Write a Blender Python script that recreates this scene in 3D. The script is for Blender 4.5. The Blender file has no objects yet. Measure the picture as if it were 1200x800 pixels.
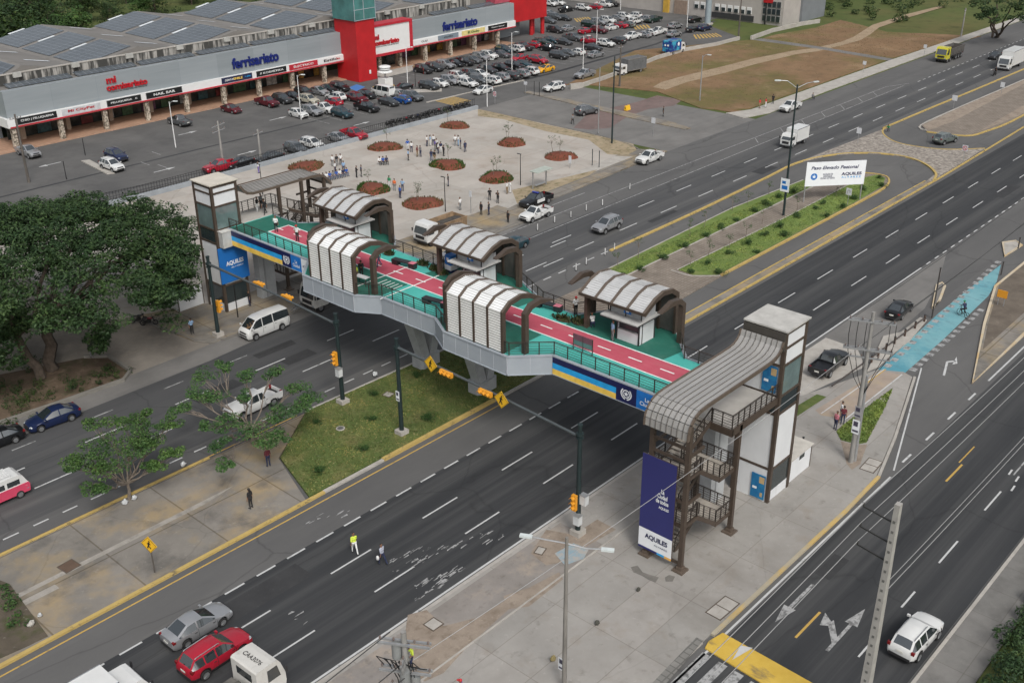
import bpy, bmesh, math, random
import numpy as np
from mathutils import Vector, Matrix
random.seed(7)
S = bpy.context.scene
R = math.radians
# ---------------------------------------------------------------- camera
CAM_H = 46.0
FPX = 1257.83                       # focal length in pixels of a 1200 px wide picture
PITCH, ROLL, YAW = R(25.9394), R(-0.47856), R(42.2748)
fw = Vector((math.cos(PITCH)*math.cos(YAW), math.cos(PITCH)*math.sin(YAW), -math.sin(PITCH)))
rt0 = Vector((math.sin(YAW), -math.cos(YAW), 0)); up0 = rt0.cross(fw)
rt = math.cos(ROLL)*rt0 + math.sin(ROLL)*up0
up = -math.sin(ROLL)*rt0 + math.cos(ROLL)*up0
cam = bpy.data.objects.new('camera', bpy.data.cameras.new('camera'))
S.collection.objects.link(cam); S.camera = cam
m = Matrix((rt, up, -fw)).transposed().to_4x4(); m.translation = (0, 0, CAM_H)
cam.matrix_world = m
cam.data.sensor_width = 36; cam.data.lens = FPX/1200*36
cam.data.clip_start = 1; cam.data.clip_end = 5000
# ---------------------------------------------------------------- world, sun, exposure
W = bpy.data.worlds.new('World'); S.world = W; W.use_nodes = True
SUN_EL, SUN_ROT = R(48), R(210)     # bright overcast, light from the near right
nt = W.node_tree; bg = nt.nodes['Background']
sky = nt.nodes.new('ShaderNodeTexSky'); sky.sky_type = 'NISHITA'; sky.sun_disc = False
sky.sun_elevation = SUN_EL; sky.sun_rotation = SUN_ROT
sky.air_density = 1.2; sky.dust_density = 6.0; sky.ozone_density = 1.0
hs = nt.nodes.new('ShaderNodeHueSaturation'); hs.inputs['Saturation'].default_value = 0.36
nt.links.new(sky.outputs[0], hs.inputs['Color']); nt.links.new(hs.outputs[0], bg.inputs['Color'])
bg.inputs['Strength'].default_value = 0.14
sl = bpy.data.lights.new('sun', 'SUN'); sl.energy = 1.4; sl.angle = R(15); sl.color = (1.0, 0.965, 0.91)
so = bpy.data.objects.new('sun', sl); S.collection.objects.link(so)
sd = Vector((math.sin(SUN_ROT)*math.cos(SUN_EL), math.cos(SUN_ROT)*math.cos(SUN_EL), math.sin(SUN_EL)))
so.rotation_euler = sd.to_track_quat('Z', 'Y').to_euler()
vs = S.view_settings; vs.view_transform = 'Standard'; vs.look = 'None'; vs.gamma = 1.0
vs.exposure = 0.0; vs.use_curve_mapping = False
S.render.engine = 'CYCLES'

# ---------------------------------------------------------------- measuring helpers
def at(px, py, z=0.0):
    "point of the horizontal plane at height z seen at a pixel of the 1200x800 photograph"
    d = fw*FPX + rt*(px-600) - up*(py-400)
    t = (z-CAM_H)/d.z
    return Vector((d.x*t, d.y*t, z))
def ats(*ps, z=0.0): return [at(*p, z)[:2] for p in ps]
def height_at(bx, by, ty, z0=0.0):
    "height of an upright thing whose foot is at pixel (bx,by) and whose top is at row ty"
    b = at(bx, by, z0); best = (1e9, 0)
    for k in range(1, 900):
        z = z0 + k*.03; v = Vector((b.x, b.y, z-CAM_H)); w = v.dot(fw)
        e = abs(400 - FPX*v.dot(up)/w - ty)
        if e < best[0]: best = (e, z)
    return best[1]

# ---------------------------------------------------------------- materials
MATS = {}
def mat(name, rgb, rough=.7, metal=0., var=.12, scale=1.5, rgb2=None, bump=0., bscale=20., stretch=None, spec=.5, detail=6., contrast=(.35, .65), coat=0.):
    if name in MATS: return MATS[name]
    m = bpy.data.materials.new(name); m.use_nodes = True; n = m.node_tree.nodes; l = m.node_tree.links
    b = n['Principled BSDF']; b.inputs['Roughness'].default_value = rough; b.inputs['Metallic'].default_value = metal
    b.inputs['Specular IOR Level'].default_value = spec
    if coat: b.inputs['Coat Weight'].default_value = coat; b.inputs['Coat Roughness'].default_value = .08
    b.inputs['Base Color'].default_value = (*rgb, 1)
    if var > 0 or rgb2:
        tc = n.new('ShaderNodeTexCoord'); src = tc.outputs['Object']
        if stretch:
            mp = n.new('ShaderNodeMapping'); mp.inputs['Scale'].default_value = stretch
            l.new(src, mp.inputs[0]); src = mp.outputs[0]
        nz = n.new('ShaderNodeTexNoise'); nz.inputs['Scale'].default_value = scale; nz.inputs['Detail'].default_value = detail
        nz.inputs['Roughness'].default_value = .62
        l.new(src, nz.inputs['Vector'])
        cr = n.new('ShaderNodeValToRGB'); e = cr.color_ramp.elements
        a = tuple(max(0, c*(1-var)) for c in rgb); c2 = rgb2 if rgb2 else tuple(min(1, c*(1+var)) for c in rgb)
        e[0].position = contrast[0]; e[0].color = (*a, 1); e[1].position = contrast[1]; e[1].color = (*c2, 1)
        l.new(nz.outputs['Fac'], cr.inputs[0]); l.new(cr.outputs[0], b.inputs['Base Color'])
        if bump:
            nb = n.new('ShaderNodeTexNoise'); nb.inputs['Scale'].default_value = bscale; nb.inputs['Detail'].default_value = 4
            l.new(tc.outputs['Object'], nb.inputs['Vector'])
            bp = n.new('ShaderNodeBump'); bp.inputs['Strength'].default_value = bump; bp.inputs['Distance'].default_value = .05
            l.new(nb.outputs['Fac'], bp.inputs['Height']); l.new(bp.outputs[0], b.inputs['Normal'])
    MATS[name] = m; return m

def ground_mat(name, layers, rough=.9, bump=.3, bscale=12., joints=None, cracks=None):
    """layers: list of (rgb_a, rgb_b, scale, stretch, lo, hi, weight): first is the base, the others are blended over it by noise"""
    if name in MATS: return MATS[name]
    m = bpy.data.materials.new(name); m.use_nodes = True; n = m.node_tree.nodes; l = m.node_tree.links
    b = n['Principled BSDF']; b.inputs['Roughness'].default_value = rough; b.inputs['Specular IOR Level'].default_value = .3
    tc = n.new('ShaderNodeTexCoord'); prev = None
    for i, (ca, cb, sc, stt, lo, hi, w) in enumerate(layers):
        mp = n.new('ShaderNodeMapping'); mp.inputs['Scale'].default_value = stt or (1, 1, 1)
        mp.inputs['Location'].default_value = (i*13.7, i*7.1, 0)
        l.new(tc.outputs['Object'], mp.inputs[0])
        nz = n.new('ShaderNodeTexNoise'); nz.inputs['Scale'].default_value = sc; nz.inputs['Detail'].default_value = 8; nz.inputs['Roughness'].default_value = .65
        l.new(mp.outputs[0], nz.inputs['Vector'])
        cr = n.new('ShaderNodeValToRGB'); e = cr.color_ramp.elements
        e[0].position = lo; e[1].position = hi
        l.new(nz.outputs['Fac'], cr.inputs[0])
        if i == 0:
            e[0].color = (*ca, 1); e[1].color = (*cb, 1); prev = cr.outputs[0]
        else:
            e[0].color = (0, 0, 0, 1); e[1].color = (w, w, w, 1)
            mx = n.new('ShaderNodeMix'); mx.data_type = 'RGBA'
            l.new(cr.outputs[0], mx.inputs[0]); l.new(prev, mx.inputs[6]); mx.inputs[7].default_value = (*cb, 1)
            prev = mx.outputs[2]
    if joints:
        bw, bh, col, wid = joints
        br = n.new('ShaderNodeTexBrick'); br.inputs['Scale'].default_value = 1; br.offset = 0.0; br.inputs['Mortar Size'].default_value = wid
        br.inputs['Brick Width'].default_value = bw; br.inputs['Row Height'].default_value = bh; br.inputs['Bias'].default_value = 0
        br.inputs['Color1'].default_value = (1, 1, 1, 1); br.inputs['Color2'].default_value = (.87, .88, .88, 1); br.inputs['Mortar'].default_value = (*col, 1)
        l.new(tc.outputs['Object'], br.inputs['Vector'])
        mx = n.new('ShaderNodeMix'); mx.data_type = 'RGBA'; mx.blend_type = 'MULTIPLY'; mx.inputs[0].default_value = 1
        l.new(prev, mx.inputs[6]); l.new(br.outputs['Color'], mx.inputs[7]); prev = mx.outputs[2]
    if cracks:
        sc_, wd_, k_ = cracks
        mp = n.new('ShaderNodeMapping'); mp.inputs['Scale'].default_value = (sc_*.6, sc_, sc_); l.new(tc.outputs['Object'], mp.inputs[0])
        nz = n.new('ShaderNodeTexNoise'); nz.inputs['Scale'].default_value = 1.5; nz.inputs['Detail'].default_value = 5; l.new(mp.outputs[0], nz.inputs['Vector'])
        mv = n.new('ShaderNodeMix'); mv.data_type = 'RGBA'; mv.inputs[0].default_value = .22; l.new(mp.outputs[0], mv.inputs[6]); l.new(nz.outputs['Color'], mv.inputs[7])
        vo = n.new('ShaderNodeTexVoronoi'); vo.feature = 'DISTANCE_TO_EDGE'; vo.inputs['Scale'].default_value = 1; l.new(mv.outputs[2], vo.inputs['Vector'])
        cr = n.new('ShaderNodeValToRGB'); e = cr.color_ramp.elements; e[0].color = (k_, k_, k_, 1); e[1].color = (1, 1, 1, 1); e[1].position = wd_; l.new(vo.outputs['Distance'], cr.inputs[0])
        mx = n.new('ShaderNodeMix'); mx.data_type = 'RGBA'; mx.blend_type = 'MULTIPLY'; mx.inputs[0].default_value = 1
        l.new(prev, mx.inputs[6]); l.new(cr.outputs[0], mx.inputs[7]); prev = mx.outputs[2]
    l.new(prev, b.inputs['Base Color'])
    nb = n.new('ShaderNodeTexNoise'); nb.inputs['Scale'].default_value = bscale; nb.inputs['Detail'].default_value = 5
    l.new(tc.outputs['Object'], nb.inputs['Vector'])
    bp = n.new('ShaderNodeBump'); bp.inputs['Strength'].default_value = bump; bp.inputs['Distance'].default_value = .04
    l.new(nb.outputs['Fac'], bp.inputs['Height']); l.new(bp.outputs[0], b.inputs['Normal'])
    MATS[name] = m; return m

def leaf_mat(name, a, b_, c):
    m = bpy.data.materials.new(name); m.use_nodes = True; n = m.node_tree.nodes; l = m.node_tree.links
    b = n['Principled BSDF']; b.inputs['Roughness'].default_value = .55; b.inputs['Specular IOR Level'].default_value = .25
    g = n.new('ShaderNodeNewGeometry'); cr = n.new('ShaderNodeValToRGB'); e = cr.color_ramp.elements
    e[0].color = (*a, 1); e[1].color = (*c, 1); e[1].position = 1; x = e.new(.6); x.color = (*b_, 1)
    l.new(g.outputs['Random Per Island'], cr.inputs[0])
    tc = n.new('ShaderNodeTexCoord'); nz = n.new('ShaderNodeTexNoise'); nz.inputs['Scale'].default_value = .45; nz.inputs['Detail'].default_value = 3; l.new(tc.outputs['Object'], nz.inputs['Vector'])
    c2 = n.new('ShaderNodeValToRGB'); e = c2.color_ramp.elements; e[0].position = .36; e[0].color = (.72, .80, .78, 1); e[1].position = .66; e[1].color = (1.35, 1.25, 1.0, 1); l.new(nz.outputs['Fac'], c2.inputs[0])
    mx = n.new('ShaderNodeMix'); mx.data_type = 'RGBA'; mx.blend_type = 'MULTIPLY'; mx.inputs[0].default_value = 1; l.new(cr.outputs[0], mx.inputs[6]); l.new(c2.outputs[0], mx.inputs[7])
    l.new(mx.outputs[2], b.inputs['Base Color'])
    MATS[name] = m; return m

# ---------------------------------------------------------------- mesh builder
COL = S.collection
class MB:
    def __init__(s): s.v = []; s.f = []; s.m = []
    def add(s, vs_, fs, mi=0):
        o = len(s.v); s.v += [tuple(p) for p in vs_]; s.f += [tuple(i+o for i in f) for f in fs]; s.m += [mi]*len(fs)
    def box(s, c, d, mi=0, rz=0., rot=None):
        x, y, z = d[0]/2, d[1]/2, d[2]/2
        P = [Vector((i*x, j*y, k*z)) for k in (-1, 1) for j in (-1, 1) for i in (-1, 1)]
        if rot is None: rot = Matrix.Rotation(rz, 3, 'Z')
        c = Vector(c); s.add([c + rot @ p for p in P], [(0, 2, 3, 1), (4, 5, 7, 6), (0, 1, 5, 4), (2, 6, 7, 3), (1, 3, 7, 5), (0, 4, 6, 2)], mi)
    def bx(s, x0, x1, y0, y1, z0, z1, mi=0): s.box(((x0+x1)/2, (y0+y1)/2, (z0+z1)/2), (x1-x0, y1-y0, z1-z0), mi)
    def bar(s, p, q, w, h, mi=0, upv=(0, 0, 1)):
        p, q = Vector(p), Vector(q); d = q-p; L = d.length
        if L < 1e-6: return
        d /= L; u = Vector(upv); sd_ = d.cross(u)
        if sd_.length < 1e-4: sd_ = d.cross(Vector((1, 0, 0)))
        sd_.normalize(); u = sd_.cross(d)
        s.box((p+q)/2, (L, w, h), mi, rot=Matrix((d, sd_*-1, u)).transposed())
    def prism(s, pts, z0, z1, mi=0, mside=None):
        n = len(pts); a = sum(pts[i][0]*pts[(i+1) % n][1]-pts[(i+1) % n][0]*pts[i][1] for i in range(n))
        if a < 0: pts = pts[::-1]
        V = [(p[0], p[1], z0) for p in pts] + [(p[0], p[1], z1) for p in pts]
        s.add(V, [tuple(range(n, 2*n)), tuple(range(n-1, -1, -1))], mi)
        o = len(s.v)-2*n
        for i in range(n):
            j = (i+1) % n; s.f.append((o+i, o+j, o+n+j, o+n+i)); s.m.append(mi if mside is None else mside)
    def sheet(s, pts, z, mi=0):
        n = len(pts); a = sum(pts[i][0]*pts[(i+1) % n][1]-pts[(i+1) % n][0]*pts[i][1] for i in range(n))
        if a < 0: pts = pts[::-1]
        s.add([(p[0], p[1], z) for p in pts], [tuple(range(n))], mi)
    def prof_y(s, prof, y0, y1, mi=0):    # (x,z) outline run along y
        n = len(prof); s.add([(p[0], y0, p[1]) for p in prof]+[(p[0], y1, p[1]) for p in prof],
              [tuple(range(n)), tuple(range(2*n-1, n-1, -1))]+[(i, n+i, n+(i+1) % n, (i+1) % n) for i in range(n)], mi)
    def prof_x(s, prof, x0, x1, mi=0):    # (y,z) outline run along x
        n = len(prof); s.add([(x0, p[0], p[1]) for p in prof]+[(x1, p[0], p[1]) for p in prof],
              [tuple(range(n)), tuple(range(2*n-1, n-1, -1))]+[(i, n+i, n+(i+1) % n, (i+1) % n) for i in range(n)], mi)
    def tube(s, pts, r, n=8, mi=0, caps=True):
        pts = [Vector(p) for p in pts]; rs = r if isinstance(r, (list, tuple)) else [r]*len(pts)
        o = len(s.v); ref = None
        for i, p in enumerate(pts):
            d = (pts[min(i+1, len(pts)-1)]-pts[max(i-1, 0)]).normalized()
            if ref is None: ref = Vector((0, 0, 1)) if abs(d.z) < .9 else Vector((1, 0, 0))
            a = d.cross(ref).normalized(); b = a.cross(d).normalized(); ref = b
            for k in range(n):
                t = 2*math.pi*k/n; s.v.append(tuple(p+(a*math.cos(t)+b*math.sin(t))*rs[i]))
        for i in range(len(pts)-1):
            for k in range(n):
                k2 = (k+1) % n; s.f.append((o+i*n+k, o+i*n+k2, o+(i+1)*n+k2, o+(i+1)*n+k)); s.m.append(mi)
        if caps:
            s.f.append(tuple(o+k for k in range(n-1, -1, -1))); s.m.append(mi)
            e = o+(len(pts)-1)*n; s.f.append(tuple(e+k for k in range(n))); s.m.append(mi)
    def ball(s, c, r, nu=10, nv=6, mi=0):
        r = r if isinstance(r, (list, tuple)) else (r, r, r); o = len(s.v); c = Vector(c)
        V = [c+Vector((0, 0, -r[2]))]
        for j in range(1, nv):
            ph = -math.pi/2+math.pi*j/nv
            for i in range(nu):
                t = 2*math.pi*i/nu; V.append(c+Vector((r[0]*math.cos(ph)*math.cos(t), r[1]*math.cos(ph)*math.sin(t), r[2]*math.sin(ph))))
        V.append(c+Vector((0, 0, r[2]))); F = []
        for i in range(nu):
            i2 = (i+1) % nu; F.append((0, 1+i2, 1+i)); top = len(V)-1; b_ = 1+(nv-2)*nu; F.append((top, b_+i, b_+i2))
            for j in range(nv-2): F.append((1+j*nu+i, 1+j*nu+i2, 1+(j+1)*nu+i2, 1+(j+1)*nu+i))
        s.add(V, F, mi)
    def mesh(s, name, mats, smooth=None):
        me = bpy.data.meshes.new(name); me.from_pydata(s.v, [], s.f)
        for x in (mats if isinstance(mats, (list, tuple)) else [mats]): me.materials.append(x)
        me.polygons.foreach_set('material_index', s.m)
        bm = bmesh.new(); bm.from_mesh(me); bmesh.ops.recalc_face_normals(bm, faces=bm.faces); bm.to_mesh(me); bm.free()
        if smooth is not None:
            me.shade_smooth(); me.set_sharp_from_angle(angle=R(smooth))
        me.update(); return me
    def build(s, name, mats, parent=None, smooth=None, loc=None):
        o = bpy.data.objects.new(name, s.mesh(name, mats, smooth)); COL.objects.link(o)
        if parent: join(o, parent)
        if loc is not None: o.location = loc
        return o
WORLD = {}          # things whose parts are modelled in scene coordinates
def join(o, parent):
    o.parent = parent
    if parent.name in WORLD: o.matrix_parent_inverse = Matrix.Translation(-Vector(WORLD[parent.name]))

def tag(o, label=None, cat=None, group=None, kind=None):
    if label: o['label'] = label
    if cat: o['category'] = cat
    if group: o['group'] = group
    if kind: o['kind'] = kind
    return o
def thing(name, label, cat, loc=(0, 0, 0), rz=0., group=None, world=False):
    o = bpy.data.objects.new(name, None); COL.objects.link(o); o.empty_display_size = .3
    o.location = loc; o.rotation_euler = (0, 0, rz)
    if world: WORLD[o.name] = tuple(loc)
    return tag(o, label, cat, group)
KIDS = {}
def kids_of(o):
    return list(o.children)
def copy_tree(o, parent=None):
    c = o.copy(); COL.objects.link(c)
    if parent: c.parent = parent
    for ch in kids_of(o): copy_tree(ch, c)
    return c
def struct(mb, name, mats, smooth=None): return tag(mb.build(name, mats, None, smooth), kind='structure')
def stuff(mb, name, mats, label, cat):
    return tag(mb.build(name, mats), label, cat, kind='stuff')

def text(name, s, mat_, parent, c, u, v, w, h, bold=.0, depth=.0, shear=0.):
    """flat lettering: centre c, unit vectors u (reading direction) and v (up), total width w and height h"""
    cu = bpy.data.curves.new('lettering', 'FONT'); cu.body = s; cu.size = 1; cu.offset = bold; cu.shear = shear
    cu.extrude = depth; cu.align_x = 'CENTER'; cu.resolution_u = 3; cu.space_line = .85
    o = bpy.data.objects.new('lettering', cu); COL.objects.link(o)
    dg = bpy.context.evaluated_depsgraph_get(); me = bpy.data.meshes.new_from_object(o.evaluated_get(dg))
    bpy.data.objects.remove(o)
    co = np.empty(len(me.vertices)*3); me.vertices.foreach_get('co', co); co = co.reshape(-1, 3)
    lo, hi = co.min(0), co.max(0); k = ((hi-lo)[:2]); k[k == 0] = 1
    q = (co[:, :2]-(lo+hi)[:2]/2)/k*np.array([w, h])
    u, v, c = np.array(u, float), np.array(v, float), np.array(c, float)
    out = c+q[:, :1]*u+q[:, 1:2]*v + np.cross(u, v)*(.012+depth+co[:, 2:3])
    me.vertices.foreach_set('co', out.ravel()); me.materials.clear(); me.materials.append(mat_); me.update()
    o = bpy.data.objects.new(name, me); COL.objects.link(o)
    if parent: join(o, parent)
    return o
# ================================================================ THE SETTING
ASPH = ground_mat('asphalt', [((.088, .088, .089), (.125, .124, .122), .11, (.35, 1, 1), .35, .7, 1),
                              (None, (.155, .152, .146), .5, (.06, 1.0, 1), .55, .8, .6),
                              (None, (.062, .063, .065), .25, (.05, .8, 1), .55, .75, .6),
                              (None, (.19, .185, .175), 9., None, .62, .75, .35)], rough=.85, bump=.15, bscale=30, cracks=(.11, .006, .72))
ASPH_DARK = ground_mat('fresh_asphalt', [((.028, .030, .033), (.044, .046, .049), .12, (.3, 1, 1), .35, .7, 1),
                              (None, (.085, .086, .086), .5, (.014, 1.1, 1), .46, .66, .62),
                              (None, (.032, .034, .037), .3, (.05, .9, 1), .52, .78, .7),
                              (None, (.12, .118, .115), 7., None, .64, .75, .3)], rough=.82, bump=.15, bscale=30, cracks=(.09, .005, .78))
ASPH_MID = ground_mat('mid_asphalt', [((.058, .060, .063), (.084, .085, .087), .12, (.3, 1, 1), .35, .7, 1), (None, (.125, .124, .12), .5, (.02, 1.1, 1), .48, .68, .65), (None, (.042, .044, .047), .3, (.05, .9, 1), .52, .78, .7), (None, (.15, .148, .14), 7., None, .64, .75, .3)], rough=.82, bump=.15, bscale=30, cracks=(.10, .006, .74))
ASPH_OLD = ground_mat('worn_asphalt', [((.135, .132, .127), (.19, .185, .178), .2, None, .35, .7, 1),
                              (None, (.10, .10, .10), .6, (.1, 1, 1), .5, .8, .6),
                              (None, (.2, .19, .175), 1.2, None, .6, .8, .4)], rough=.9, bump=.2)
CONC = ground_mat('pavement_concrete', [((.258, .245, .228), (.348, .333, .312), .25, None, .3, .7, 1),
                              (None, (.24, .205, .17), .5, None, .55, .75, .6),
                              (None, (.15, .135, .12), 1.3, None, .58, .74, .55),
                              (None, (.48, .46, .43), 3., None, .6, .75, .35), (None, (.20, .185, .165), .16, (1, .4, 1), .55, .7, .5)], rough=.9, bump=.15, cracks=(.13, .005, .9), joints=(6.1, 3.2, (.72, .70, .68), .03))
CONC_PLAIN = ground_mat('kerb_concrete', [((.30, .285, .26), (.42, .40, .37), .8, None, .3, .7, 1), (None, (.2, .185, .165), 2.5, None, .58, .75, .5)], rough=.9)
CONC_OLD = ground_mat('stained_concrete', [((.17, .157, .14), (.25, .232, .208), .3, None, .3, .7, 1),
                              (None, (.34, .255, .14), .16, None, .46, .64, .8),
                              (None, (.095, .09, .085), .3, None, .52, .7, .75),
                              (None, (.40, .37, .32), 2., None, .6, .75, .4)], rough=.92, bump=.2, cracks=(.16, .006, .84), joints=(6.5, 5.6, (.6, .57, .52), .06))
PAVER = ground_mat('paver_blocks', [((.185, .16, .135), (.27, .235, .20), .6, None, .3, .7, 1), (None, (.17, .145, .12), .5, None, .5, .7, .6)], rough=.95, joints=(.6, .4, (.75, .72, .7), .06))
COBBLE = ground_mat('cobblestone', [((.17, .15, .135), (.36, .33, .29), 2.2, None, .38, .62, 1), (None, (.12, .105, .09), 1.3, None, .52, .66, .7)], rough=.95, bump=.6, bscale=5.)
SAND = ground_mat('sandy_concrete', [((.34, .315, .285), (.43, .402, .37), .14, None, .3, .7, 1),
                              (None, (.345, .285, .235), .09, None, .5, .75, .55), (None, (.30, .25, .2), 1.1, None, .62, .76, .35),
                              (None, (.54, .51, .475), .6, None, .58, .75, .4), (None, (.27, .22, .18), .28, None, .55, .72, .55)], rough=.92, bump=.15, joints=(4.4, 4.4, (.86, .85, .84), .035), cracks=(.12, .008, .86))
DIRT = ground_mat('bare_dirt', [((.21, .172, .138), (.31, .262, .215), .5, None, .3, .7, 1), (None, (.13, .10, .075), 1.7, None, .5, .7, .6), (None, (.46, .38, .3), 4., None, .6, .72, .5)], rough=1, bump=.6, bscale=6.)
DRYGRASS = ground_mat('dry_grass', [((.155, .095, .052), (.235, .15, .085), .10, None, .3, .7, 1),
                              (None, (.115, .105, .035), .05, None, .46, .6, .85), (None, (.28, .20, .12), .16, None, .55, .72, .7),
                              (None, (.09, .075, .03), 1.5, None, .55, .75, .5), (None, (.11, .08, .045), .35, None, .52, .66, .6)], rough=1, bump=.2, bscale=4.)
GRASS = ground_mat('green_grass_ground', [((.065, .098, .026), (.105, .135, .04), .5, None, .3, .7, 1),
                              (None, (.19, .155, .07), .35, None, .5, .7, .6), (None, (.035, .05, .014), 2.5, None, .52, .7, .6)], rough=1, bump=.6, bscale=8.)
FIELD = ground_mat('far_field', [((.055, .08, .02), (.085, .105, .03), .04, None, .3, .7, 1),
                              (None, (.14, .11, .045), .03, None, .5, .7, .6), (None, (.03, .04, .012), .25, None, .52, .7, .6)], rough=1, bump=.6, bscale=2.)
MULCH = ground_mat('red_mulch', [((.12, .036, .022), (.20, .065, .042), 1.5, None, .3, .7, 1), (None, (.06, .03, .02), 5., None, .5, .7, .6)], rough=1, bump=.7, bscale=9.)
def worn_paint(name, rgb, amount=.5):
    return ground_mat(name, [(tuple(c*.82 for c in rgb), rgb, 1.2, None, .3, .7, 1), (None, (.07, .07, .07), 2.2, None, amount, amount+.13, .75)], rough=.75, bump=.05)
WHITE = worn_paint('white_road_paint', (.52, .53, .53), .57)
WHITE_OLD = worn_paint('flaking_road_paint', (.36, .365, .365), .47)
YELLOW = worn_paint('yellow_road_paint', (.50, .33, .09), .57)
YKERB = worn_paint('yellow_kerb_paint', (.47, .345, .12), .56)
CYAN = ground_mat('blue_crossing_paint', [((.13, .31, .35), (.19, .37, .41), .35, None, .3, .7, 1), (None, (.06, .235, .31), .14, None, .47, .58, .75), (None, (.09, .15, .18), 2.0, (1, .35, 1), .55, .68, .6)], rough=.8)
PINKASPH = ground_mat('reddish_asphalt', [((.14, .10, .095), (.19, .14, .13), .3, None, .3, .7, 1), (None, (.09, .085, .08), 1., None, .5, .7, .6)], rough=.9)

mb = MB(); mb.sheet([(-700, -300), (1500, -300), (1500, 1500), (-700, 1500)], -.012); struct(mb, 'ground', FIELD)
# asphalt base: the avenue, the slip road, the side street and the car park
mb = MB(); mb.sheet([(-120, 12.7), (420, 12.7), (420, 90.2), (-120, 90.2)], 0.0); struct(mb, 'road', ASPH)
mb = MB(); mb.sheet([(135, 90.2), (161, 90.2), (161, 131), (135, 131)], 0.0); struct(mb, 'side_street', ASPH_OLD)
mb = MB(); mb.sheet([(20, 131), (224, 131), (236, 150), (262, 150), (262, 168), (240, 260), (185, 260), (185, 168.2), (20, 168.2)], 0.0); struct(mb, 'car_park', ground_mat('car_park_asphalt', [((.085, .085, .085), (.125, .123, .12), .12, None, .35, .7, 1), (None, (.06, .06, .06), .3, None, .5, .75, .6), (None, (.17, .165, .155), 1.6, None, .6, .78, .4)], rough=.9, bump=.15))
mb = MB(); mb.sheet([(38, 85.2), (50, 85.2), (50, 131), (38, 131)], .004); mb.sheet([(20, 90), (38, 90), (38, 131), (20, 131)], .002); struct(mb, 'dirt_lot', ground_mat('lot_dirt', [((.17, .155, .135), (.27, .245, .215), .2, None, .3, .7, 1), (None, (.36, .31, .25), .5, None, .55, .75, .5), (None, (.12, .11, .10), .3, None, .5, .7, .5)], rough=.95))
# newer, darker asphalt of the through lanes
mb = MB(); mb.sheet([(-100, 41.6), (400, 41.6), (400, 52.9), (80, 52.7), (60, 52.4), (-100, 52.4)], .004); struct(mb, 'through_lanes', ASPH_DARK)
mb = MB(); mb.sheet([(-100, 70.0), (60, 70.0), (92, 72.3), (400, 72.3), (400, 81.6), (80, 81.6), (50, 84), (-100, 84)], .004); struct(mb, 'far_lanes', ASPH_MID)
mb = MB(); mb.sheet([(-100, 15.2), (400, 15.2), (400, 25.3), (-100, 25.3)], .004); struct(mb, 'slip_road', ASPH_DARK)
mb = MB(); mb.sheet(ats((300, 600), (345, 566), (560, 462), (640, 437), (660, 452), (420, 600), (330, 655)), .006); struct(mb, 'dusty_lane', ASPH)
# pavement by the near stairs
mb = MB(); mb.prism([(-60, 26.3), (65, 26.1), (70.7, 26.3), (77.3, 27.9), (88.3, 31.1), (88.7, 32.1), (87.6, 34.1), (78.5, 36.9), (75.5, 41.0), (50.7, 41.0), (-60, 40.9)], -.02, .13); struct(mb, 'pavement', CONC)
mb = MB()
mb.sheet([(-60, 36.75), (49.8, 36.75), (49.8, 40.7), (-60, 40.7)], .135)
struct(mb, 'aggregate_strip', ground_mat('aggregate', [((.19, .175, .16), (.27, .25, .235), .3, None, .3, .7, 1), (None, (.36, .30, .24), .35, None, .52, .68, .7), (None, (.13, .115, .10), 2.2, None, .55, .7, .5)], rough=.95, bump=.3))
mb = MB(); mb.sheet(ats((478, 722), (500, 716), (520, 735), (560, 725), (600, 700), (600, 712), (545, 762), (520, 790), (498, 800), (470, 780)), .139)
mb.sheet(ats((622, 650), (640, 622), (672, 628), (700, 610), (722, 622), (690, 640), (660, 660), (640, 664)), .1415); mb.sheet(ats((590, 700), (620, 690), (655, 672), (660, 680), (620, 712), (594, 716)), .144); struct(mb, 'rubble_patch', DIRT)
mb = MB(); mb.bar((-60, 36.7, .14), (58, 36.7, .14), .12, .1); struct(mb, 'inner_kerb', CONC_PLAIN)
mb = MB(); mb.sheet(ats((650, 650), (672, 638), (690, 645), (684, 656), (662, 664)), .147); struct(mb, 'paint_spill', ground_mat('spilled_blue', [((.20, .30, .36), (.27, .33, .36), 1.5, None, .3, .7, 1), (None, (.35, .33, .3), 2., None, .45, .6, .9)]))
mb = MB()
mb.sheet(ats((739, 666), (747, 664), (753, 672), (762, 675), (772, 678), (768, 684), (760, 681), (752, 676), (742, 672)), .139)
mb.sheet(ats((779, 678), (784, 675), (791, 677), (788, 683), (780, 683)), .139); struct(mb, 'mortar_patch', ground_mat('mortar', [((.12, .115, .105), (.18, .17, .155), 2, None, .3, .7, 1)]))
# light concrete bay and bike path next to the near tower
mb = MB(); mb.sheet([(75.5, 37.2), (78.5, 36.95), (87.6, 35.3), (90.7, 37.6), (90.9, 41.0), (75.5, 41.3)], .006); struct(mb, 'parking_pad', CONC_PLAIN)
mb = MB(); mb.sheet([(90.9, 36), (104, 36.6), (112, 38.4), (121, 41.2), (90.9, 41.2)], .005); struct(mb, 'worn_bay', ASPH_OLD)
mb = MB(); mb.sheet(ats((1030, 436), (1056, 440), (1010, 478), (990, 492), (962, 488), (955, 482)), .136); struct(mb, 'bike_path', ground_mat('bike_path_red', [((.27, .22, .18), (.34, .285, .24), .6, None, .3, .7, 1), (None, (.36, .29, .20), .35, None, .5, .66, .7)]))
mb = MB(); mb.sheet(ats((1028, 434), (1058, 439), (1105, 398), (1158, 347), (1168, 330), (1173, 310), (1140, 335), (1100, 367)), .012); struct(mb, 'blue_crossing', CYAN)
mb = MB()
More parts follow.
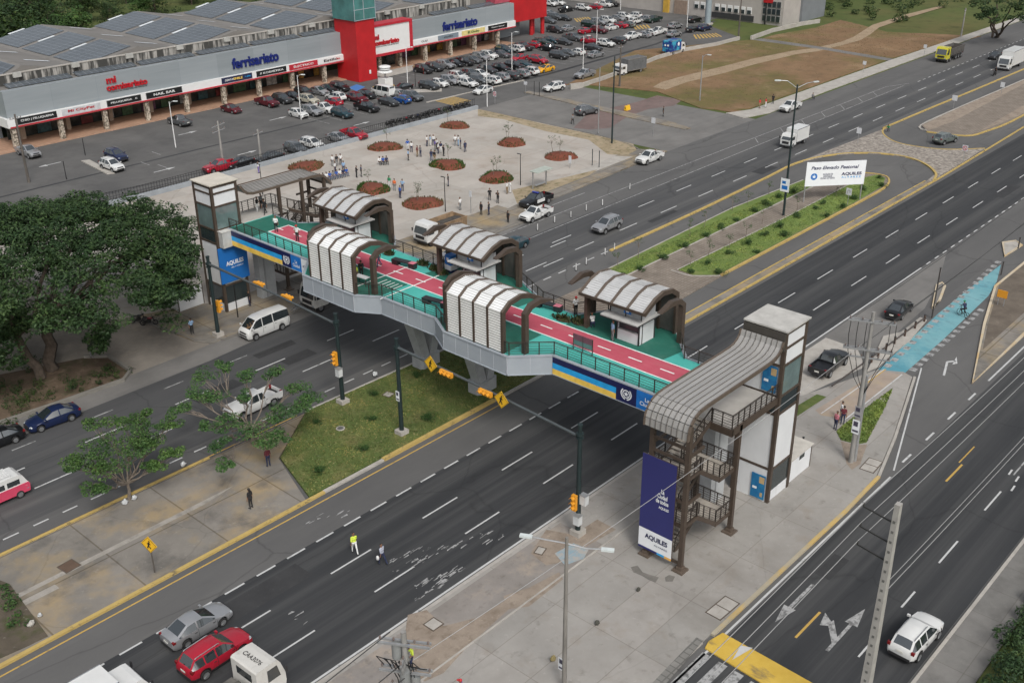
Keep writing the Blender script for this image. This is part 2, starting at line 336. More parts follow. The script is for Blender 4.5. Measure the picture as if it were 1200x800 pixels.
mb.prism(ats((934, 489), (934, 477), (957, 463.5), (968, 466.5)), .10, .16)
mb.prism(ats((980, 507), (990, 498), (1032, 467), (1046, 456), (1037, 478), (1015, 520), (1004, 522), (985, 517)), .10, .16); struct(mb, 'lawn_patch', GRASS)
mb = MB(); mb.sheet(ats((985, 518), (1004, 523), (1016, 522), (1008, 545), (998, 552), (992, 545)), .139); struct(mb, 'dirt_patch', DIRT)
mb = MB(); mb.prism([(-60, 12.2), (200, 12.2), (200, 14.8), (-60, 14.8)], -.02, .12); struct(mb, 'far_pavement', ground_mat('dull_pavement', [((.15, .145, .138), (.21, .205, .195), .4, None, .3, .7, 1), (None, (.11, .105, .10), .5, None, .5, .72, .6), (None, (.28, .27, .25), 2., None, .6, .75, .4)], joints=(3., 2.6, (.75, .74, .72), .03)))
mb = MB(); mb.sheet([(-100, 82.4), (48, 82.4), (62, 83.6), (92, 84.6), (99, 85.4), (-100, 85.4)], .008); struct(mb, 'dusty_shoulder', ASPH_OLD)
mb = MB(); mb.sheet([(-60, 61.9), (34, 62.1), (37, 62.6), (-60, 62.05)], .134); mb.sheet([(-60, 61.2), (22, 61.0), (22, 61.6), (-60, 61.8)], .134); struct(mb, 'drain_line', ground_mat('pale_drain', [((.24, .225, .2), (.36, .34, .31), .8, None, .3, .7, 1), (None, (.12, .11, .1), .8, None, .5, .7, .7)]))
mb = MB(); mb.sheet([(-60, -60), (420, -60), (420, 12.15), (-60, 12.15)], 0.0); struct(mb, 'verge', GRASS)

# medians
mb = MB(); mb.prism([(-60, 56.9), (39.4, 56.9), (41.6, 63.2), (47.5, 67.4), (38, 67.3), (-60, 67.4)], -.02, .13); struct(mb, 'median_paving', CONC_OLD)
mb = MB(); mb.prism(ats((-60, 665), (2, 682), (12, 686), (57, 747), (30, 760), (-60, 800)), 0.1, .15); struct(mb, 'scrub_patch', ground_mat('scrub_soil', [((.065, .055, .042), (.12, .10, .075), .5, None, .3, .7, 1), (None, (.05, .06, .02), .8, None, .5, .66, .8), (None, (.25, .23, .2), 1.6, None, .64, .74, .6)], rough=1, bump=.8, bscale=5.))
mb = MB(); mb.prism([(39.8, 57.0), (76, 57.0), (79, 60), (78.5, 66.2), (62, 67.0), (47.8, 67.5), (41.7, 63.1)], -.02, .2); struct(mb, 'median_lawn', GRASS)
mb = MB(); mb.prism([(75.5, 56.6), (97.4, 57.1), (129.5, 57.0), (140, 57.2), (143.8, 58.6), (144.6, 60.6), (143.6, 63.2), (140.5, 65.6), (135.1, 66.4), (78.5, 66.8), (80, 61)], -.02, .14); struct(mb, 'sandy_median', PAVER)
mb = MB(); mb.prism([(89.5, 65.1), (134, 64.9), (135.4, 66.2), (89, 66.5)], .1, .22)
mb.prism([(89, 66.5), (135.4, 66.2), (135.0, 67.2), (118, 68.3), (88.6, 67.6)], .0, .2)
mb.prism([(95.8, 61.6), (95.6, 59.6), (97.4, 57.5), (129.5, 57.4), (139.5, 57.7), (143.3, 59), (143.9, 60.6), (141, 61.4), (120, 61.2)], .1, .22); struct(mb, 'planter_lawn', ground_mat('bright_lawn', [((.10, .155, .038), (.15, .205, .055), .4, None, .3, .7, 1), (None, (.21, .20, .085), .5, None, .52, .7, .55), (None, (.06, .10, .025), 2., None, .56, .72, .5)], rough=1, bump=.4, bscale=8.))
def kerb(mb, pts, w=.22, z=.17, closed=False):
    pts = [Vector((p[0], p[1], 0)) for p in pts]; n = len(pts); L, Rr = [], []
    for i in range(n):
        a = pts[i-1] if i or closed else pts[i]; b = pts[(i+1) % n] if i < n-1 or closed else pts[i]
        d = (b-a).normalized(); nrm = Vector((-d.y, d.x, 0))*w/2; L.append(pts[i]+nrm); Rr.append(pts[i]-nrm)
    for i in range(n if closed else n-1):
        j = (i+1) % n; q = [L[i], L[j], Rr[j], Rr[i]]; mb.prism([(v.x, v.y) for v in q], -.01, z)
def smooth_line(pts, k=4):
    P = [Vector((p[0], p[1], 0)) for p in pts]; out = []
    for i in range(len(P)-1):
        p0, p1, p2, p3 = P[max(i-1, 0)], P[i], P[i+1], P[min(i+2, len(P)-1)]
        for t in range(k):
            t /= k; out.append(.5*((2*p1)+(-p0+p2)*t+(2*p0-5*p1+4*p2-p3)*t*t+(-p0+3*p1-3*p2+p3)*t**3))
    out.append(P[-1]); return out
mb = MB()
kerb(mb, [(-60, 56.72), (41, 56.72)], .3); kerb(mb, [(47.0, 56.75), (60.0, 56.75)], .34, .26)
kerb(mb, [(-60, 67.55), (38, 67.5)], .22, .16)
kerb(mb, [(72, 53.2), (150, 53.4), (186, 54.2), (230, 55.2), (300, 57)], .2)
kerb(mb, [(72, 54.3), (100, 54.4), (146, 54.4)], .14, .12)
kerb(mb, smooth_line([(95.7, 71.2), (115, 71.3), (133, 71.9), (142, 72.2), (149, 70.4), (153.2, 67.4), (155.2, 64), (155.4, 60.6), (153.5, 57.3), (150.2, 54.6), (146.8, 53.5)]), .34)
kerb(mb, smooth_line([(97.6, 57.2), (129.5, 57.1), (139.5, 57.3), (143.6, 58.7), (144.4, 60.6), (143.5, 63)]), .24, .24)
kerb(mb, smooth_line([(169, 71.2), (185, 70.9), (212, 70.2), (260, 69.2), (320, 68)]), .3)
kerb(mb, smooth_line([(171, 71), (168.6, 70.9), (165.6, 69.6), (162.6, 66.6), (161.8, 63.2), (163.2, 58.5), (167.6, 54.2)]), .24)
kerb(mb, smooth_line([(171.4, 64.9), (173, 59.3), (178, 57.8), (191, 56.9), (230, 58), (300, 60)]), .3)
struct(mb, 'yellow_kerb', YKERB)
mb = MB()
kerb(mb, [(41, 56.75), (47, 56.75)], .3); kerb(mb, [(60, 56.75), (76, 56.75)], .3); kerb(mb, [(47.8, 67.6), (66, 67.1), (76, 66.6)], .22, .2)
kerb(mb, smooth_line([(95.2, 62.2), (95.3, 59.6), (97.4, 57.2)]), .18, .2); kerb(mb, [(89.4, 65.0), (134, 64.8)], .16, .24); kerb(mb, [(88.4, 67.7), (118, 68.4), (135, 67.3)], .16, .22); kerb(mb, [(95.6, 61.7), (120, 61.3), (141, 61.5)], .12, .24)
kerb(mb, smooth_line([(172, 65.2), (174.8, 67.3), (192, 67.2), (221, 66.4), (300, 64.5)]), .25)
kerb(mb, [(-60, 26.1), (46, 26.1)], .1, .1)
struct(mb, 'concrete_kerb', CONC_PLAIN)
mb = MB(); kerb(mb, [(47, 26.0), (65, 25.95), (70.8, 26.15)], .26, .16); struct(mb, 'pavement_kerb', ground_mat('worn_yellow_kerb', [((.32, .28, .20), (.40, .36, .28), .5, None, .3, .7, 1), (None, (.5, .34, .1), .35, None, .45, .6, .8)]))
mb = MB(); kerb(mb, [(-60, 41.15), (75, 41.15)], .34, .06); kerb(mb, [(70.8, 26.15), (77.3, 27.75), (88.5, 30.95)], .22, .15); kerb(mb, [(-60, 14.92), (200, 14.92)], .22, .14); struct(mb, 'gutter_kerb', CONC_PLAIN)
mb = MB()
mb.prism([(144.4, 54), (147, 53.6), (167.6, 54.2), (163.2, 58.5), (161.8, 63.2), (162.6, 66.6), (165.6, 69.6), (168.6, 70.9), (158, 71.4), (142, 72.2), (149, 70.4), (153.2, 67.4), (155.2, 64), (155.4, 60.6), (153.5, 57.3), (150.2, 54.6)], -.02, .13); struct(mb, 'cobbled_island', COBBLE)
mb = MB(); mb.prism([(172, 65.2), (171.4, 64.9), (173, 59.3), (178, 57.8), (191, 57), (230, 58.1), (320, 61), (320, 64), (221, 66.3), (192, 67.1), (174.8, 67.2)], -.02, .12); struct(mb, 'sandy_island', PAVER)
mb = MB(); mb.sheet([(172.3, 65.0), (180, 64.2), (221, 65.2), (221, 66.2), (192, 67.0), (175, 67.1)], .125); mb.sheet([(176, 58.6), (191, 57.3), (220, 58.2), (220, 59.4), (195, 59.2)], .125); struct(mb, 'island_dirt', DIRT)
mb = MB(); mb.prism([(72, 53.3), (146, 53.5), (146, 54.3), (72, 54.25)], -.01, .1); struct(mb, 'lane_divider', CONC_OLD)
# triangular islands on the slip road
def island(pts, name, m_, km):
    mb = MB(); mb.prism(pts, -.02, .12); struct(mb, name, m_)
    mb = MB(); kerb(mb, pts, .26, .17, True); struct(mb, 'island_kerb', km)
PALEK = ground_mat('faded_kerb', [((.42, .36, .27), (.52, .45, .34), .6, None, .3, .7, 1), (None, (.5, .33, .12), .3, None, .5, .62, .7)])
island([(90.8, 26.6), (104, 26.7), (150, 26.9), (150, 33.4), (114.5, 33.2), (112.2, 32.6), (104.1, 30.5)], 'slip_island', CONC_OLD, PALEK)
mb = MB(); mb.sheet([(98, 28.4), (150, 28.6), (150, 33.2), (115, 33), (112.3, 32.3), (104.2, 30.2)], .126); struct(mb, 'island_soil', ground_mat('dark_soil', [((.095, .08, .065), (.16, .135, .11), .5, None, .3, .7, 1), (None, (.25, .22, .19), 1.5, None, .6, .75, .5)], rough=1, bump=.6, bscale=5.))
island(ats((1175, 285), (1190, 283), (1197, 288), (1177, 301)), 'tip_island', CONC_PLAIN, PALEK)
island(ats((1093, 362), (1098, 335), (1104, 332), (1107, 336), (1101, 352)), 'loop_island', ASPH_OLD, PALEK)
mb = MB(); mb.prism(ats((1035, 395), (1056, 390), (1078, 373), (1086, 376), (1066, 400), (1040, 420), (1030, 430), (1016, 436)), -.01, .14); struct(mb, 'broken_kerb', CONC_PLAIN)
# far pavement, plaza and side street
mb = MB(); mb.prism([(50.2, 85.3), (135, 90.3), (132.5, 95), (99, 92.3), (60, 93), (48.4, 97.2), (49.3, 87)], -.02, .14)
mb.prism([(52, 85.4), (99, 85.5), (107, 90.4), (99, 90.6), (55, 90)], -.03, .137); struct(mb, 'plaza_pavement', CONC_OLD)
mb = MB(); mb.prism([(57.5, 93), (99, 92.4), (132.5, 95), (135, 103), (135.2, 131), (46, 131), (46, 98)], -.02, .145); struct(mb, 'plaza', SAND)
mb = MB(); mb.sheet([(99, 90.5), (107, 91.5), (129, 92.3), (127.5, 94.6), (120, 94), (99, 92.4)], .15); struct(mb, 'plaza_path', CONC_PLAIN)
mb = MB(); mb.sheet(ats((560, 129), (580, 133), (640, 147), (700, 160), (742, 170), (746, 177), (735, 183), (712, 182), (690, 165), (640, 155), (590, 141), (560, 137)), .152); mb.sheet(ats((600, 224), (650, 212), (700, 200), (690, 207), (640, 226), (606, 240)), .152); struct(mb, 'weedy_strip', ground_mat('weedy_soil', [((.24, .19, .12), (.36, .30, .21), .5, None, .3, .7, 1), (None, (.10, .10, .04), 1.2, None, .5, .66, .7)]))
mb = MB(); kerb(mb, smooth_line([(135.3, 131), (135.3, 114), (135.2, 103), (133.2, 94.6), (129, 91.9), (107.8, 91)]), .2, .16); kerb(mb, [(107.8, 90.6), (104, 90.2), (100, 86), (60, 85.2), (51.5, 85.2), (49.5, 87), (48.3, 97)], .22, .16); struct(mb, 'plaza_kerb', ground_mat('dark_kerb', [((.13, .125, .115), (.2, .19, .175), .8, None, .3, .7, 1)]))
mb = MB(); mb.prism([(150.3, 133), (151.6, 133), (151, 118), (150, 100), (148.6, 95), (147.4, 95.3), (147.6, 105), (149, 120)], -.01, .13); struct(mb, 'street_island', CONC_OLD)
mb = MB(); mb.sheet(ats((672, 150), (690, 132), (745, 120), (770, 112), (800, 117), (790, 124), (760, 128), (735, 137), (715, 150), (690, 152)), .006); struct(mb, 'pinkish_surface', PINKASPH)
mb = MB(); mb.prism([(161, 96), (166, 94), (221, 93.9), (246, 93.3), (300, 92.5), (420, 91), (420, 90.0), (187, 90.7), (166, 90.4), (160, 92)], -.02, .13); struct(mb, 'field_pavement', CONC_PLAIN)
mb = MB(); mb.prism([(162.3, 130), (166.8, 114.5), (161.2, 101.2), (162.8, 97.2), (166.5, 94.6), (221.4, 94.5), (223, 111), (223.4, 128), (196, 141), (160, 131)], -.02, .1)
mb.prism(ats((889, 47), (905, 42), (955, 33), (985, 24), (1010, 30), (1040, 38), (1090, 40), (1150, 43), (1120, 50), (1098, 52.5), (1042, 70), (960, 60)), -.02, .08); mb.prism([(162.5, 92.3), (166, 92.6), (163, 97), (162, 100)], -.02, .11); struct(mb, 'dry_field', DRYGRASS)
mb = MB(); mb.sheet(ats((765, 103), (775, 97), (800, 90), (845, 79), (880, 70), (930, 60), (955, 57), (985, 50), (1000, 44), (1022, 30), (1060, 18), (1100, 8), (1106, 9), (1062, 22), (1030, 33), (1020, 41), (1008, 48), (990, 53), (958, 61), (935, 64), (885, 76), (850, 86), (805, 97), (780, 106)), .108); struct(mb, 'dirt_track', ground_mat('track_soil', [((.25, .185, .12), (.33, .26, .18), .4, None, .3, .7, 1)], rough=1))
mb = MB(); mb.sheet([(223.2, 128), (223, 111), (220.5, 93), (223, 93), (225.5, 111), (226.2, 127)], .112); struct(mb, 'field_path', ASPH_OLD)
# car park details
mb = MB(); mb.prism([(66, 167), (185.5, 167), (185.5, 176), (66, 176)], -.01, .16); struct(mb, 'mall_walkway', ground_mat('terracotta_tiles', [((.36, .22, .15), (.43, .28, .20), .5, None, .3, .7, 1)], rough=.6, joints=(.6, .6, (.75, .72, .7), .03)))
mb = MB(); mb.prism([(72.3, 145), (73.3, 144.6), (74.3, 153.6), (73.2, 154.2)], 0, .16); kerb(mb, [(133, 141.3), (150, 140.5), (158, 139.9)], .3, .14); mb.prism([(133, 152), (141, 145.5), (142.5, 147), (134.5, 153.5)], 0, .13); mb.prism([(142, 163), (158, 163), (158, 167.2), (142, 167.2)], .0, .14); struct(mb, 'car_park_island', CONC_PLAIN)
mb = MB()
for y in (146.3,): mb.sheet([(55, y), (132, y-.4), (132, y+.1), (55, y+.5)], .006)
for y in (132.6, 134.2): mb.sheet([(60, y+3), (96, y), (96, y+.3), (60, y+3.3)], .006)
mb.sheet([(135, 141.2), (165, 139.6), (205, 141.5), (240, 148), (240, 149), (205, 142.4), (165, 140.6), (135, 142)], .006); struct(mb, 'drain_channel', ASPH_DARK)
# drain pit below the big tree
mb = MB(); mb.prism([(-40, 85.2), (29, 85.7), (35.2, 85.1), (40.4, 84.8), (41.7, 86), (42, 90.3), (40.4, 92), (30, 96), (20, 130), (-40, 130)], -.02, .02); struct(mb, 'tree_plot', ground_mat('leaf_litter', [((.07, .05, .035), (.13, .095, .065), .5, None, .3, .7, 1), (None, (.20, .15, .11), .8, None, .52, .68, .6), (None, (.04, .05, .02), .6, None, .5, .66, .7)], rough=1, bump=.8, bscale=4.))
mb = MB(); kerb(mb, [(-40, 85.2), (29, 85.7), (35.2, 85.1), (40.4, 84.8), (41.8, 86), (42, 90.3), (40.4, 92)], .3, .3); struct(mb, 'plot_kerb', ground_mat('grimy_kerb', [((.15, .145, .13), (.22, .21, .19), .8, None, .3, .7, 1)]))

# ---------------------------------------------------------------- painted markings
mk, mo, my = MB(), MB(), MB(); ZM = .012
def line(m_, x0, y0, x1, y1, w, z=ZM):
    d = Vector((x1-x0, y1-y0)).normalized(); n_ = Vector((-d.y, d.x))*w/2
    m_.sheet([(x0-n_.x, y0-n_.y), (x1-n_.x, y1-n_.y), (x1+n_.x, y1+n_.y), (x0+n_.x, y0+n_.y)], z)
def dashes(m_, y, x0, x1, L, gap, w, z=ZM):
    x = x0
    while x < x1: line(m_, x, y, min(x+L, x1), y, w, z); x += L+gap
dashes(mk, 48.72, 17.9, 300, 3.6, 5.0, .13); dashes(mk, 45.05, 18.6, 300, 3.6, 5.0, .13)
dashes(mk, 52.3, 16.3, 72, 1.55, 1.0, .15)
line(mk, -60, 41.55, 114.6, 41.5, .16); dashes(mk, 41.5, 116, 200, 1.1, 1.25, .15)
dashes(my, 55.95, -60, 60, 200, 1, .13); line(my, -60, 67.9, 47, 67.8, .13)
dashes(mk, 69.3, 17.5, 72, 1.15, 1.1, .15); dashes(mk, 73.95, 18, 95, 3.5, 5.1, .15); dashes(mk, 77.4, 15.6, 95, 3.4, 5.1, .15)
dashes(mo, 80.7, 28, 56, 2.0, 5., .14)
dashes(mk, 78.15, 84.5, 300, 3.6, 5.2, .15); dashes(mk, 74.6, 84.5, 300, 3.6, 5.2, .15); dashes(mk, 71.4, 76, 96, 1.3, 1.3, .16)
line(mo, 90, 84.5, 198, 84.0, .13); line(mo, 90, 81.2, 201, 81.9, .13); line(mo, 198, 84, 203.5, 81.9, .13)
dashes(mk, 81.3, 206, 300, 1.2, 1.2, .15); dashes(mo, 87.2, 95, 112, 7, 2, .14)
for x in (148, 156, 163, 170, 177, 184, 190): line(mo, x, 82, x+2.4, 84, .12)
line(mk, -60, 25.45, 71.5, 25.5, .15); line(mk, 72.5, 25.7, 90.8, 31.3, .13); dashes(mk, 25.7, 74.1, 92, 1.6, 2.9, .17); line(mk, 92.3, 25.72, 150, 25.8, .16)
dashes(mk, 18.35, 33, 63, 2.1, 4., .13); dashes(mk, 18.4, 63.5, 76, 3.3, 5, .13); line(mo, 78, 18.5, 110, 18.6, .12)
dashes(my, 22.05, 50.3, 140, 3.2, 20.2, .16); dashes(my, 22.35, 77, 140, 3.2, 20.2, .1)
line(mk, -60, 16.35, 40, 16.3, .1); line(my, -60, 14.2, 200, 14.2, .14); pass
for px in ((1182, 556), (1190, 564), (1185, 575)): line(mk, at(*px).x, at(*px).y, at(*px).x+.9, at(*px).y+.05, .14)
def arrow(m_, x, y, ang, L=4.5, z=ZM, bent=False):
    c, s_ = math.cos(ang), math.sin(ang); T = lambda u, v: (x+u*c-v*s_, y+u*s_+v*c)
    m_.sheet([T(-L*.5, -.11), T(L*.12, -.11), T(L*.12, .11), T(-L*.5, .11)], z)
    m_.sheet([T(L*.12, -.42), T(L*.5, 0), T(L*.12, .42)], z+.001)
    if bent: m_.sheet([T(-L*.2, .11), T(L*.05, 1.0), T(-L*.05, 1.15), T(-L*.34, .115)], z+.002); m_.sheet([T(-.25, .7), T(.55, 1.75), T(-.75, 1.45)], z+.004)
a0 = at(931, 706); arrow(mo, a0.x, a0.y, math.pi, 5.)
a0 = at(992, 737); arrow(mo, a0.x, a0.y, 0.0, 5.2, bent=True)
p1, p2, p3 = at(1106, 440), at(1110, 424), at(1120, 423); line(mk, p1.x, p1.y, p2.x, p2.y, .2); line(mk, p2.x, p2.y, p3.x, p3.y, .25)
mk.sheet(ats((1116, 427), (1121, 418), (1122, 426)), ZM)
for px, an in (((58, 193), math.pi), ((193, 199), 0), ((220, 156), 0), ((326, 139), 0), ((290, 179), 0), ((424, 145), 0)):
    a0 = at(*px); arrow(mk, a0.x, a0.y, an, 3.6, .008)
# zebra beside the blue crossing, zebra at the slip road
for P, Q, n_ in (((1037, 432), (1172, 305), 22), ((1067, 436), (1152, 361), 14)):
    p, q = at(*P), at(*Q)
    for i in range(n_):
        c = p.lerp(q, (i+.5)/n_); d = (q-p).normalized(); n2 = Vector((-d.y, d.x, 0))
        L = (q-p).length/n_*.5; a_ = [c-d*L/2-n2*.3, c+d*L/2-n2*.3, c+d*L/2+n2*.3, c-d*L/2+n2*.3]; mo.sheet([(v.x, v.y) for v in a_], .018)
line(mk, *at(1057, 440)[:2], *at(990, 493)[:2], .12, .142); line(mk, *at(1036, 434)[:2], *at(962, 486)[:2], .1, .142); line(my, *at(1038, 434)[:2], *at(1010, 454)[:2], .12, .142)
yx = MB(); yx.prism(ats((826, 760), (830, 752), (847, 742), (952, 801), (985, 820), (960, 850), (893, 801)), -.0, .09); struct(yx, 'raised_crossing', ground_mat('yellow_crossing_paint', [((.50, .33, .05), (.58, .40, .08), .8, None, .3, .7, 1), (None, (.10, .095, .085), .9, (1, .4, 1), .54, .68, .9)]))
tri = MB(); tri.sheet(ats((858, 774), (868, 757), (882, 760)), .096); struct(tri, 'crossing_mark', WHITE)
for k, px in enumerate(((829, 766), (848, 777), (867, 788), (886, 800))):
    p = at(*px); line(mo, p.x-5, p.y, p.x-.05, p.y, .62, ZM+.001*k)
ps = MB(); ps.sheet(ats((824, 752), (816, 748), (760, 806), (772, 812)), .139); struct(ps, 'paver_strip', ground_mat('grey_pavers', [((.17, .165, .155), (.24, .235, .22), .8, None, .3, .7, 1)], joints=(.5, .5, (.6, .6, .6), .05)))
# lettering worn off the lane
random.seed(3); fk = 0
for (xa, ya, xb, yb, n_) in ((458, 670, 575, 625, 34), (475, 690, 545, 668, 30), (485, 702, 520, 684, 14), (455, 660, 500, 640, 16), (560, 640, 590, 630, 6), (340, 720, 360, 738, 4), (360, 612, 400, 600, 10), (690, 500, 640, 470, 0)):
    for i in range(n_):
        t = random.random(); p = at(xa+(xb-xa)*t+random.gauss(0, 3), ya+(yb-ya)*t+random.gauss(0, 2)); w = random.uniform(.03, .14); L = random.uniform(.12, .8); zf = ZM+.0006*(fk % 40); fk += 1
        mo.sheet([(p.x+random.uniform(-.1, .1), p.y), (p.x+L, p.y+random.uniform(-.08, .08)), (p.x+L+random.uniform(-.2, .1), p.y+w), (p.x+random.uniform(0, .2), p.y+w*.8)], zf)
pt = MB(); rp = random.Random(12)      # patched and tar-sealed asphalt
for i in range(13):
    y0 = rp.choice([42.2, 43.5, 46.2, 49.6, 50.8, 73.2, 76.0, 79.2, 17.2, 20.3, 23.1]); x0 = rp.uniform(15, 150); w_, h_ = rp.uniform(1.5, 7), rp.uniform(.7, 1.9)
    pt.sheet([(x0, y0), (x0+w_, y0+rp.uniform(-.06, .06)), (x0+w_+rp.uniform(-.2, .2), y0+h_), (x0+rp.uniform(-.1, .1), y0+h_)], .0085+i*.0001)
for y in (46.85, 50.55, 75.9, 79.9, 21.0): 
    x = 0
    while x < 200: L_ = rp.uniform(6, 30); line(pt, x, y+rp.uniform(-.05, .05), x+L_, y+rp.uniform(-.05, .05), .045, .0085); x += L_+rp.uniform(2, 25)
struct(pt, 'asphalt_patches', ground_mat('tar_patch', [((.031, .032, .034), (.046, .047, .049), .6, None, .3, .7, 1), (None, (.06, .06, .06), 3., None, .55, .7, .5)], rough=.8, bump=.1))
cs = MB(); random.seed(5)
# yellow hatched speed humps in the car park
def hump(corners, n_):
    p = [at(*c) for c in corners]
    for i in range(n_):
        t0, t1 = (i+.1)/n_, (i+.62)/n_
        my.sheet([tuple(p[0].lerp(p[1], t0)[:2]), tuple(p[0].lerp(p[1], t1)[:2]), tuple(p[3].lerp(p[2], t1)[:2]), tuple(p[3].lerp(p[2], t0)[:2])], .01)
hump([(508, 118), (532, 113), (553, 118), (532, 124)], 8); hump([(436, 102), (458, 97), (466, 101), (446, 106)], 7); hump([(812, 41), (840, 39), (848, 43), (815, 46)], 8)
hump([(672, 22), (690, 20), (698, 25), (676, 26)], 6); hump([(740, 31), (760, 29), (764, 33), (745, 35)], 5)
struct(mk, 'lane_markings', WHITE); struct(mo, 'worn_markings', WHITE_OLD); struct(my, 'yellow_markings', YELLOW)
pk = MB()
for x in np.arange(97, 133, 2.75): line(pk, x, 132, x, 136.5, .1, .008)
for x in np.arange(112, 134, 2.75): line(pk, x, 160, x, 165, .1, .008); line(pk, x, 143, x, 153, .1, .008)
for x in np.arange(145, 196, 2.75): line(pk, x, 158.5, x, 163, .1, .008); line(pk, x, 143.5, x, 153.5, .1, .008)
for px in ((178, 178), (165, 190), (185, 193)): line(pk, at(*px).x, at(*px).y, at(*px).x, at(*px).y-2.5, .12, .008)
struct(pk, 'parking_lines', WHITE_OLD)
mb = MB(); mb.sheet(ats((408, 103), (418, 99), (428, 102), (418, 107)), .01); struct(mb, 'disabled_bay', mat('bay_blue', (.05, .16, .42), .8))
# covers and hatches set in the ground
def cover(px, w, d, rz=0., label='', fill=CONC_PLAIN, z=.13):
    p = at(*px, z); t = thing('manhole_cover', label, 'manhole cover', p, rz)
    a = MB(); a.box((0, 0, .008), (w, d, .016)); a.build('plate', fill, t)
    f = MB()
    for sx in (-1, 1): f.box((sx*w/2, 0, .012), (.07, d+.07, .03)); f.box((0, sx*d/2, .013), (w-.07, .07, .03))
    if w > 1.4: f.box((0, 0, .012), (.07, d-.07, .03))
    f.build('frame', mat('rusty_frame', (.09, .07, .055), .8), t)
cover((847, 712), 2.2, 1.1, R(-2), 'double concrete hatch with rusty frame beside the yellow pavement kerb')
cover((1021, 545), 2.0, 1.1, R(4), 'double concrete hatch at the pavement edge below the grass corner')
cover((508, 731), .9, .9, 0, 'square concrete cover in the rubble by the utility pole', z=.14)
cover((633, 645), .8, .6, 0.3, 'small concrete cover beside the blue paint spill', z=.14)
cover((1034, 468), .7, .5, .3, 'pale concrete cover on the grass strip by the bike path', z=.16)
cover((455, 462), .8, .8, .2, 'grey square cover on the median lawn beside the signal pole', z=.2)
cover((81, 663), 1.1, 1.1, 0.1, 'brown rusty square plate in the stained median paving', mat('rusty_plate', (.10, .065, .045), .8))
p = at(399, 502, .2); t = thing('manhole_cover', 'round grey manhole cover in the middle of the median lawn', 'manhole cover', p)
a = MB(); a.tube([(0, 0, 0), (0, 0, .05)], .38, 20); a.build('rim', CONC_PLAIN, t); a = MB(); a.tube([(0, 0, .03), (0, 0, .06)], .27, 20); a.build('lid', mat('iron_lid', (.10, .10, .095), .7), t)
# ================================================================ FOOTBRIDGE
BROWN = mat('brown_steel', (.080, .060, .047), .5, .25, .12, 2.)
BROWN_L = mat('brown_steel_edge', (.125, .098, .078), .5, .2, .1, 2.)
RAILM = mat('railing_steel', (.062, .052, .046), .45, .4, .08, 3.)
GREYST = ground_mat('painted_girder', [((.28, .315, .355), (.33, .365, .40), .4, None, .3, .7, 1), (None, (.22, .24, .26), 1.4, (1, 1, .15), .58, .76, .5)], rough=.5, bump=0)
GREYSEAM = mat('girder_seam', (.42, .45, .49), .6)
PIERC = mat('pier_concrete', (.36, .375, .385), .85, 0, .10, 1.2, bump=.1)
WPANEL = ground_mat('white_panel', [((.60, .62, .64), (.68, .70, .72), .5, None, .3, .7, 1), (None, (.46, .46, .44), 1.6, (1, 1, .16), .58, .78, .5)], rough=.45, bump=0)
WSHEET = mat('translucent_sheet', (.80, .82, .83), .35, 0, .06, 1.)
LOUV = mat('louvre_slat', (.78, .79, .78), .45, .1, .06, 2.)
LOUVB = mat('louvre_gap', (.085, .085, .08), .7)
GLASS = mat('dark_glass', (.025, .035, .038), .08, 0, 0, spec=.8)
GLASSL = mat('clear_glass', (.12, .17, .17), .06, 0, .2, .5, spec=.8)
DECKT = ground_mat('turquoise_deck', [((.06, .37, .325), (.085, .44, .39), .5, None, .3, .7, 1), (None, (.16, .34, .31), .7, (1, .35, 1), .52, .72, .55), (None, (.03, .17, .15), 2.2, None, .6, .74, .5)], rough=.75, bump=.05)
DECKG = ground_mat('dark_green_deck', [((.018, .115, .085), (.026, .15, .112), .5, None, .3, .7, 1), (None, (.08, .17, .14), .8, None, .54, .72, .5), (None, (.015, .07, .055), 2.2, None, .6, .74, .5)], rough=.75, bump=.05)
LANE = ground_mat('pink_cycle_lane', [((.40, .068, .10), (.48, .095, .135), .5, None, .3, .7, 1), (None, (.46, .17, .18), .8, (1.4, .25, 1), .53, .72, .5), (None, (.22, .045, .055), 2.2, (1, .3, 1), .6, .74, .5)], rough=.75, bump=.05)
DWHITE = mat('deck_white_line', (.74, .75, .74), .7, 0, .08, 3.)
NAVY = mat('navy_print', (.010, .014, .075), .45); NAVY2 = mat('navy_banner', (.022, .025, .135), .5, 0, .04, .5)
SKYB = mat('sky_blue_print', (.02, .33, .70), .45); YELB = mat('yellow_print', (.78, .53, .10), .45)
MIDB = mat('blue_print', (.012, .155, .50), .45); WPRINT = mat('white_print', (.74, .77, .80), .45, 0, .02); GOLD = mat('gold_print', (.70, .38, .08), .45)
CX, DZ = 60.2, 9.0
NEAR = [(56.6, 34), (56.6, 47.2), (54.1, 49.7), (54.1, 56.6), (55.4, 58.9), (55.4, 65.6), (54.1, 67.7), (54.1, 74.7), (56.7, 77.2), (56.8, 90.4)]
FAR = [(62.4, 90.4), (62.4, 86.3), (66.2, 82.3), (66.2, 75.8), (63.9, 73.2), (63.7, 66.2), (66.2, 64.6), (66.2, 59.2), (63.7, 54.2), (63.6, 50.6), (66.2, 48.8), (66.2, 42.3), (62.9, 39.3), (62.8, 34)]
fb = thing('footbridge', 'long pedestrian bridge with turquoise deck and pink cycle lane crossing the avenue', 'footbridge', (CX, 62, 0), world=True)
mb = MB(); mb.prism(NEAR+FAR, 8.62, DZ); deck = mb.build('deck', DECKT, fb)
mb = MB()
zl = DZ+.004
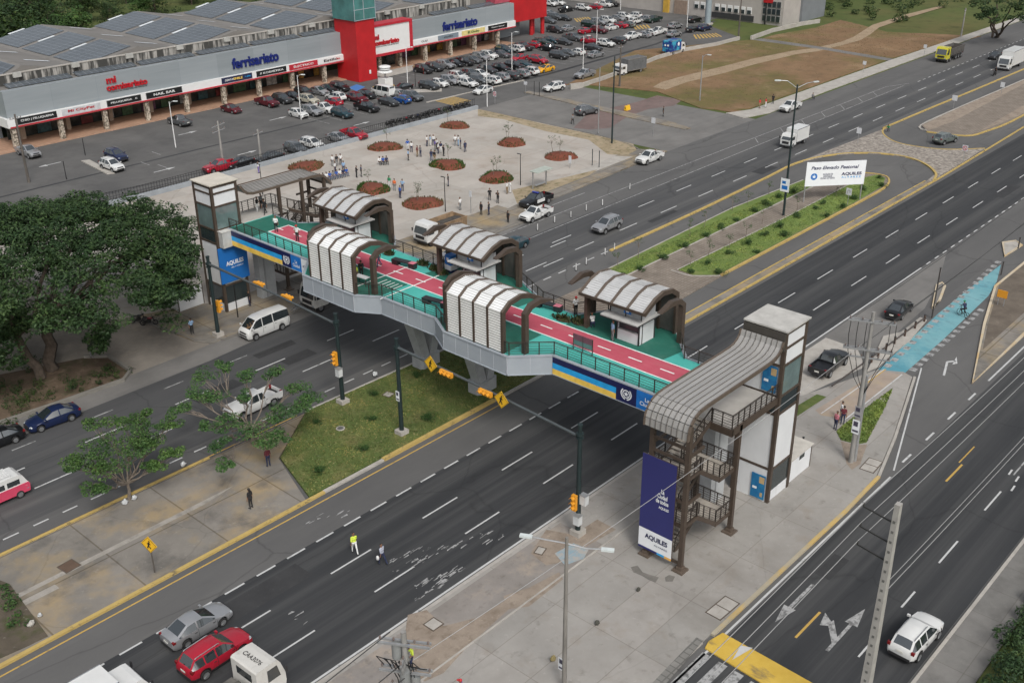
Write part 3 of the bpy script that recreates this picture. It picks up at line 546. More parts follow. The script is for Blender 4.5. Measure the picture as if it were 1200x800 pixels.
for poly in ([(54.2, 50.2), (58.75, 50.2), (58.75, 58.6), (55.3, 58.7), (54.2, 56.6)], [(54.2, 67.9), (55.3, 65.8), (58.75, 65.8), (58.75, 76.6), (56.6, 77), (54.2, 74.5)],
             [(61.5, 40.4), (63.6, 40.1), (66.1, 42.4), (66.1, 48.7), (63.9, 50.3), (61.5, 50.0)], [(61.5, 55.2), (63.8, 55.0), (66.1, 59.4), (66.1, 64.5), (64.0, 66.1), (61.5, 66.6)],
             [(61.5, 73.4), (63.8, 73.3), (66.1, 75.9), (66.1, 82.2), (62.4, 86.2), (62.3, 90.2), (56.9, 90.2), (56.8, 86.4), (61.5, 86.4)]): mb.sheet(poly, zl)
mb.build('dark_green_zone', DECKG, deck)
mb = MB(); mb.sheet([(58.95, 34.2), (61.3, 34.2), (61.3, 86.3), (58.95, 86.3)], DZ+.008); mb.build('cycle_lane', LANE, deck)
mb = MB()
for x in (58.9, 61.35): mb.sheet([(x-.06, 34.2), (x+.06, 34.2), (x+.06, 86.4), (x-.06, 86.4)], DZ+.013)
mb.sheet([(58.84, 86.3), (61.41, 86.3), (61.41, 86.46), (58.84, 86.46)], DZ+.017)
y = 35.5
while y < 86: mb.sheet([(60.05, y), (60.19, y), (60.19, y+1.25), (60.05, y+1.25)], DZ+.013); y += 2.95
for y in (65.25, 68.9): mb.sheet([(55.0, y-.07), (65.5 if y < 66 else 62.0, y-.07), (65.5 if y < 66 else 62.0, y+.07), (55.0, y+.07)], DZ+.017)
for k in range(5): mb.sheet([(57.0+.0, 66+.5*k), (58.3, 66+.5*k), (58.3, 66.09+.5*k), (57.0, 66.09+.5*k)], DZ+.013)
mb.build('lane_lines', DWHITE, deck)
# edge girders
def girder(line_, y_from=None):
    a = MB(); s_ = a
    for i in range(len(line_)-1):
        p, q = Vector((*line_[i], 0)), Vector((*line_[i+1], 0)); d = (q-p); L = d.length; d.normalize(); nrm = Vector((d.y, -d.x, 0))
        a.bar(p+Vector((0, 0, 8.18)), q+Vector((0, 0, 8.18)), .16, 1.52)
        a.bar(p+Vector((0, 0, 8.97)), q+Vector((0, 0, 8.97)), .26, .1); a.bar(p+Vector((0, 0, 7.42)), q+Vector((0, 0, 7.42)), .3, .06)
        n_ = max(1, int(L/1.35))
        for k in range(n_+1):
            c = p+d*(L*k/n_); s_.bar(c+Vector((0, 0, 7.5)), c+Vector((0, 0, 8.9)), .19, .03, 1, upv=(d.x, d.y, 0))
    return a.build('girder', [GREYST, GREYSEAM], fb)
girder(NEAR); girder(FAR)
mb = MB(); mb.prism([(57.2, 34), (63.2, 34), (63.2, 90.4), (57.2, 90.4)], 7.7, 8.62)
mb.prism([(55.2, 50), (65.2, 42), (65.2, 49), (55.2, 57)], 8.0, 8.62); mb.build('box_girder', GREYST, fb)
# supports
def vpier(cx, cy):
    a = MB(); a.prism([(cx-1.25, cy-.55), (cx-1.0, cy-.78), (cx+1.0, cy-.78), (cx+1.25, cy-.55), (cx+1.25, cy+.55), (cx+1.0, cy+.78), (cx-1.0, cy+.78), (cx-1.25, cy+.55)], -.1, 1.3)
    p = a.build('pier', PIERC, fb)
    for s_ in (-1, 1):
        l = MB(); x0, x1 = cx+s_*.42, cx+s_*2.3
        A = [(x0-.42, cy-.55, 1.25), (x0+.42, cy-.55, 1.25), (x0+.42, cy+.55, 1.25), (x0-.42, cy+.55, 1.25), (x1-.62, cy-.6, 7.75), (x1+.62, cy-.6, 7.75), (x1+.62, cy+.6, 7.75), (x1-.62, cy+.6, 7.75)]
        l.add(A, [(0, 1, 5, 4), (1, 2, 6, 5), (2, 3, 7, 6), (3, 0, 4, 7), (4, 5, 6, 7), (3, 2, 1, 0)]); l.build('slanted_leg', PIERC, p)
vpier(60.75, 58.85); vpier(60.9, 66.25)
for cx, cy in ((60.9, 90.9), (59.6, 34.2)):
    a = MB(); a.box((cx, cy, 3.9), (1.9, .95, 7.8)); p = a.build('slab_pier', PIERC, fb)
    a = MB(); a.box((cx-.3, cy-.5 if cy > 60 else cy-.5, 3.9), (.14, .06, 7.7)); a.build('drain_pipe', mat('pipe_grey', (.25, .26, .27), .6), p)
# railings
def railing(line_, z0, parent, h=1.08, step=1.28, name='railing', nrail=5):
    a = MB()
    for i in range(len(line_)-1):
        p = Vector(line_[i]) if len(line_[i]) == 3 else Vector((*line_[i], z0)); q = Vector(line_[i+1]) if len(line_[i+1]) == 3 else Vector((*line_[i+1], z0))
        L = (q-p).length; n_ = max(1, round(L/step))
        for k in range(n_+1 if i == len(line_)-2 else n_):
            c = p.lerp(q, k/n_); a.box(c+Vector((0, 0, h/2)), (.065, .065, h))
        a.bar(p+Vector((0, 0, h)), q+Vector((0, 0, h)), .075, .05)
        for r in range(nrail): zz = h*(.12+.76*r/(nrail-1)); a.bar(p+Vector((0, 0, zz)), q+Vector((0, 0, zz)), .025, .025)
    return a.build(name, RAILM, parent)
off = .12
railing([(56.6+off, 35.2), (56.6+off, 47.2), (54.2+off, 49.7), (54.2+off, 50.2)], DZ, fb)
railing([(54.2+off, 56.5), (55.4+off, 58.9), (55.4+off, 65.6), (54.2+off, 67.6)], DZ, fb)
railing([(54.2+off, 73.9), (56.7+off, 77.2), (56.8+off, 90.2)], DZ, fb)
railing([(62.8-off, 34.2), (62.8-off, 39.3), (64.9, 41.2)], DZ, fb)
railing([(65.9, 49.0), (63.6-off, 50.6), (63.7-off, 54.2), (65.6, 58.4)], DZ, fb)
railing([(66.0, 64.8), (63.7-off, 66.2), (63.9-off, 73.2), (65.6, 75.3)], DZ, fb)
railing([(65.6, 82.8), (62.4-off, 86.3), (62.4-off, 90.2)], DZ, fb)
# printed fascia banners
def banner_run(y0, ys, ye, y2, y3, x, sgn):
    t = thing('fascia_banner', 'striped navy, blue and yellow banner on the bridge side by the '+('near stairs' if sgn < 0 else 'far lift tower'), 'banner', (x, (y0+y3)/2, 8.1), group=None, world=True)
    X = x-.115
    def q(ya, yb, za, zb, m_, name, dx=0):
        a = MB(); a.box((X-dx, (ya+yb)/2, (za+zb)/2), (.03, abs(yb-ya), zb-za)); return a.build(name, m_, t)
    q(y0, ys, 8.42, 8.93, NAVY, 'navy_stripe'); q(y0, ys, 7.93, 8.42, SKYB, 'blue_stripe'); q(y0, ys, 7.40, 7.93, YELB, 'yellow_stripe')
    e = q(ys, ye, 7.40, 8.93, NAVY, 'emblem_panel'); b = q(ye, y2, 7.40, 8.93, MIDB, 'blue_panel'); w = q(y2, y3, 7.40, 8.93, WPRINT, 'white_panel')
    yc = (ys+ye)/2; U, V = (0, -1, 0), (0, 0, 1); XX = X-.02
    s_ = MB()
    def ring(r0, r1, a0, a1, n_=20):
        for k in range(n_):
            t0, t1 = a0+(a1-a0)*k/n_, a0+(a1-a0)*(k+1)/n_
            s_.add([(XX, yc-r*math.cos(t_), 8.2+r*math.sin(t_)) for r, t_ in ((r0, t0), (r1, t0), (r1, t1), (r0, t1))], [(0, 1, 2, 3)])
    ring(.26, .34, 0, 2*math.pi); ring(.40, .50, R(130), R(260), 9); ring(.40, .50, R(-80), R(50), 9)
    st = [(XX, yc-(.24 if k % 2 == 0 else .10)*math.sin(2*math.pi*k/10), 8.2+(.24 if k % 2 == 0 else .10)*math.cos(2*math.pi*k/10)) for k in range(10)]
    o = len(s_.v); s_.add(st+[(XX, yc, 8.2)], [(k, (k+1) % 10, 10) for k in range(10)])
    s_.build('star_emblem', WPRINT, e)
    text('slogan', 'La\nCiudad', WPRINT, b, (XX, (ye+y2)/2, 8.15), U, V, abs(y2-ye)*.66, .72, .02)
    text('name_lettering', 'AQUILES', NAVY, w, (XX, (y2+y3)/2, 8.15), U, V, abs(y3-y2)*.72, .26, .03)
banner_run(47.15, 41.04, 39.2, 37.3, 35.4, 56.6, -1)
banner_run(89.9, 81.3, 79.9, 78.3, 76.95, 56.72, 1)

# ---------------------------------------------------------------- canopies over the bays
PROF = [(0, 0), (0, 3.5), (.9, 4.12), (2.2, 4.30), (3.3, 4.02), (4.7, 3.25)]
PROF2 = [(1.1, 0), (1.1, 3.35), (1.8, 3.92), (2.9, 4.05), (4.4, 3.55)]
def arch(a, prof, y, w, t, P, mi=0, tip=False):
    "a bent steel frame: offset outline of a profile, w wide along the bridge, t deep"
    n = len(prof); inn = []
    for i, p in enumerate(prof):
        p = Vector(p); d0 = (p-Vector(prof[i-1])).normalized() if i else None; d1 = (Vector(prof[i+1])-p).normalized() if i < n-1 else None
        d = ((d0 or d1)+(d1 or d0)).normalized(); nr = Vector((d.y, -d.x)); k = t if not (tip and i == n-1) else .06
        c = nr*k/max(.6, (nr.dot(Vector(((d0 or d1).y, -(d0 or d1).x)))))
        inn.append(p+c)
    for i in range(n-1):
        q = [prof[i], prof[i+1], inn[i+1], inn[i]]
        V = [P(c[0], y+s_*w/2, c[1]) for s_ in (-1, 1) for c in q]
        a.add(V, [(0, 1, 2, 3), (7, 6, 5, 4), (0, 4, 5, 1), (1, 5, 6, 2), (2, 6, 7, 3), (3, 7, 4, 0)], mi)
def canopy(near, y0, label, group='arched canopies over the bridge bays'):
    L = 6.0 if near else 6.2
    xw = 54.15 if near else 66.15; sg = 1 if near else -1
    t = thing('canopy', label, 'canopy', (xw, y0+L/2, DZ), group=group, world=True)
    P = lambda d, y, z: (xw+sg*d, y, DZ+z)
    for k in range(5):
        a = MB(); arch(a, PROF, y0+L*k/4, .20, .38, P); a.build('rib', BROWN, t)
        e = MB(); arch(e, [(p[0]-.012, p[1]+.012) for p in PROF[1:]], y0+L*k/4, .215, .05, P); e.build('rib_edge', BROWN_L, t)
    for s_, yy in ((-1, y0-1.25), (1, y0+L+1.25)):
        a = MB(); arch(a, PROF2, yy, .42, .40, P, tip=True); a.build('end_frame', BROWN, t)
    a = MB()
    for k in range(4):
        ya, yb = y0+L*k/4+.10, y0+L*(k+1)/4-.10; z = .12
        while z < 3.42:
            V = [P(.04, ya, z), P(.04, yb, z), P(.06, yb, z+.145), P(.06, ya, z+.145), P(.07, ya, z), P(.07, yb, z), P(.09, yb, z+.145), P(.09, ya, z+.145)]
            a.add(V, [(0, 1, 2, 3), (4, 5, 6, 7), (0, 1, 5, 4), (2, 3, 7, 6)]); z += .215
    lw = a.build('louvre_wall', LOUV, t)
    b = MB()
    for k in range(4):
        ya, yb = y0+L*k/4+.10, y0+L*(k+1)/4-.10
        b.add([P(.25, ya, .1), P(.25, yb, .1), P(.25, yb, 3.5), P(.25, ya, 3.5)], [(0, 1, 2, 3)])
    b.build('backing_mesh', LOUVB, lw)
    a, c = MB(), MB()
    for k in range(4):
        ya, yb = y0+L*k/4+.10, y0+L*(k+1)/4-.10
        for i in range(1, len(PROF)-1):
            p, q = Vector(PROF[i]), Vector(PROF[i+1]); d = (q-p).normalized(); nr = Vector((d.y, -d.x))*.10
            for (u0, u1) in ((0, 1),):
                A, B = p+nr, q+nr
                a.add([P(A.x, ya, A.y), P(A.x, yb, A.y), P(B.x, yb, B.y), P(B.x, ya, B.y), P(A.x+nr.x*.4, ya, A.y+nr.y*.4), P(A.x+nr.x*.4, yb, A.y+nr.y*.4), P(B.x+nr.x*.4, yb, B.y+nr.y*.4), P(B.x+nr.x*.4, ya, B.y+nr.y*.4)],
                      [(0, 1, 2, 3), (4, 5, 6, 7), (0, 1, 5, 4), (2, 3, 7, 6)])
            m_ = int((q-p).length/.21)
            for j in range(m_+1):
                r = p.lerp(q, j/m_)+nr*.7
                c.bar(P(r.x, ya, r.y), P(r.x, yb, r.y), .022, .022)
    rs = a.build('roof_sheet', WSHEET if near else mat('shaded_sheet', (.50, .51, .52), .4, 0, .08, 1.), t); c.build('purlin', mat('purlin_grey', (.46, .46, .45), .5), rs)  # far roofs: darker copy of the sheet, shade of their facing put into the colour
    a = MB(); e = PROF[-1]; a.bar(P(e[0]-.05, y0-.1, e[1]-.12), P(e[0]-.05, y0+L+.1, e[1]-.12), .12, .22); a.build('edge_beam', BROWN, t)
    a = MB(); a.bar(P(.2, y0, 3.4), P(.2, y0+L, 3.4), .12, .12); a.build('edge_beam', BROWN, t)
    if not near: a = MB(); a.box((xw+sg*3.9, y0+L-.2, DZ+1.75), (.42, .30, 3.5)); a.build('post', BROWN, t)
    return t
canopy(True, 50.3, 'near side bridge canopy with louvred wall, closest to the near stair tower')
canopy(True, 67.7, 'near side bridge canopy with louvred wall, above the white flatbed truck')
canopy(False, 42.4, 'far side bridge canopy over the kiosk beside the stair roof')
canopy(False, 59.3, 'far side bridge canopy over the kiosk in the middle of the span')
canopy(False, 75.9, 'far side bridge canopy over the kiosk nearest the plaza trees')
def kiosk(y0, label):
    x0, x1, y1 = 62.15, 64.2, y0+2.1
    t = thing('kiosk', label, 'kiosk', ((x0+x1)/2, y0+1, DZ), group='white kiosks on the bridge', world=True); BLK = mat('black_trim', (.03, .03, .032), .5)
    a = MB(); a.bx(x0, x1, y0, y1, DZ, DZ+.95); a.bx(x0+.02, x1, y0, y0+.09, DZ+.95, DZ+1.92); a.bx(x1-.09, x1, y0+.09, y1, DZ+.95, DZ+1.92); a.bx(x0+.02, x1-.09, y1-.09, y1, DZ+.95, DZ+1.92); b = a.build('booth_wall', WPANEL, t)
    for x in (x0, x1):
        for y in (y0, y1): a = MB(); a.box((x, y, DZ+.97), (.1, .1, 1.94)); a.build('corner_post', BLK, t)
    a = MB(); a.box((x0+.42, y0-.02, DZ+.96), (.06, .05, 1.9)); a.build('trim', BLK, t)
    a = MB(); a.bx(x0+.1, x0+.13, y0+.2, y1-.12, DZ+.97, DZ+1.85); a.build('serving_hatch', mat('hatch_dark', (.05, .055, .06), .25), t)
    a = MB(); a.bx(x0-.05, x0+.3, y0+.1, y1-.05, DZ+.95, DZ+1.0); a.build('counter', mat('counter_grey', (.3, .3, .3), .5), t)
    a = MB(); a.prism([(61.35, y0-.35), (64.5, y0-.35), (64.5, y0+3.2), (61.35, y0+3.2)], DZ+1.95, DZ+2.12); s_ = a.build('roof_slab', mat('slab_grey', (.46, .46, .45), .7), t)
    a = MB(); a.bx(61.33, 61.36, y0-.37, y0+3.22, DZ+1.93, DZ+2.02); a.bx(61.33, 64.52, y0-.38, y0-.355, DZ+1.93, DZ+2.02); a.build('slab_edge', BLK, s_)
    a = MB(); a.bx(62.3, 62.36, y0-.1, y0+2.9, DZ+2.14, DZ+2.95); a.bx(62.36, 64.1, y0-.1, y0-.04, DZ+2.14, DZ+2.95); u = a.build('sign_band', mat('band_grey', (.33, .34, .35), .6), t)
    a = MB(); a.bx(62.24, 62.29, y0+.9, y0+1.6, DZ+2.35, DZ+2.9); sgn = a.build('blue_sign', MIDB, u); a = MB(); a.box((62.225, y0+1.25, DZ+2.62), (.012, .28, .26)); a.build('sign_mark', WPRINT, sgn)
    a = MB()
    for y in (y0-.1, y0+1.4, y0+2.9): a.box((62.25, y, DZ+2.6), (.07, .07, 1.0))
    a.bar((62.25, y0-.1, DZ+3.0), (62.25, y0+2.9, DZ+3.0), .07, .07); a.build('band_frame', BLK, u)
kiosk(43.2, 'white kiosk under the far canopy beside the stair roof'); kiosk(60.2, 'white kiosk under the mid-span canopy behind the blue totem'); kiosk(76.9, 'white kiosk under the far canopy nearest the plaza trees')

# ---------------------------------------------------------------- lift towers and stairs (the far one is the near one turned round)
def lift_tower(turn, label):
    Q = (lambda x, y: (x, y)) if not turn else (lambda x, y: (120.3-x, 124.3-y))
    c = Q(63.4, 32.35); t = thing('lift_tower', label, 'lift tower', (*c, 0), world=True)
    X0, X1, Y0, Y1 = 61.85, 64.95, 30.7, 33.95; H = 14.2 if not turn else 13.7
    def B(a, x0, x1, y0, y1, z0, z1):
        p, q = Q(x0, y0), Q(x1, y1); a.bx(min(p[0], q[0]), max(p[0], q[0]), min(p[1], q[1]), max(p[1], q[1]), z0, z1)
    a = MB()
    for x in (X0, X1-.28):
        for y in (Y0, Y1-.28): B(a, x, x+.28, y, y+.28, 0, H-.12)
    for z in (2.9, 7.5, 8.95, 11.4, 12.75, H-.3): 
        B(a, X0+.28, X1-.28, Y0+.02, Y0+.2, z, z+.18); B(a, X0+.28, X1-.28, Y1-.2, Y1-.02, z, z+.18); B(a, X0+.02, X0+.2, Y0+.28, Y1-.28, z, z+.18); B(a, X1-.2, X1-.02, Y0+.28, Y1-.28, z, z+.18)
    B(a, X0-.02, X1+.02, Y0-.02, Y1+.02, H-.12, H-.02)
    a.build('steel_frame', BROWN, t)
    def face(z0, z1, m_, name, faces='nsew', inset=.09):
        a = MB()
        if 's' in faces: B(a, X0+.28, X1-.28, Y0+inset, Y0+inset+.04, z0, z1)
        if 'n' in faces: B(a, X0+.28, X1-.28, Y1-inset-.04, Y1-inset, z0, z1)
        if 'w' in faces: B(a, X0+inset, X0+inset+.04, Y0+.28, Y1-.28, z0, z1)
        if 'e' in faces: B(a, X1-inset-.04, X1-inset, Y0+.28, Y1-.28, z0, z1)
        return a.build(name, m_, t)
    face(0, 1.0, WPANEL, 'white_cladding', 'nse'); face(0.0, 2.9, WPANEL, 'white_cladding', 'w', .05); face(3.08, 7.5, WPANEL, 'white_cladding'); face(11.58, 12.75, WPANEL, 'white_cladding'); face(12.93, H-.3, WPANEL, 'white_cladding')
    face(9.13, 11.4, GLASSL, 'glass_pane', 'nse' if not turn else 'nsew'); face(7.68, 8.95, GLASS, 'glass_pane'); face(1.0, 2.9, GLASS, 'glass_pane', 'nse')
    if not turn: face(9.13, 11.4, WPANEL, 'white_cladding', 'w')
    a = MB(); B(a, X0+.5, X1-.5, Y0+.5, Y1-.5, .2, 11.3); a.build('lift_shaft', mat('shaft_dark', (.10, .125, .13), .4, 0, .3, 1.), t)
    a = MB(); B(a, X0-.12, X1+.12, Y0-.12, Y1+.12, H-.02, H+.1); a.build('roof_slab', mat('roof_slab_worn', (.42, .415, .395), .9, 0, .16, .9) if not turn else mat('roof_slab_pale', (.50, .47, .41), .9, 0, .1, .8), t)
    # lift doors facing the landing
    for z in (.08, 9.1):
        a = MB(); xx = X0-.0; B(a, xx-.05, xx-.02, Y0+.35, Y0+1.5, z+.2, z+2.25); d = a.build('lift_door', mat('door_poster', (.02, .16, .33), .4, 0, 0, rgb2=None) if False else MIDDOOR, t)
        a = MB(); B(a, xx-.06, xx-.052, Y0+.42, Y0+.85, z+1.55, z+2.1); B(a, xx-.06, xx-.052, Y0+.5, Y0+.7, z+.4, z+.75); a.build('door_print', mat('door_tan', (.45, .33, .17), .5), d)
        a = MB(); B(a, xx-.06, xx-.052, Y0+1.0, Y0+1.35, z+.95, z+1.15); a.build('door_print', WPRINT, d)
    return t
MIDDOOR = ground_mat('door_blue', [((.012, .10, .27), (.02, .20, .40), 1.5, None, .35, .65, 1)], rough=.4, bump=0)
lift_tower(False, 'tall lift tower with white panels and brown frame beside the near stair roof')
lift_tower(True, 'tall lift tower with white panels behind the blue banner and big tree')

def stair_block(turn, label):
    sgn = -1 if turn else 1
    Q3 = (lambda p: Vector(p)) if not turn else (lambda p: Vector((120.3-p[0], 124.3-p[1], p[2])))
    t = thing('stair_tower', label, 'staircase', tuple(Q3((54, 32.4, 0))), world=True)
    def B(a, x0, x1, y0, y1, z0, z1):
        p, q = Q3((x0, y0, z0)), Q3((x1, y1, z1)); a.bx(min(p.x, q.x), max(p.x, q.x), min(p.y, q.y), max(p.y, q.y), z0, z1)
    for (x, y, h) in ((50.95, 31.1, 11.3), (50.95, 33.9, 11.3), (56.95, 30.95, 9.0), (56.95, 33.95, 11.9), (54.0, 33.95, 12.0)):
        a = MB(); B(a, x-.15, x+.15, y-.15, y+.15, .14, h); c = a.build('column', BROWN, t)
        a = MB(); B(a, x-.42, x+.42, y-.42, y+.42, .13, .26); B(a, x-.22, x+.22, y-.22, y+.22, .26, .5); a.build('base_plate', BROWN_L, c)
    TREAD = mat('stair_tread', (.36, .33, .29), .85, 0, .15, 2.)
    def landing(x0, x1, y0, y1, z):
        a = MB(); B(a, x0+.08, x1-.08, y0+.08, y1-.08, z-.12, z); l = a.build('landing', TREAD, t)
        a = MB(); B(a, x0, x1, y0, y0+.08, z-.3, z); B(a, x0, x1, y1-.08, y1, z-.3, z); B(a, x0, x0+.08, y0+.08, y1-.08, z-.3, z); B(a, x1-.08, x1, y0+.08, y1-.08, z-.3, z); a.build('edge_beam', BROWN, l)
    def flight(x0, z0, x1, z1, y0, y1):
        a, b = MB(), MB(); n = 11; dx = (x1-x0)/n; dz = (z1-z0)/n
        for k in range(n): B(a, min(x0+dx*k, x0+dx*(k+1)), max(x0+dx*k, x0+dx*(k+1)), y0+.07, y1-.07, z0+dz*(k+1)-.06, z0+dz*(k+1))
        f = a.build('stair_flight', TREAD, t)
        for y in (y0, y1): b.bar(Q3((x0, y, z0-.05)), Q3((x1, y, z1-.05)), .08, .32)
        b.build('stringer', BROWN, f)
        for y in (y0, y1): railing([tuple(Q3((x0, y, z0+.1))), tuple(Q3((x1, y, z1+.1)))], 0, f, 1.0, 1.0)
    ym = 32.45
    # landings at 2, 4.2, 6, 8 ... : right-hand ones at x 55..57, left-hand ones at x 50.9..52.3
    for z in (1.95, 5.6): landing(54.9, 56.95, 30.95, 33.9, z)
    for z in (3.8, 7.4): landing(50.95, 52.4, 31.1, 33.9, z)
    flight(52.4, .13, 54.9, 1.95, ym+.1, 33.85); flight(54.9, 1.95, 52.4, 3.8, 31.0, ym-.1); flight(52.4, 3.8, 54.9, 5.6, ym+.1, 33.85)
    flight(54.9, 5.6, 52.4, 7.4, 31.0, ym-.1); flight(52.4, 7.4, 55.9, 9.05, ym+.1, 33.85)
    for z in (1.95, 5.6): railing([tuple(Q3(p)) for p in ((54.9, 31.0, z), (56.9, 31.0, z), (56.9, 33.85, z), (54.9, 33.85, z))], 0, t, 1.0, .62)
    for z in (3.8, 7.4): railing([tuple(Q3(p)) for p in ((52.4, 33.85, z), (51, 33.85, z), (51, 31.05, z), (52.4, 31.05, z))], 0, t, 1.0, .7)
    a = MB(); B(a, 55.9, 61.8, 30.95, 33.95, 8.82, 9.06); pl = a.build('top_platform', mat('platform_floor', (.40, .385, .36), .9, 0, .08, 1.), t)
    a = MB(); B(a, 55.8, 61.8, 30.8, 30.95, 8.55, 9.05); B(a, 55.75, 55.9, 30.8, ym+.1, 8.55, 9.05); B(a, 55.9, 61.8, 31.2, 33.8, 8.5, 8.82); a.build('platform_beam', BROWN, pl)
    railing([tuple(Q3(p)) for p in ((55.85, ym, 9.05), (55.85, 30.9, 9.05), (61.8, 30.9, 9.05))], 0, t, 1.08, .78)
    for y in (31.0, 33.85):
        for z in (3.7, 5.5, 7.4, 9.2): a = MB(); a.bar(Q3((50.95, y, z)), Q3((52.6, y, z)), .12, .2); a.build('side_beam', BROWN, t)
    for z in (.6, 5.5, 8.6, 9.6, 10.6): a = MB(); B(a, 50.85, 50.97, 31.2, 33.85, z, z+.2); a.build('cross_beam', BROWN, t)
    # standing seam roof
    pr = [(61.7, 13.5), (61.55, 13.05), (61.25, 12.75), (60.8, 12.52), (60.2, 12.42), (59, 12.40), (52.2, 12.40), (51.4, 12.33), (50.85, 12.1), (50.5, 11.75), (50.33, 11.3), (50.3, 10.75)] if not turn else [(61.7, 12.9), (61.3, 12.3), (60.9, 11.95), (60.2, 11.78), (59, 11.75), (52.6, 11.75), (51.6, 11.66), (51.0, 11.4), (50.5, 10.9), (50.2, 10.4)]
    y0, y1 = 30.75, 34.1
    a, s_, u, u2 = MB(), MB(), MB(), MB()
    for i in range(len(pr)-1):
        p, q = Vector(pr[i]), Vector(pr[i+1]); d = (q-p).normalized(); nr = Vector((-d.y, d.x))*-.12
        V = [Q3((c.x, y, c.y)) for y in (y0, y1) for c in (p, q, q-nr*-1*0+nr, p+nr)]
        a.add(V, [(0, 1, 5, 4), (3, 7, 6, 2), (0, 3, 2, 1), (4, 5, 6, 7)])
        for k in range(9):
            y = y0+.03+(y1-y0-.06)*k/8; up_ = Vector((0, 0, 1)) if abs(d.x) > .5 else Vector((-1, 0, 0))
            s_.bar(Q3((p.x, y, p.y))+Vector((nr.x*sgn, 0, nr.y))*1.2, Q3((q.x, y, q.y))+Vector((nr.x*sgn, 0, nr.y))*1.2, .032, .07)
        for y, uu in ((y0, u), (y1, u2)):
            uu.bar(Q3((p.x, y, p.y))+Vector((nr.x*sgn, 0, nr.y))*.8, Q3((q.x, y, q.y))+Vector((nr.x*sgn, 0, nr.y))*.8, .1, .26)
    rf = a.build('seam_roof', mat('bronze_roofing', (.33, .325, .315), .45, .15, .10, .9, stretch=(.2, 2, 1)), t); s_.build('roof_seam', mat('roof_seam', (.15, .142, .132), .5, .3), rf); u.build('roof_edge', BROWN_L, rf); u2.build('roof_edge', BROWN_L, rf)
    if not turn:
        a = MB(); B(a, 61.68, 61.84, 30.72, 34.0, 12.75, 14.1); a.build('end_cladding', mat('bronze_panel', (.085, .078, .07), .5, .4), rf)
        a = MB(); a.bar((50.27, 34.13, 10.9), (50.30, 34.13, 11.4), .05, .05); a.bar((50.3, 34.13, 11.4), (51.2, 34.13, 12.35), .05, .05); a.bar((51.2, 34.13, 12.35), (52.6, 34.13, 12.5), .05, .05); a.build('white_cable', WPRINT, rf)
    return t
stair_block(False, 'open brown steel staircase under a curved metal roof at the near end')
stair_block(True, 'open brown steel staircase under a curved metal roof beside the plaza')
# banners
t = thing('tall_banner', 'tall navy banner with white foot hanging on the near staircase', 'banner', (50.6, 33.1, .8), world=True)
a = MB(); a.bx(50.66, 50.74, 31.68, 34.42, .8, 8.3); a.build('backing', BROWN, t)
a = MB(); a.bx(50.63, 50.66, 31.7, 34.4, 2.45, 8.3); n = a.build('navy_field', NAVY2, t)
a = MB(); a.bx(50.63, 50.66, 31.7, 34.4, .95, 2.45); w = a.build('white_foot', WPRINT, t)
for ya, yb, m_ in ((34.4, 32.85, NAVY2), (32.85, 32.25, SKYB), (32.25, 31.7, GOLD)):
    a = MB(); a.bx(50.63, 50.66, yb, ya, .78, .95); a.build('colour_bar', m_, t)
U, V = (0, -1, 0), (0, 0, 1)
text('slogan', 'La\nCiudad\nde todos', WPRINT, n, (50.615, 32.65, 5.55), U, V, 1.0, 1.15, .03)
text('slogan', 'AQUILES', WPRINT, n, (50.615, 32.5, 4.65), U, V, .8, .24, .03)
text('name_lettering', 'AQUILES', NAVY, w, (50.615, 32.95, 1.9), U, V, 1.85, .46, .035)
text('name_lettering', 'ALVAREZ', NAVY, w, (50.615, 32.55, 1.45), U, V, 1.1, .12, .01)
t = thing('lift_banner', 'square blue banner on the lift tower wall behind the signal pole', 'banner', (57.0, 90.2, 3.4), world=True)
a = MB(); a.bx(55.15, 58.55, 90.16, 90.24, 3.35, 7.2); b = a.build('blue_cloth', mat('banner_blue', (.012, .13, .42), .5, 0, .05, .5), t)
text('name_lettering', 'AQUILES', WPRINT, b, (56.95, 90.14, 5.35), (1, 0, 0), V, 2.1, .55, .035); text('name_lettering', 'ALVAREZ', WPRINT, b, (57.2, 90.14, 4.88), (1, 0, 0), V, 1.5, .14, .01)
t = thing('utility_box', 'grey electrical box high on the far end of the bridge', 'box', (58.2, 89.9, 7.6), world=True); a = MB(); a.bx(55.55, 56.6, 89.6, 90.3, 7.3, 8.95); a.build('casing', mat('box_grey', (.42, .43, .42), .6), t); a = MB(); a.bx(55.5, 56.65, 89.55, 90.35, 8.95, 9.02); a.build('lid', mat('box_grey2', (.5, .5, .48), .6), t)
# service sheds at the tower feet
def shed(x0, x1, y0, y1, h, label):
    t = thing('service_shed', label, 'shed', ((x0+x1)/2, (y0+y1)/2, .13), world=True)
    a = MB(); a.bx(x0, x1, y0, y1, .13, h); a.build('wall', WPANEL, t); a = MB(); a.bx(x0-.12, x1+.12, y0-.12, y1+.12, h, h+.1); a.build('roof', mat('shed_roof', (.46, .44, .40), .8, 0, .1), t)
    a = MB(); a.bx(x0-.02, x0+.06, y0-.03, y0+.05, .13, h); a.bx(x1-.06, x1+.03, y0-.03, y0+.05, .13, h); a.build('corner_trim', BROWN, t); a = MB(); a.bx(x0+(x1-x0)*.42, x0+(x1-x0)*.66, y0-.02, y0+.02, h-.55, h-.2); a.build('vent', GLASS, t)
shed(65.3, 68.6, 30.9, 33.4, 2.1, 'low white shed against the near lift tower'); shed(52.2, 55.2, 94.2, 97.5, 2.5, 'white shed partly under the big tree by the far lift tower')

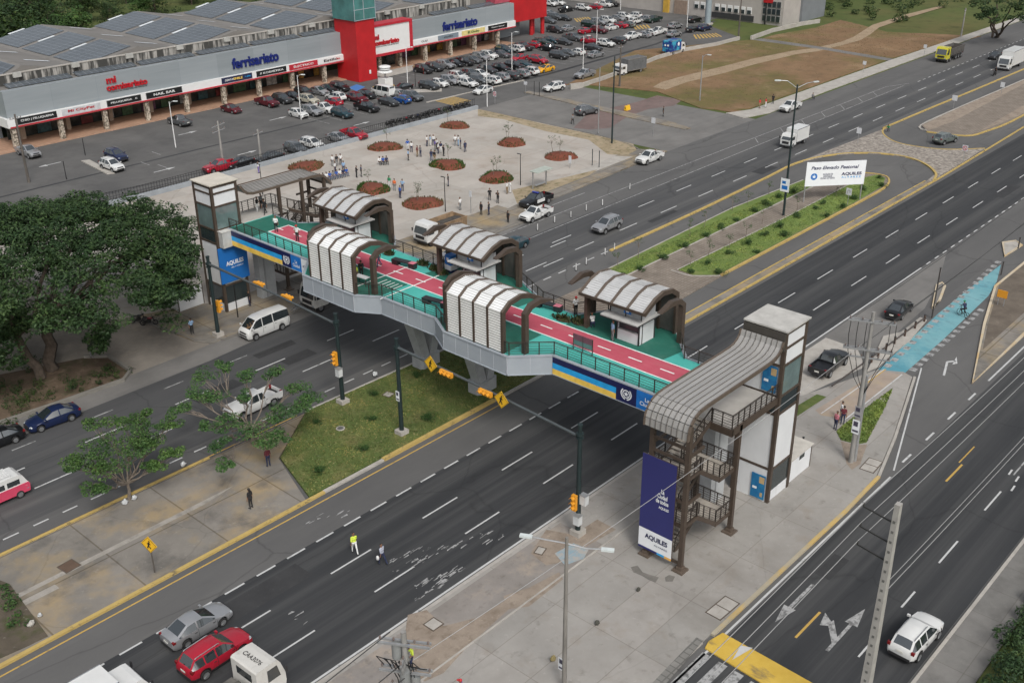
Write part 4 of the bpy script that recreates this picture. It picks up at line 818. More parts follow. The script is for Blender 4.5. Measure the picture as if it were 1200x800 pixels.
# ---------------------------------------------------------------- things standing on the deck
def bench(px, rz, label):
    p = at(*px, DZ); t = thing('bench', label, 'bench', (p.x, p.y, DZ), rz, group='black benches on the bridge deck')
    BK = mat('bench_black', (.022, .022, .025), .5); PK = mat('bench_pink', (.55, .17, .22), .6)
    for s_ in (-1, 1):
        a = MB(); a.prof_x([(-.30, .45), (.30, .45), (.22, 0), (-.22, 0)], s_*.98-.32, s_*.98+.32); a.build('block', BK, t)
    a = MB(); a.box((0, 0, .50), (2.6, .62, .10)); a.build('seat', BK, t); a = MB(); a.box((.98, 0, .556), (.62, .6, .012)); a.build('pink_top', PK, t)
bench((511, 358), R(-82), 'black bench with pink end on the near edge of the middle span')
bench((474, 312), R(-82), 'black bench with pink end behind the near canopy above the truck'); bench((642, 362), R(-80), 'black bench with pink end by the planters near the red-capped person')
def bed(px, n, label, w=1.5):
    p = at(*px, DZ); t = thing('planter', label, 'planter', (p.x, p.y, DZ), R(-85), group='low planters on the bridge deck')
    a = MB(); a.prism([(w/2*math.cos(k*.5236), .42*math.sin(k*.5236)) for k in range(12)], 0, .10); a.build('soil', mat('planter_soil', (.05, .04, .03), .95, 0, .3, 4), t)
    a = MB(); rr = random.Random(n)
    for k in range(150):
        x, y = rr.gauss(0, w*.24), rr.gauss(0, .18); h = rr.uniform(.12, .5); an = rr.uniform(0, 6.28); dx, dy = math.cos(an)*.07, math.sin(an)*.07; lx, ly = rr.uniform(-.18, .18), rr.uniform(-.18, .18)
        a.add([(x-dx, y-dy, .08), (x+dx, y+dy, .08), (x+lx+dx*.8, y+ly+dy*.8, h), (x+lx-dx*.8, y+ly-dy*.8, h)], [(0, 1, 2, 3)])
    a.build('plants', leaf_mat('bed_leaf%d' % n, (.022, .035, .014), (.05, .06, .025), (.10, .07, .045)), t)
bed((660, 375), 1, 'low planter bed left of the red-capped person'); bed((679, 379), 2, 'low planter bed in front of the crouching child'); bed((496, 310), 3, 'low planter bed just past the bench near the truck', 1.2); bed((509, 316), 4, 'low planter bed closest to the blue totem', 1.2); bed((456, 298), 5, 'low planter bed next to the bay nearest the plaza', 1.0); bed((518, 321), 8, 'low planter bed between the totem and cycle lane', .9)
p = at(529, 318, DZ); t = thing('totem', 'blue and white advertising totem by the middle kiosk', 'totem', p, R(-5)); a = MB(); a.box((0, 0, 1.2), (.8, .8, .9)); a.build('blue_top', MIDB, t); a = MB(); a.box((0, 0, .5), (.78, .78, .5)); a.build('white_base', WPRINT, t); a = MB(); a.box((0, 0, .13), (.74, .74, .25)); a.build('foot', NAVY, t); a = MB(); a.box((-.41, 0, 1.3), (.012, .3, .3)); a.build('mark', WPRINT, t)
p = at(683, 412, DZ); t = thing('display_stand', 'pink headed display stand at the near railing', 'stand', p, R(-90)); a = MB(); a.box((0, 0, 1.05), (1.9, .06, .5)); a.build('header', mat('stand_plum', (.16, .06, .085), .5), t); a = MB(); a.box((0, 0, .6), (1.85, .04, .42)); a.build('panel', GLASSL, t); a = MB()
for s_ in (-.93, 0, .93): a.box((s_, 0, .65), (.05, .07, 1.3))
a.build('frame', RAILM, t)
p = at(425, 333, DZ); t = thing('table', 'small white table under the near canopy above the truck', 'table', p, R(5)); a = MB(); a.box((0, 0, .74), (.6, 1.4, .05)); a.build('tabletop', WPANEL, t); a = MB()
for sx in (-.22, .22):
    for sy in (-.6, .6): a.box((sx, sy, .36), (.05, .05, .72))
a.build('legs', RAILM, t)
# ================================================================ SHOPPING MALL
CLAD = ground_mat('ribbed_cladding', [((.235, .265, .285), (.275, .305, .325), .25, (.3, 1, 3), .3, .7, 1), (None, (.30, .33, .345), .35, (.15, 1, 4), .55, .72, .6)], rough=.55, bump=0, joints=(7.7, .9, (.8, .82, .84), .03))
REDP = mat('red_cladding', (.40, .012, .016), .5, 0, .10, .5); REDT = mat('red_trim', (.42, .02, .035), .5)
STONE = mat('rubble_stone', (.16, .13, .10), .9, 0, .4, 3., rgb2=(.50, .44, .36), contrast=(.42, .58)); BEIGE = mat('beige_column', (.38, .29, .22), .7, 0, .1, 2.)
SHOP = mat('shop_interior', (.02, .03, .03), .2, 0, .4, .5, rgb2=(.09, .095, .085), contrast=(.45, .8)); SIGNK = mat('sign_black', (.012, .013, .014), .4); SIGNW = mat('sign_white', (.66, .67, .67), .5, 0, .03)
ROOFM = ground_mat('mall_roofing', [((.15, .145, .137), (.21, .20, .19), .12, (.3, 1.5, 1), .3, .7, 1), (None, (.12, .112, .10), .3, None, .52, .72, .6)], rough=.85, bump=0)
SOLAR = ground_mat('solar_cells', [((.07, .082, .095), (.09, .103, .117), .3, None, .3, .7, 1)], rough=.22, bump=0, joints=(1.05, 2.0, (1.9, 1.9, 1.9), .045)); SKYL = mat('skylight', (.66, .70, .73), .4)
PARAP = mat('stained_parapet', (.05, .05, .047), .9, 0, 0, 1.3, rgb2=(.36, .35, .33), stretch=(1.2, 1, .12), contrast=(.46, .60))
BLUEL = mat('blue_lettering', (.008, .018, .14), .4); REDL = mat('red_lettering', (.42, .012, .02), .4)
mall = thing('shopping_mall', 'long grey shopping mall with saw-toothed solar roof and red tower', 'mall', (127, 172, 0), world=True)
U, V = (1, 0, 0), (0, 0, 1)
def fascia(x0, x1, top):
    a = MB(); a.bx(x0, x1, 168.0, 169.2, 4.95, top); f = a.build('fascia', CLAD, mall)
    a = MB(); a.prism([(x0, 167.55), (x1, 167.55), (x1, 169), (x0, 169)], 3.72, 4.95); f2 = a.build('sign_band', SIGNW, mall)
    a = MB(); a.bx(x0-.1, x1, 167.38, 167.54, 3.52, 3.72); a.build('red_strip', REDT, f2)
    a = MB(); a.bx(x0, x1, 167.6, 174, 3.4, 3.5); a.build('soffit', BEIGE, f2); return f
f1 = fascia(69.4, 136.2, 9.05); f2 = fascia(153.2, 186.4, 8.7)
a = MB(); a.bx(69.4, 70.6, 169.2, 206, 4.95, 9.05); a.bx(70.4, 71.4, 176, 206, 0, 4.95); a.build('side_cladding', CLAD, mall)
a = MB(); a.bx(69.0, 70.4, 167.4, 206, 3.55, 4.93); a.build('side_band', SIGNW, mall)
a = MB(); a.prism([(69.4, 169.2), (136, 169.2), (136, 171.6), (69.4, 171.6)], 8.6, 9.1); a.prism([(153, 169.2), (186, 169.2), (186, 171.6), (153, 171.6)], 8.3, 8.8); fr = a.build('fascia_roof', ROOFM, mall)
for x in np.arange(71, 184, 11.4):
    if 130 < x < 152: continue
    a = MB(); z = 9.32 if x < 140 else 9.0; P = [(x, 169.1, z-.12), (x+10.6, 169.1, z-.12), (x+10.6, 170.9, z+.3), (x, 170.9, z+.3)]
    a.add(P, [(0, 1, 2, 3)]); a.build('solar_array', SOLAR, mall)
# shop fronts and columns
a = MB(); a.bx(71.4, 136, 174, 174.2, .16, 3.4); a.bx(152, 185.5, 174, 174.2, .16, 3.4); a.bx(141, 152, 170.5, 170.7, .1, 3.9); a.build('shop_front', SHOP, mall)
cols = [69.9+7.68*k for k in range(9)]+[145.5, 151.2]+[158.4, 165.9, 173.4, 180.9]
for i, x in enumerate(cols):
    a = MB(); a.bx(x-.36, x+.36, 167.75, 168.4, .16, 3.6 if i not in (9, 10) else 4.0); a.build('stone_column', STONE, mall)
    a = MB(); a.bx(x+3.1, x+3.8, 172.6, 173.6, .16, 3.4); a.build('inner_column', BEIGE, mall)
rr = random.Random(2)
for x in np.arange(72.5, 184, 3.8):
    if 134 < x < 153: continue
    c = rr.choice([(.16, .03, .03), (.22, .2, .18), (.04, .09, .10), (.28, .24, .16), (.12, .05, .09), (.05, .10, .05), (.36, .35, .33), (.34, .20, .05)])  # display colours brightened to stand in for lit shop interiors
    a = MB(); w = rr.uniform(1., 2.8); a.bx(x, x+w, 173.86, 173.97, .3, rr.uniform(1.2, 3.1)); a.build('window_display', mat('display_%d' % int(x*10), c, .3, 0, .5, 2.), mall)
# lettering
def sign(x0, x1, bg, s, fg, w=.6, h=.5, bold=.02, dx=0.):
    a = MB(); a.bx(x0, x1, 167.47, 167.545, 3.85, 4.85); p = a.build('shop_sign', bg, mall)
    if s: text('lettering', s, fg, p, ((x0+x1)/2+dx, 167.455, 4.36), U, V, (x1-x0)*w, h, bold)
sign(70.6, 77.0, SIGNK, 'CHIO | PELUQUERIA', SIGNW, .84, .42); sign(77.9, 84.5, mat('sign_grey', (.5, .51, .53), .5), 'Mi CityPet', REDL, .7, .55, .03); sign(85.7, 91.9, SIGNK, 'PELUQUERIA   C', SIGNW, .78, .34)
sign(92.9, 99.8, SIGNK, 'NAIL BAR', SIGNW, .6, .42); sign(107.9, 114.4, mat('sign_navy', (.015, .02, .06), .5), 'DENTAL', SIGNW, .3, .35, .02, -1.6); text('lettering', 'SMILE', YELB, mall, (111.3, 167.455, 4.36), U, V, 2.0, .42, .03); text('lettering', '+ plus', SKYB, mall, (113.4, 167.455, 4.36), U, V, 1.3, .36, .02)
sign(115.4, 122.1, SIGNK, '// KOSMETIKA', SIGNW, .8, .36); sign(122.8, 129.5, REDT, 'ELECTRICO', SIGNW, .7, .4); sign(129.6, 135.9, SIGNW, 'Estilo', SIGNK, .55, .5, .03); text('lettering', 'lo', REDL, mall, (134.6, 167.45, 4.36), U, V, .9, .45, .03)
sign(154.2, 161.4, SIGNW, 'OLAF', SIGNK, .25, .4, .01); sign(161.8, 167.9, mat('sign_slate', (.18, .22, .26), .5), 'studio', SIGNK, .45, .4); sign(169, 176.2, mat('sign_yellow', (.62, .52, .22), .5), 'El Globo', mat('letter_green', (.02, .10, .02), .5), .5, .5, .03); sign(177.3, 183.5, SIGNK, 'Tecno hogar', SIGNW, .7, .3)
text('mall_lettering', 'mi', REDL, f1, (87.3, 167.98, 8.0), U, V, 1.7, 1.1, .03, .1); text('mall_lettering', 'comisariato', REDL, f1, (90.0, 167.98, 6.75), U, V, 7.4, 1.0, .03, .1); text('mall_lettering', 'Llenate de cosas buenas, Siempre', SIGNK, f1, (90.3, 167.98, 5.95), U, V, 6.6, .26, .01)
text('mall_lettering', 'ferrisariato', BLUEL, f1, (115.8, 167.98, 6.9), U, V, 10.2, 1.9, .03, .1); text('mall_lettering', 'ferrisariato', BLUEL, f2, (168.9, 167.98, 6.45), U, V, 10.6, 1.9, .03, .1)
# red tower and white entrance sign
a = MB(); a.bx(135.9, 140.6, 163.2, 169.5, 0.02, 11.6); rt_ = a.build('red_tower', REDP, mall)
a = MB(); a.bx(135.6, 140.9, 163.0, 169.5, 11.6, 20); gl = a.build('glass_top', mat('teal_glass', (.055, .17, .165), .15, 0, .25, .4, spec=.8), rt_)
a = MB()
for z in (11.65, 13.6, 15.6, 17.6): a.bx(135.54, 140.96, 162.94, 163.0, z, z+.1)
for x in (135.6, 137.9, 140.85): a.bx(x, x+.1, 162.93, 163, 11.6, 20)
a.build('mullion', GREYST, gl); a = MB(); a.bx(138.6, 139.0, 163.12, 163.19, 1.3, 2.0); a.build('wall_plate', SIGNW, rt_)
a = MB(); a.bx(141.2, 152.2, 165.9, 168.5, 4.0, 9.3); ws = a.build('entrance_sign', SIGNW, mall)
a = MB(); a.bx(140.8, 152.9, 165.7, 168.6, 9.3, 9.75); a.bx(152.2, 152.9, 165.7, 168.6, 3.5, 9.3); a.bx(141, 152.2, 165.7, 168.6, 3.5, 4.0); a.build('red_frame', REDT, ws)
text('mall_lettering', 'mi', REDL, ws, (143.1, 165.88, 7.3), U, V, 1.5, 1.0, .03, .1); text('mall_lettering', 'comisariato', REDL, ws, (145.7, 165.88, 6.15), U, V, 6.9, .95, .03, .1); text('mall_lettering', 'Llenate de cosas buenas, Siempre', SIGNK, ws, (146, 165.88, 5.35), U, V, 6.2, .28, .01)
a = MB()
for x in (141.6, 143.2, 144.8): a.bx(x, x+.12, 170.3, 170.42, .1, 3.8)
for z in (1.2, 2.5): a.bx(141.6, 144.9, 170.28, 170.4, z, z+.1)
a.build('door_frame', SIGNW, mall)
a = MB(); a.bx(186.5, 199.4, 169.4, 172.5, 4.0, 14); rb = a.build('red_portal', REDP, mall)
for x, y in ((196.1, 171.3), (199.2, 170.5), (197.6, 172.2)):
    a = MB(); a.tube([(x, y, 0), (x, y, 4.0)], .48, 14); a.build('red_pillar', REDP, rb, 40)
a = MB(); a.bx(181.5, 186.4, 169.3, 172, 8.9, 14); a.build('red_panel', mat('faded_red', (.36, .06, .09), .6), rb)
a = MB(); a.bx(186.5, 195, 174, 206, 0, 4); a.build('rear_hall', CLAD, mall)
# parapet, saw-tooth roofs
a = MB(); a.bx(69.4, 176, 171.6, 172.0, 8.6, 10.7); a.build('parapet', PARAP, mall)
a = MB(); a.bx(69.2, 176.2, 171.5, 172.1, 10.7, 10.85); a.build('parapet_cap', CONC_PLAIN, mall)
rr = random.Random(9)
for k in range(11):
    x = 73+k*9.7; a = MB(); a.bx(x, x+1.3, 171.1, 171.48, 10.2, 10.95); a.build('air_conditioner', mat('ac_white', (.38, .38, .36), .6), mall)
a = MB(); per, zr, zv = 20.2, 11.7, 9.7
for k in range(-1, 5):
    xr = 95.3+per*k-.0; xl, xn = xr-per*.52, xr+per*.48
    xl = max(xl, 70.5)
    g = MB(); y0, y1 = 172.2, 206.5
    g.add([(xl, y0, zv), (xr, y0, zr), (xr, y1, zr), (xl, y1, zv), (xn, y0, zv), (xn, y1, zv), (xl, y0, zv-1), (xn, y0, zv-1), (xl, y1, zv-1), (xn, y1, zv-1)],
          [(0, 1, 2, 3), (1, 4, 5, 2), (6, 7, 4, 1, 0), (8, 3, 2, 5, 9), (6, 0, 3, 8), (7, 9, 5, 4)]); r_ = g.build('roof_bay', ROOFM, mall)
    d = Vector((xr-xl, 0, zr-zv)); Ls = d.length; d.normalize(); nr = Vector((-d.z, 0, d.x))
    for j in range(3):
        ya = y0+1.2+j*11.6; s_ = MB(); A = Vector((xl, 0, zv))+d*.9+nr*.1; B = Vector((xl, 0, zv))+d*(Ls-.5)+nr*.1
        s_.add([(A.x, ya, A.z), (B.x, ya, B.z), (B.x, ya+10.2, B.z), (A.x, ya+10.2, A.z)], [(0, 1, 2, 3)]); s_.build('solar_array', SOLAR, r_)
        w = MB(); A = Vector((xl, 0, zv))+d*(Ls*.42)+nr*.08; B = Vector((xl, 0, zv))+d*(Ls*.72)+nr*.08
        w.add([(A.x, ya+10.4, A.z), (B.x, ya+10.4, B.z), (B.x, ya+11.2, B.z), (A.x, ya+11.2, A.z)], [(0, 1, 2, 3)]); w.build('skylight', SKYL, r_)
        w = MB(); d2 = Vector((xn-xr, 0, zv-zr)).normalized(); n2 = Vector((-d2.z, 0, d2.x)); A = Vector((xr, 0, zr))+d2*4+n2*.08; B = A+d2*4.2
        w.add([(A.x, ya+6, A.z), (B.x, ya+6, B.z), (B.x, ya+7, B.z), (A.x, ya+7, A.z)], [(0, 1, 2, 3)]); w.build('skylight', SKYL, r_)
a = MB(); a.bx(140, 190, 206.6, 240, 0, 4.5); a.bx(176.5, 195, 176, 206, 4.2, 9.3); a.build('rear_block', ROOFM, mall)
# office building at the far end of the car park
ob = thing('office_building', 'pale office building with strip windows beyond the car park', 'building', (258, 150, 0), world=True)
OFW = mat('office_wall', (.36, .34, .32), .8, 0, .08, .4)
a = MB(); a.bx(243.5, 275, 137, 200, 0, 14); a.bx(243.6, 252, 131.6, 137, 0, 12); a.build('wall', OFW, ob)
a = MB(); a.bx(252, 264, 131, 137, 0, 9); a.build('grey_annex', mat('annex_grey', (.17, .185, .20), .7, 0, .08, .3), ob)
a = MB(); a.bx(243.2, 243.5, 139.5, 151.5, .3, 1.6); a.build('dark_base', mat('base_dark', (.04, .042, .045), .4), ob)
for k in range(9):
    y = 140.2+k*1.85 + (.6 if k > 5 else 0); f = MB(); f.bx(243.3, 243.48, y, y+1.3, 2.0, 3.6); w = f.build('window', SIGNW, ob); g = MB(); g.bx(243.24, 243.3, y+.12, y+1.18, 2.0, 2.9); g.build('pane', GLASS, w)
for k in range(4):
    for j in range(3):
        y = 132.2+k*1.25; f = MB(); f.bx(243.3, 243.6, y, y+1.1, .8+j*1.7, 2.3+j*1.7); w = f.build('window', mat('frame_grey', (.3, .3, .29), .6), ob); g = MB(); g.bx(243.22, 243.3, y+.08, y+1.02, .9+j*1.7, 2.2+j*1.7); g.build('pane', GLASS, w)
a = MB(); a.bx(243.1, 243.45, 134.5, 137, 5.2, 6.2); a.build('red_sign', REDP, ob)
a = MB(); a.bx(243.2, 243.5, 159.2, 163, 0, 3.4); a.build('entrance', mat('entry_tan', (.25, .19, .15), .6), ob); a = MB(); a.bx(242.9, 243.5, 164.6, 166.3, 0, 9); a.build('yellow_pier', mat('pier_yellow', (.48, .30, .05), .6), ob)
# walls, railings and gates of the car park
def wall(pts, z, w, label, name='low_wall', m_=None, cat='wall'):
    a = MB(); kerb(a, pts, w, z); o = a.build(name, m_ or mat('bluegrey_wall', (.27, .295, .32), .85, 0, .12, .5)); return tag(o, label, cat)
wall([(58, 132.5), (70, 130.9), (135.2, 130.7)], .75, .45, 'long blue-grey retaining wall between plaza and car park')
wall(ats((680, 103), (705, 95), (740, 82), (770, 70), (800, 61), (840, 54), (866, 47)), .8, .4, 'pale curved wall between car park and dry field', m_=CONC_PLAIN)
wall(ats((880, 47), (905, 38), (940, 30), (960, 27)), .9, .4, 'pale low wall before the grey annex of the office building', m_=CONC_PLAIN)
wall(ats((668, 105), (682, 103)), 1.0, .5, 'short wall stub at the car park entrance', m_=CONC_PLAIN)
t = thing('fence', 'black bar railing along the top of the retaining wall', 'fence', (96, 131, .75), world=True)
a, b = MB(), MB(); x = 60.
def wy(x): return 132.3-1.35*min(1, max(0, (x-58)/12))+.05
while x < 135: a.box((x, wy(x), 1.35), (.035, .035, 1.2)); x += .42
for z in (.95, 1.9): b.bar((60, wy(60), z), (70, wy(70), z), .05, .05); b.bar((70, wy(70), z), (135, wy(135), z), .05, .05)
a.build('bars', SIGNK, t); b.build('rails', SIGNK, t)
# ================================================================ VEHICLES
def paint(name, rgb, metal=.0, rough=.28): return mat('paint_'+name, rgb, rough, metal, .05, .8, coat=.35)
PAINT = {'white': paint('white', (.60, .61, .605)), 'dirty white': ground_mat('paint_dirty_white', [((.47, .465, .44), (.56, .555, .53), .8, None, .3, .7, 1), (None, (.26, .235, .20), 1.6, (1, 1, .4), .54, .74, .65)], rough=.45, bump=0), 'silver': paint('silver', (.36, .37, .385), .5), 'grey': paint('grey', (.13, .14, .15), .4), 'dark grey': paint('dark_grey', (.045, .048, .052), .3),
         'black': paint('black', (.010, .011, .013), .1), 'red': paint('red', (.34, .012, .028)), 'dark red': paint('dark_red', (.11, .010, .018), .2), 'blue': paint('blue', (.018, .085, .30), .2),
         'navy': paint('navy', (.012, .022, .070), .2), 'teal': paint('teal', (.022, .060, .078), .3), 'green': paint('green', (.012, .035, .026), .2), 'yellow': paint('yellow', (.72, .36, .015)), 'lime': paint('lime', (.50, .46, .03)),
         'beige': paint('beige', (.42, .40, .33), .1), 'sage': paint('sage', (.16, .19, .18), .4)}
CGLASS = mat('car_glass', (.020, .027, .030), .05, 0, 0, spec=1.0); CGLASS.node_tree.nodes['Principled BSDF'].inputs['IOR'].default_value = 1.9; TYRE = mat('tyre_rubber', (.016, .016, .017), .85, 0, .2, 4.); RIM = mat('alloy_rim', (.34, .35, .36), .35, .7, .1, 4.)
HLAMP = mat('headlamp', (.42, .45, .47), .12, .2, 0); TLAMP = mat('tail_lamp', (.17, .010, .012), .25, 0, 0); TRIM = mat('black_plastic', (.022, .022, .024), .6, 0, .15, 4.); PLATE = mat('number_plate', (.62, .62, .58), .6, 0, 0); CHROME = mat('bright_trim', (.55, .56, .57), .25, .8, 0)
UNDER = mat('underbody', (.012, .012, .012), .9, 0, 0)
def interp(xs, ys, x): return float(np.interp(x, xs, ys))
def loft_car(sp):
    """sp: st = [(x, zb, zbelt, ztop, wbelt, wtop)] front to back, cabin = (cowl, roof front, [pillars], roof rear, rear base), wheels, radius"""
    st = sorted(sp['st'], key=lambda s: s[0]); xs = [s[0] for s in st]; col = list(zip(*st)); r = sp['r']; ra = r+.055
    X = set(xs)
    for wx in sp['wheels']:
        for k in (-1, -.985, -.8, -.5, 0, .5, .8, .985, 1): X.add(round(wx+ra*k, 4))
    xc, xrf, pil, xrr, xrb = sp['cabin']
    for p in pil: X.add(round(p-.045, 4)); X.add(round(p+.045, 4))
    X = sorted(X); X = [x for i, x in enumerate(X) if i == 0 or x-X[i-1] > .002]
    rings = []
    for x in X:
        zb, zbelt, zt, wb, wt = (interp(xs, c, x) for c in col[1:])
        arch_ = False
        for wx in sp['wheels']:
            if abs(x-wx) < ra*.999: zb = max(zb, r+math.sqrt(max(0, ra*ra-(x-wx)**2))); arch_ = True
        zb = min(zb, zbelt-.08); h = zbelt-zb
        zm1 = zb+.28*h; zm2 = zb+.72*h
        rings.append([(0, zb), (wb*.88, zb), (wb*.985, zm1), (wb, zm2), (wb*.955, zbelt), (wt+.035, max(zbelt+.006, zt-.055)), (wt-.10, zt), (0, zt+.02)])
    body, tr = MB(), MB(); G = {'windscreen': MB(), 'rear_window': MB()}; side = {}
    n = len(X)
    def P(i, j, s): return (X[i], s*rings[i][j][0], rings[i][j][1])
    for i in range(n-1):
        xm = (X[i]+X[i+1])/2
        inpil = any(abs(xm-p) < .05 for p in pil)
        for j in range(7):
            for s in (1, -1):
                q = [P(i, j, s), P(i+1, j, s), P(i+1, j+1, s), P(i, j+1, s)]
                tgt = body; mi = 0
                if xrb < xm < xc:
                    if j == 4 and not inpil:
                        k = (s, sum(1 for p in pil if xm < p)); tgt = side.setdefault(k, MB())
                    if j == 6 and xm > xrf: tgt = G['windscreen']
                    if j == 6 and xm < xrr and not sp.get('flatrear'): tgt = G['rear_window']
                if j == 0: mi = 2
                if j == 1 and sp.get('cladding'): mi = 1
                tgt.add(q, [(0, 1, 2, 3)], mi if tgt is body else 0)
    for i, sgn in ((0, -1), (n-1, 1)):
        pts = [P(i, j, 1) for j in range(8)]+[P(i, j, -1) for j in range(6, 0, -1)]
        body.add(pts, [tuple(range(len(pts)))], 0)
    return body, G, side
def weld(o):
    bm = bmesh.new(); bm.from_mesh(o.data); bmesh.ops.remove_doubles(bm, verts=bm.verts, dist=.001); bmesh.ops.dissolve_degenerate(bm, edges=bm.edges, dist=.0005); bmesh.ops.recalc_face_normals(bm, faces=bm.faces); bm.to_mesh(o.data); bm.free()
    o.data.shade_smooth(); o.data.set_sharp_from_angle(angle=R(38))
def wheel(t, x, y, r, w=.21, rimr=.64):
    a = MB(); a.tube([(0, -w/2, 0), (0, -w/2+.03, 0), (0, w/2-.03, 0), (0, w/2, 0)], [r*.92, r, r, r*.92], 18); o = a.build('wheel', TYRE, t, 40, loc=(x, y, r))
    b = MB(); s = 1 if y > 0 else -1
    b.tube([(0, s*(w/2-.05), 0), (0, s*(w/2+.006), 0)], r*rimr, 14)
    for k in range(5): an = k*1.2566; b.box((math.cos(an)*r*.35, s*(w/2+.012), math.sin(an)*r*.35), (r*.5, .02, .05), rot=Matrix.Rotation(-an, 3, 'Y'))
    b.build('rim', RIM, o, 40); return o
CAR = {}
def car_proto(kind, sp):
    t = thing('parked_'+kind.replace(' ', '_') if False else kind.replace(' ', '_'), None, 'car' if kind not in ('pickup', 'single cab pickup', 'minibus') else ('pickup' if 'pickup' in kind else 'minibus'))
    body, G, side = loft_car(sp); st_ = sorted(sp['st'], key=lambda s: s[0]); cl_ = list(zip(*st_))
    b = body.build('body', [PAINT['white'], TRIM, UNDER], t); weld(b)
    for k, m_ in G.items():
        if m_.f: o = m_.build(k, CGLASS, t); weld(o)
    for k, m_ in sorted(side.items()): o = m_.build('side_window', CGLASS, t); weld(o)
    sm = MB()
    for p in [sp['cabin'][0]-.06]+list(sp['cabin'][2])+[sp['cabin'][3]+.05 if kind not in ('pickup', 'single cab pickup') else sp['cabin'][3]-.02]:
        if any(abs(p-wx) < sp['r']+.07 for wx in sp['wheels']): continue
        zb, zl_, zt_, wb_, wt_ = (interp(cl_[0], c, p) for c in cl_[1:]); h_ = zl_-zb
        for s in (1, -1):
            q = [(p, s*(wb_*.985+.006), zb+.28*h_), (p, s*(wb_+.006), zb+.72*h_), (p, s*(wb_*.955+.006), zl_)]
            sm.bar(q[0], q[1], .022, .01, upv=(0, 1, 0)); sm.bar(q[1], q[2], .022, .01, upv=(0, 1, 0))
            sm.bar((p-.12, s*(wb_+.012), zb+.80*h_), (p-.30, s*(wb_+.012), zb+.80*h_), .03, .03)
    sm.build('door_seams', TRIM, t)
    wy_ = sp['w']-.10
    for x in sp['wheels']:
        for s in (1, -1): wheel(t, x, s*wy_, sp['r'])
    xf, xr = max(s[0] for s in sp['st']), min(s[0] for s in sp['st'])
    for s in (1, -1):
        a = MB(); a.ball((xf-.26, s*(sp['w']-.27), sp['hz']-.02), (.22, .19, .07), 10, 6); a.build('headlight', HLAMP, t, 60)
        a = MB(); a.box((xr+.13, s*(sp['w']-.16), sp['tz']), (.20, .20, sp.get('th', .16)*.9)); a.build('tail_light', TLAMP, t)
        a = MB(); a.box((sp['cabin'][0]-.12, s*(sp['w']+.06), sp['mz']), (.13, .2, .13)); a.build('mirror', [PAINT['white']], t)
    a = MB(); a.box((xf-.02, 0, sp['hz']-.02), (.06, sp['w']*1.0, .15)); a.box((xf-.0, 0, sp['hz']-.28), (.05, sp['w']*1.25, .16)); a.build('grille', TRIM, t)
    a = MB(); a.box((xr-.0, 0, sp['hz']-.30), (.05, sp['w']*1.5, .18)); a.build('rear_bumper', TRIM, t)
    a = MB(); a.box((xr-.025, 0, sp['tz']-.17), (.02, .42, .14)); a.build('number_plate', PLATE, t)
    if sp.get('rails'):
        a = MB(); x0, x1, y_, z_ = sp['rails']
        for s in (1, -1): a.tube([(x0, s*y_, z_-.05), (x0-.1, s*y_, z_), (x1+.1, s*y_, z_-.02), (x1, s*y_, z_-.06)], .028, 6)
        a.build('roof_rails', CHROME, t)
    if sp.get('bed'):
        x0, x1, w, z0, z1 = sp['bed']      # open load bed behind the cab
        a = MB()
        for s in (1, -1): a.bx(x1, x0, s*w-.05 if s > 0 else -w-.02, s*w+.02 if s > 0 else -w+.05, z0, z1)
        a.bx(x1-.02, x1+.05, -w+.05, w-.05, z0-.02, z1-.01); a.bx(x0-.06, x0, -w+.05, w-.05, z0, z1)
        for s in (1, -1): a.bx(x1+.05, x1+.5, s*w*.99-.03, s*w*.99+.03, z0-.22, z0); a.bx(x0-.42, x0-.0, s*w*.99-.03, s*w*.99+.03, z0-.22, z0)
        bd = a.build('load_bed', [PAINT['white']], t); c = MB(); c.bx(x1+.05, x0-.06, -w+.05, w-.05, z0+.02, z0+.06); c.bx(x1+.06, x0-.07, -w*.7, w*.7, z0-.3, z0+.02); c.build('bed_liner', UNDER, bd)
        for s in (1, -1):
            d = MB(); xc = sp['wheels'][1]; rr_ = sp['r']+.06
            for k in range(8):
                t0, t1 = math.pi*k/8, math.pi*(k+1)/8
                d.add([(xc+rr_*math.cos(q), s*yy, sp['r']+rr_*math.sin(q)*(1 if zz else 1)+zz) for q, yy, zz in ((t0, w+.03, 0), (t1, w+.03, 0), (t1, w+.03, .09), (t0, w+.03, .09))], [(0, 1, 2, 3)])
            d.build('wheel_arch', [PAINT['white']], bd)
    CAR[kind] = t; return t
car_proto('sedan', dict(w=.86, r=.31, wheels=(1.32, -1.30), hz=.64, tz=.84, mz=.98, cabin=(.98, .10, [-.42], -1.0, -1.72),
    st=[(2.22, .34, .50, .53, .60, .48), (2.16, .24, .60, .66, .72, .56), (1.85, .18, .74, .79, .82, .62), (.98, .17, .90, .94, .86, .70), (.10, .17, .93, 1.40, .86, .57), (-.40, .17, .94, 1.45, .86, .57), (-1.0, .17, .95, 1.39, .86, .56), (-1.72, .18, .96, 1.02, .85, .66), (-2.05, .22, .93, .99, .80, .60), (-2.20, .30, .84, .92, .72, .55), (-2.24, .40, .62, .66, .68, .55)]))
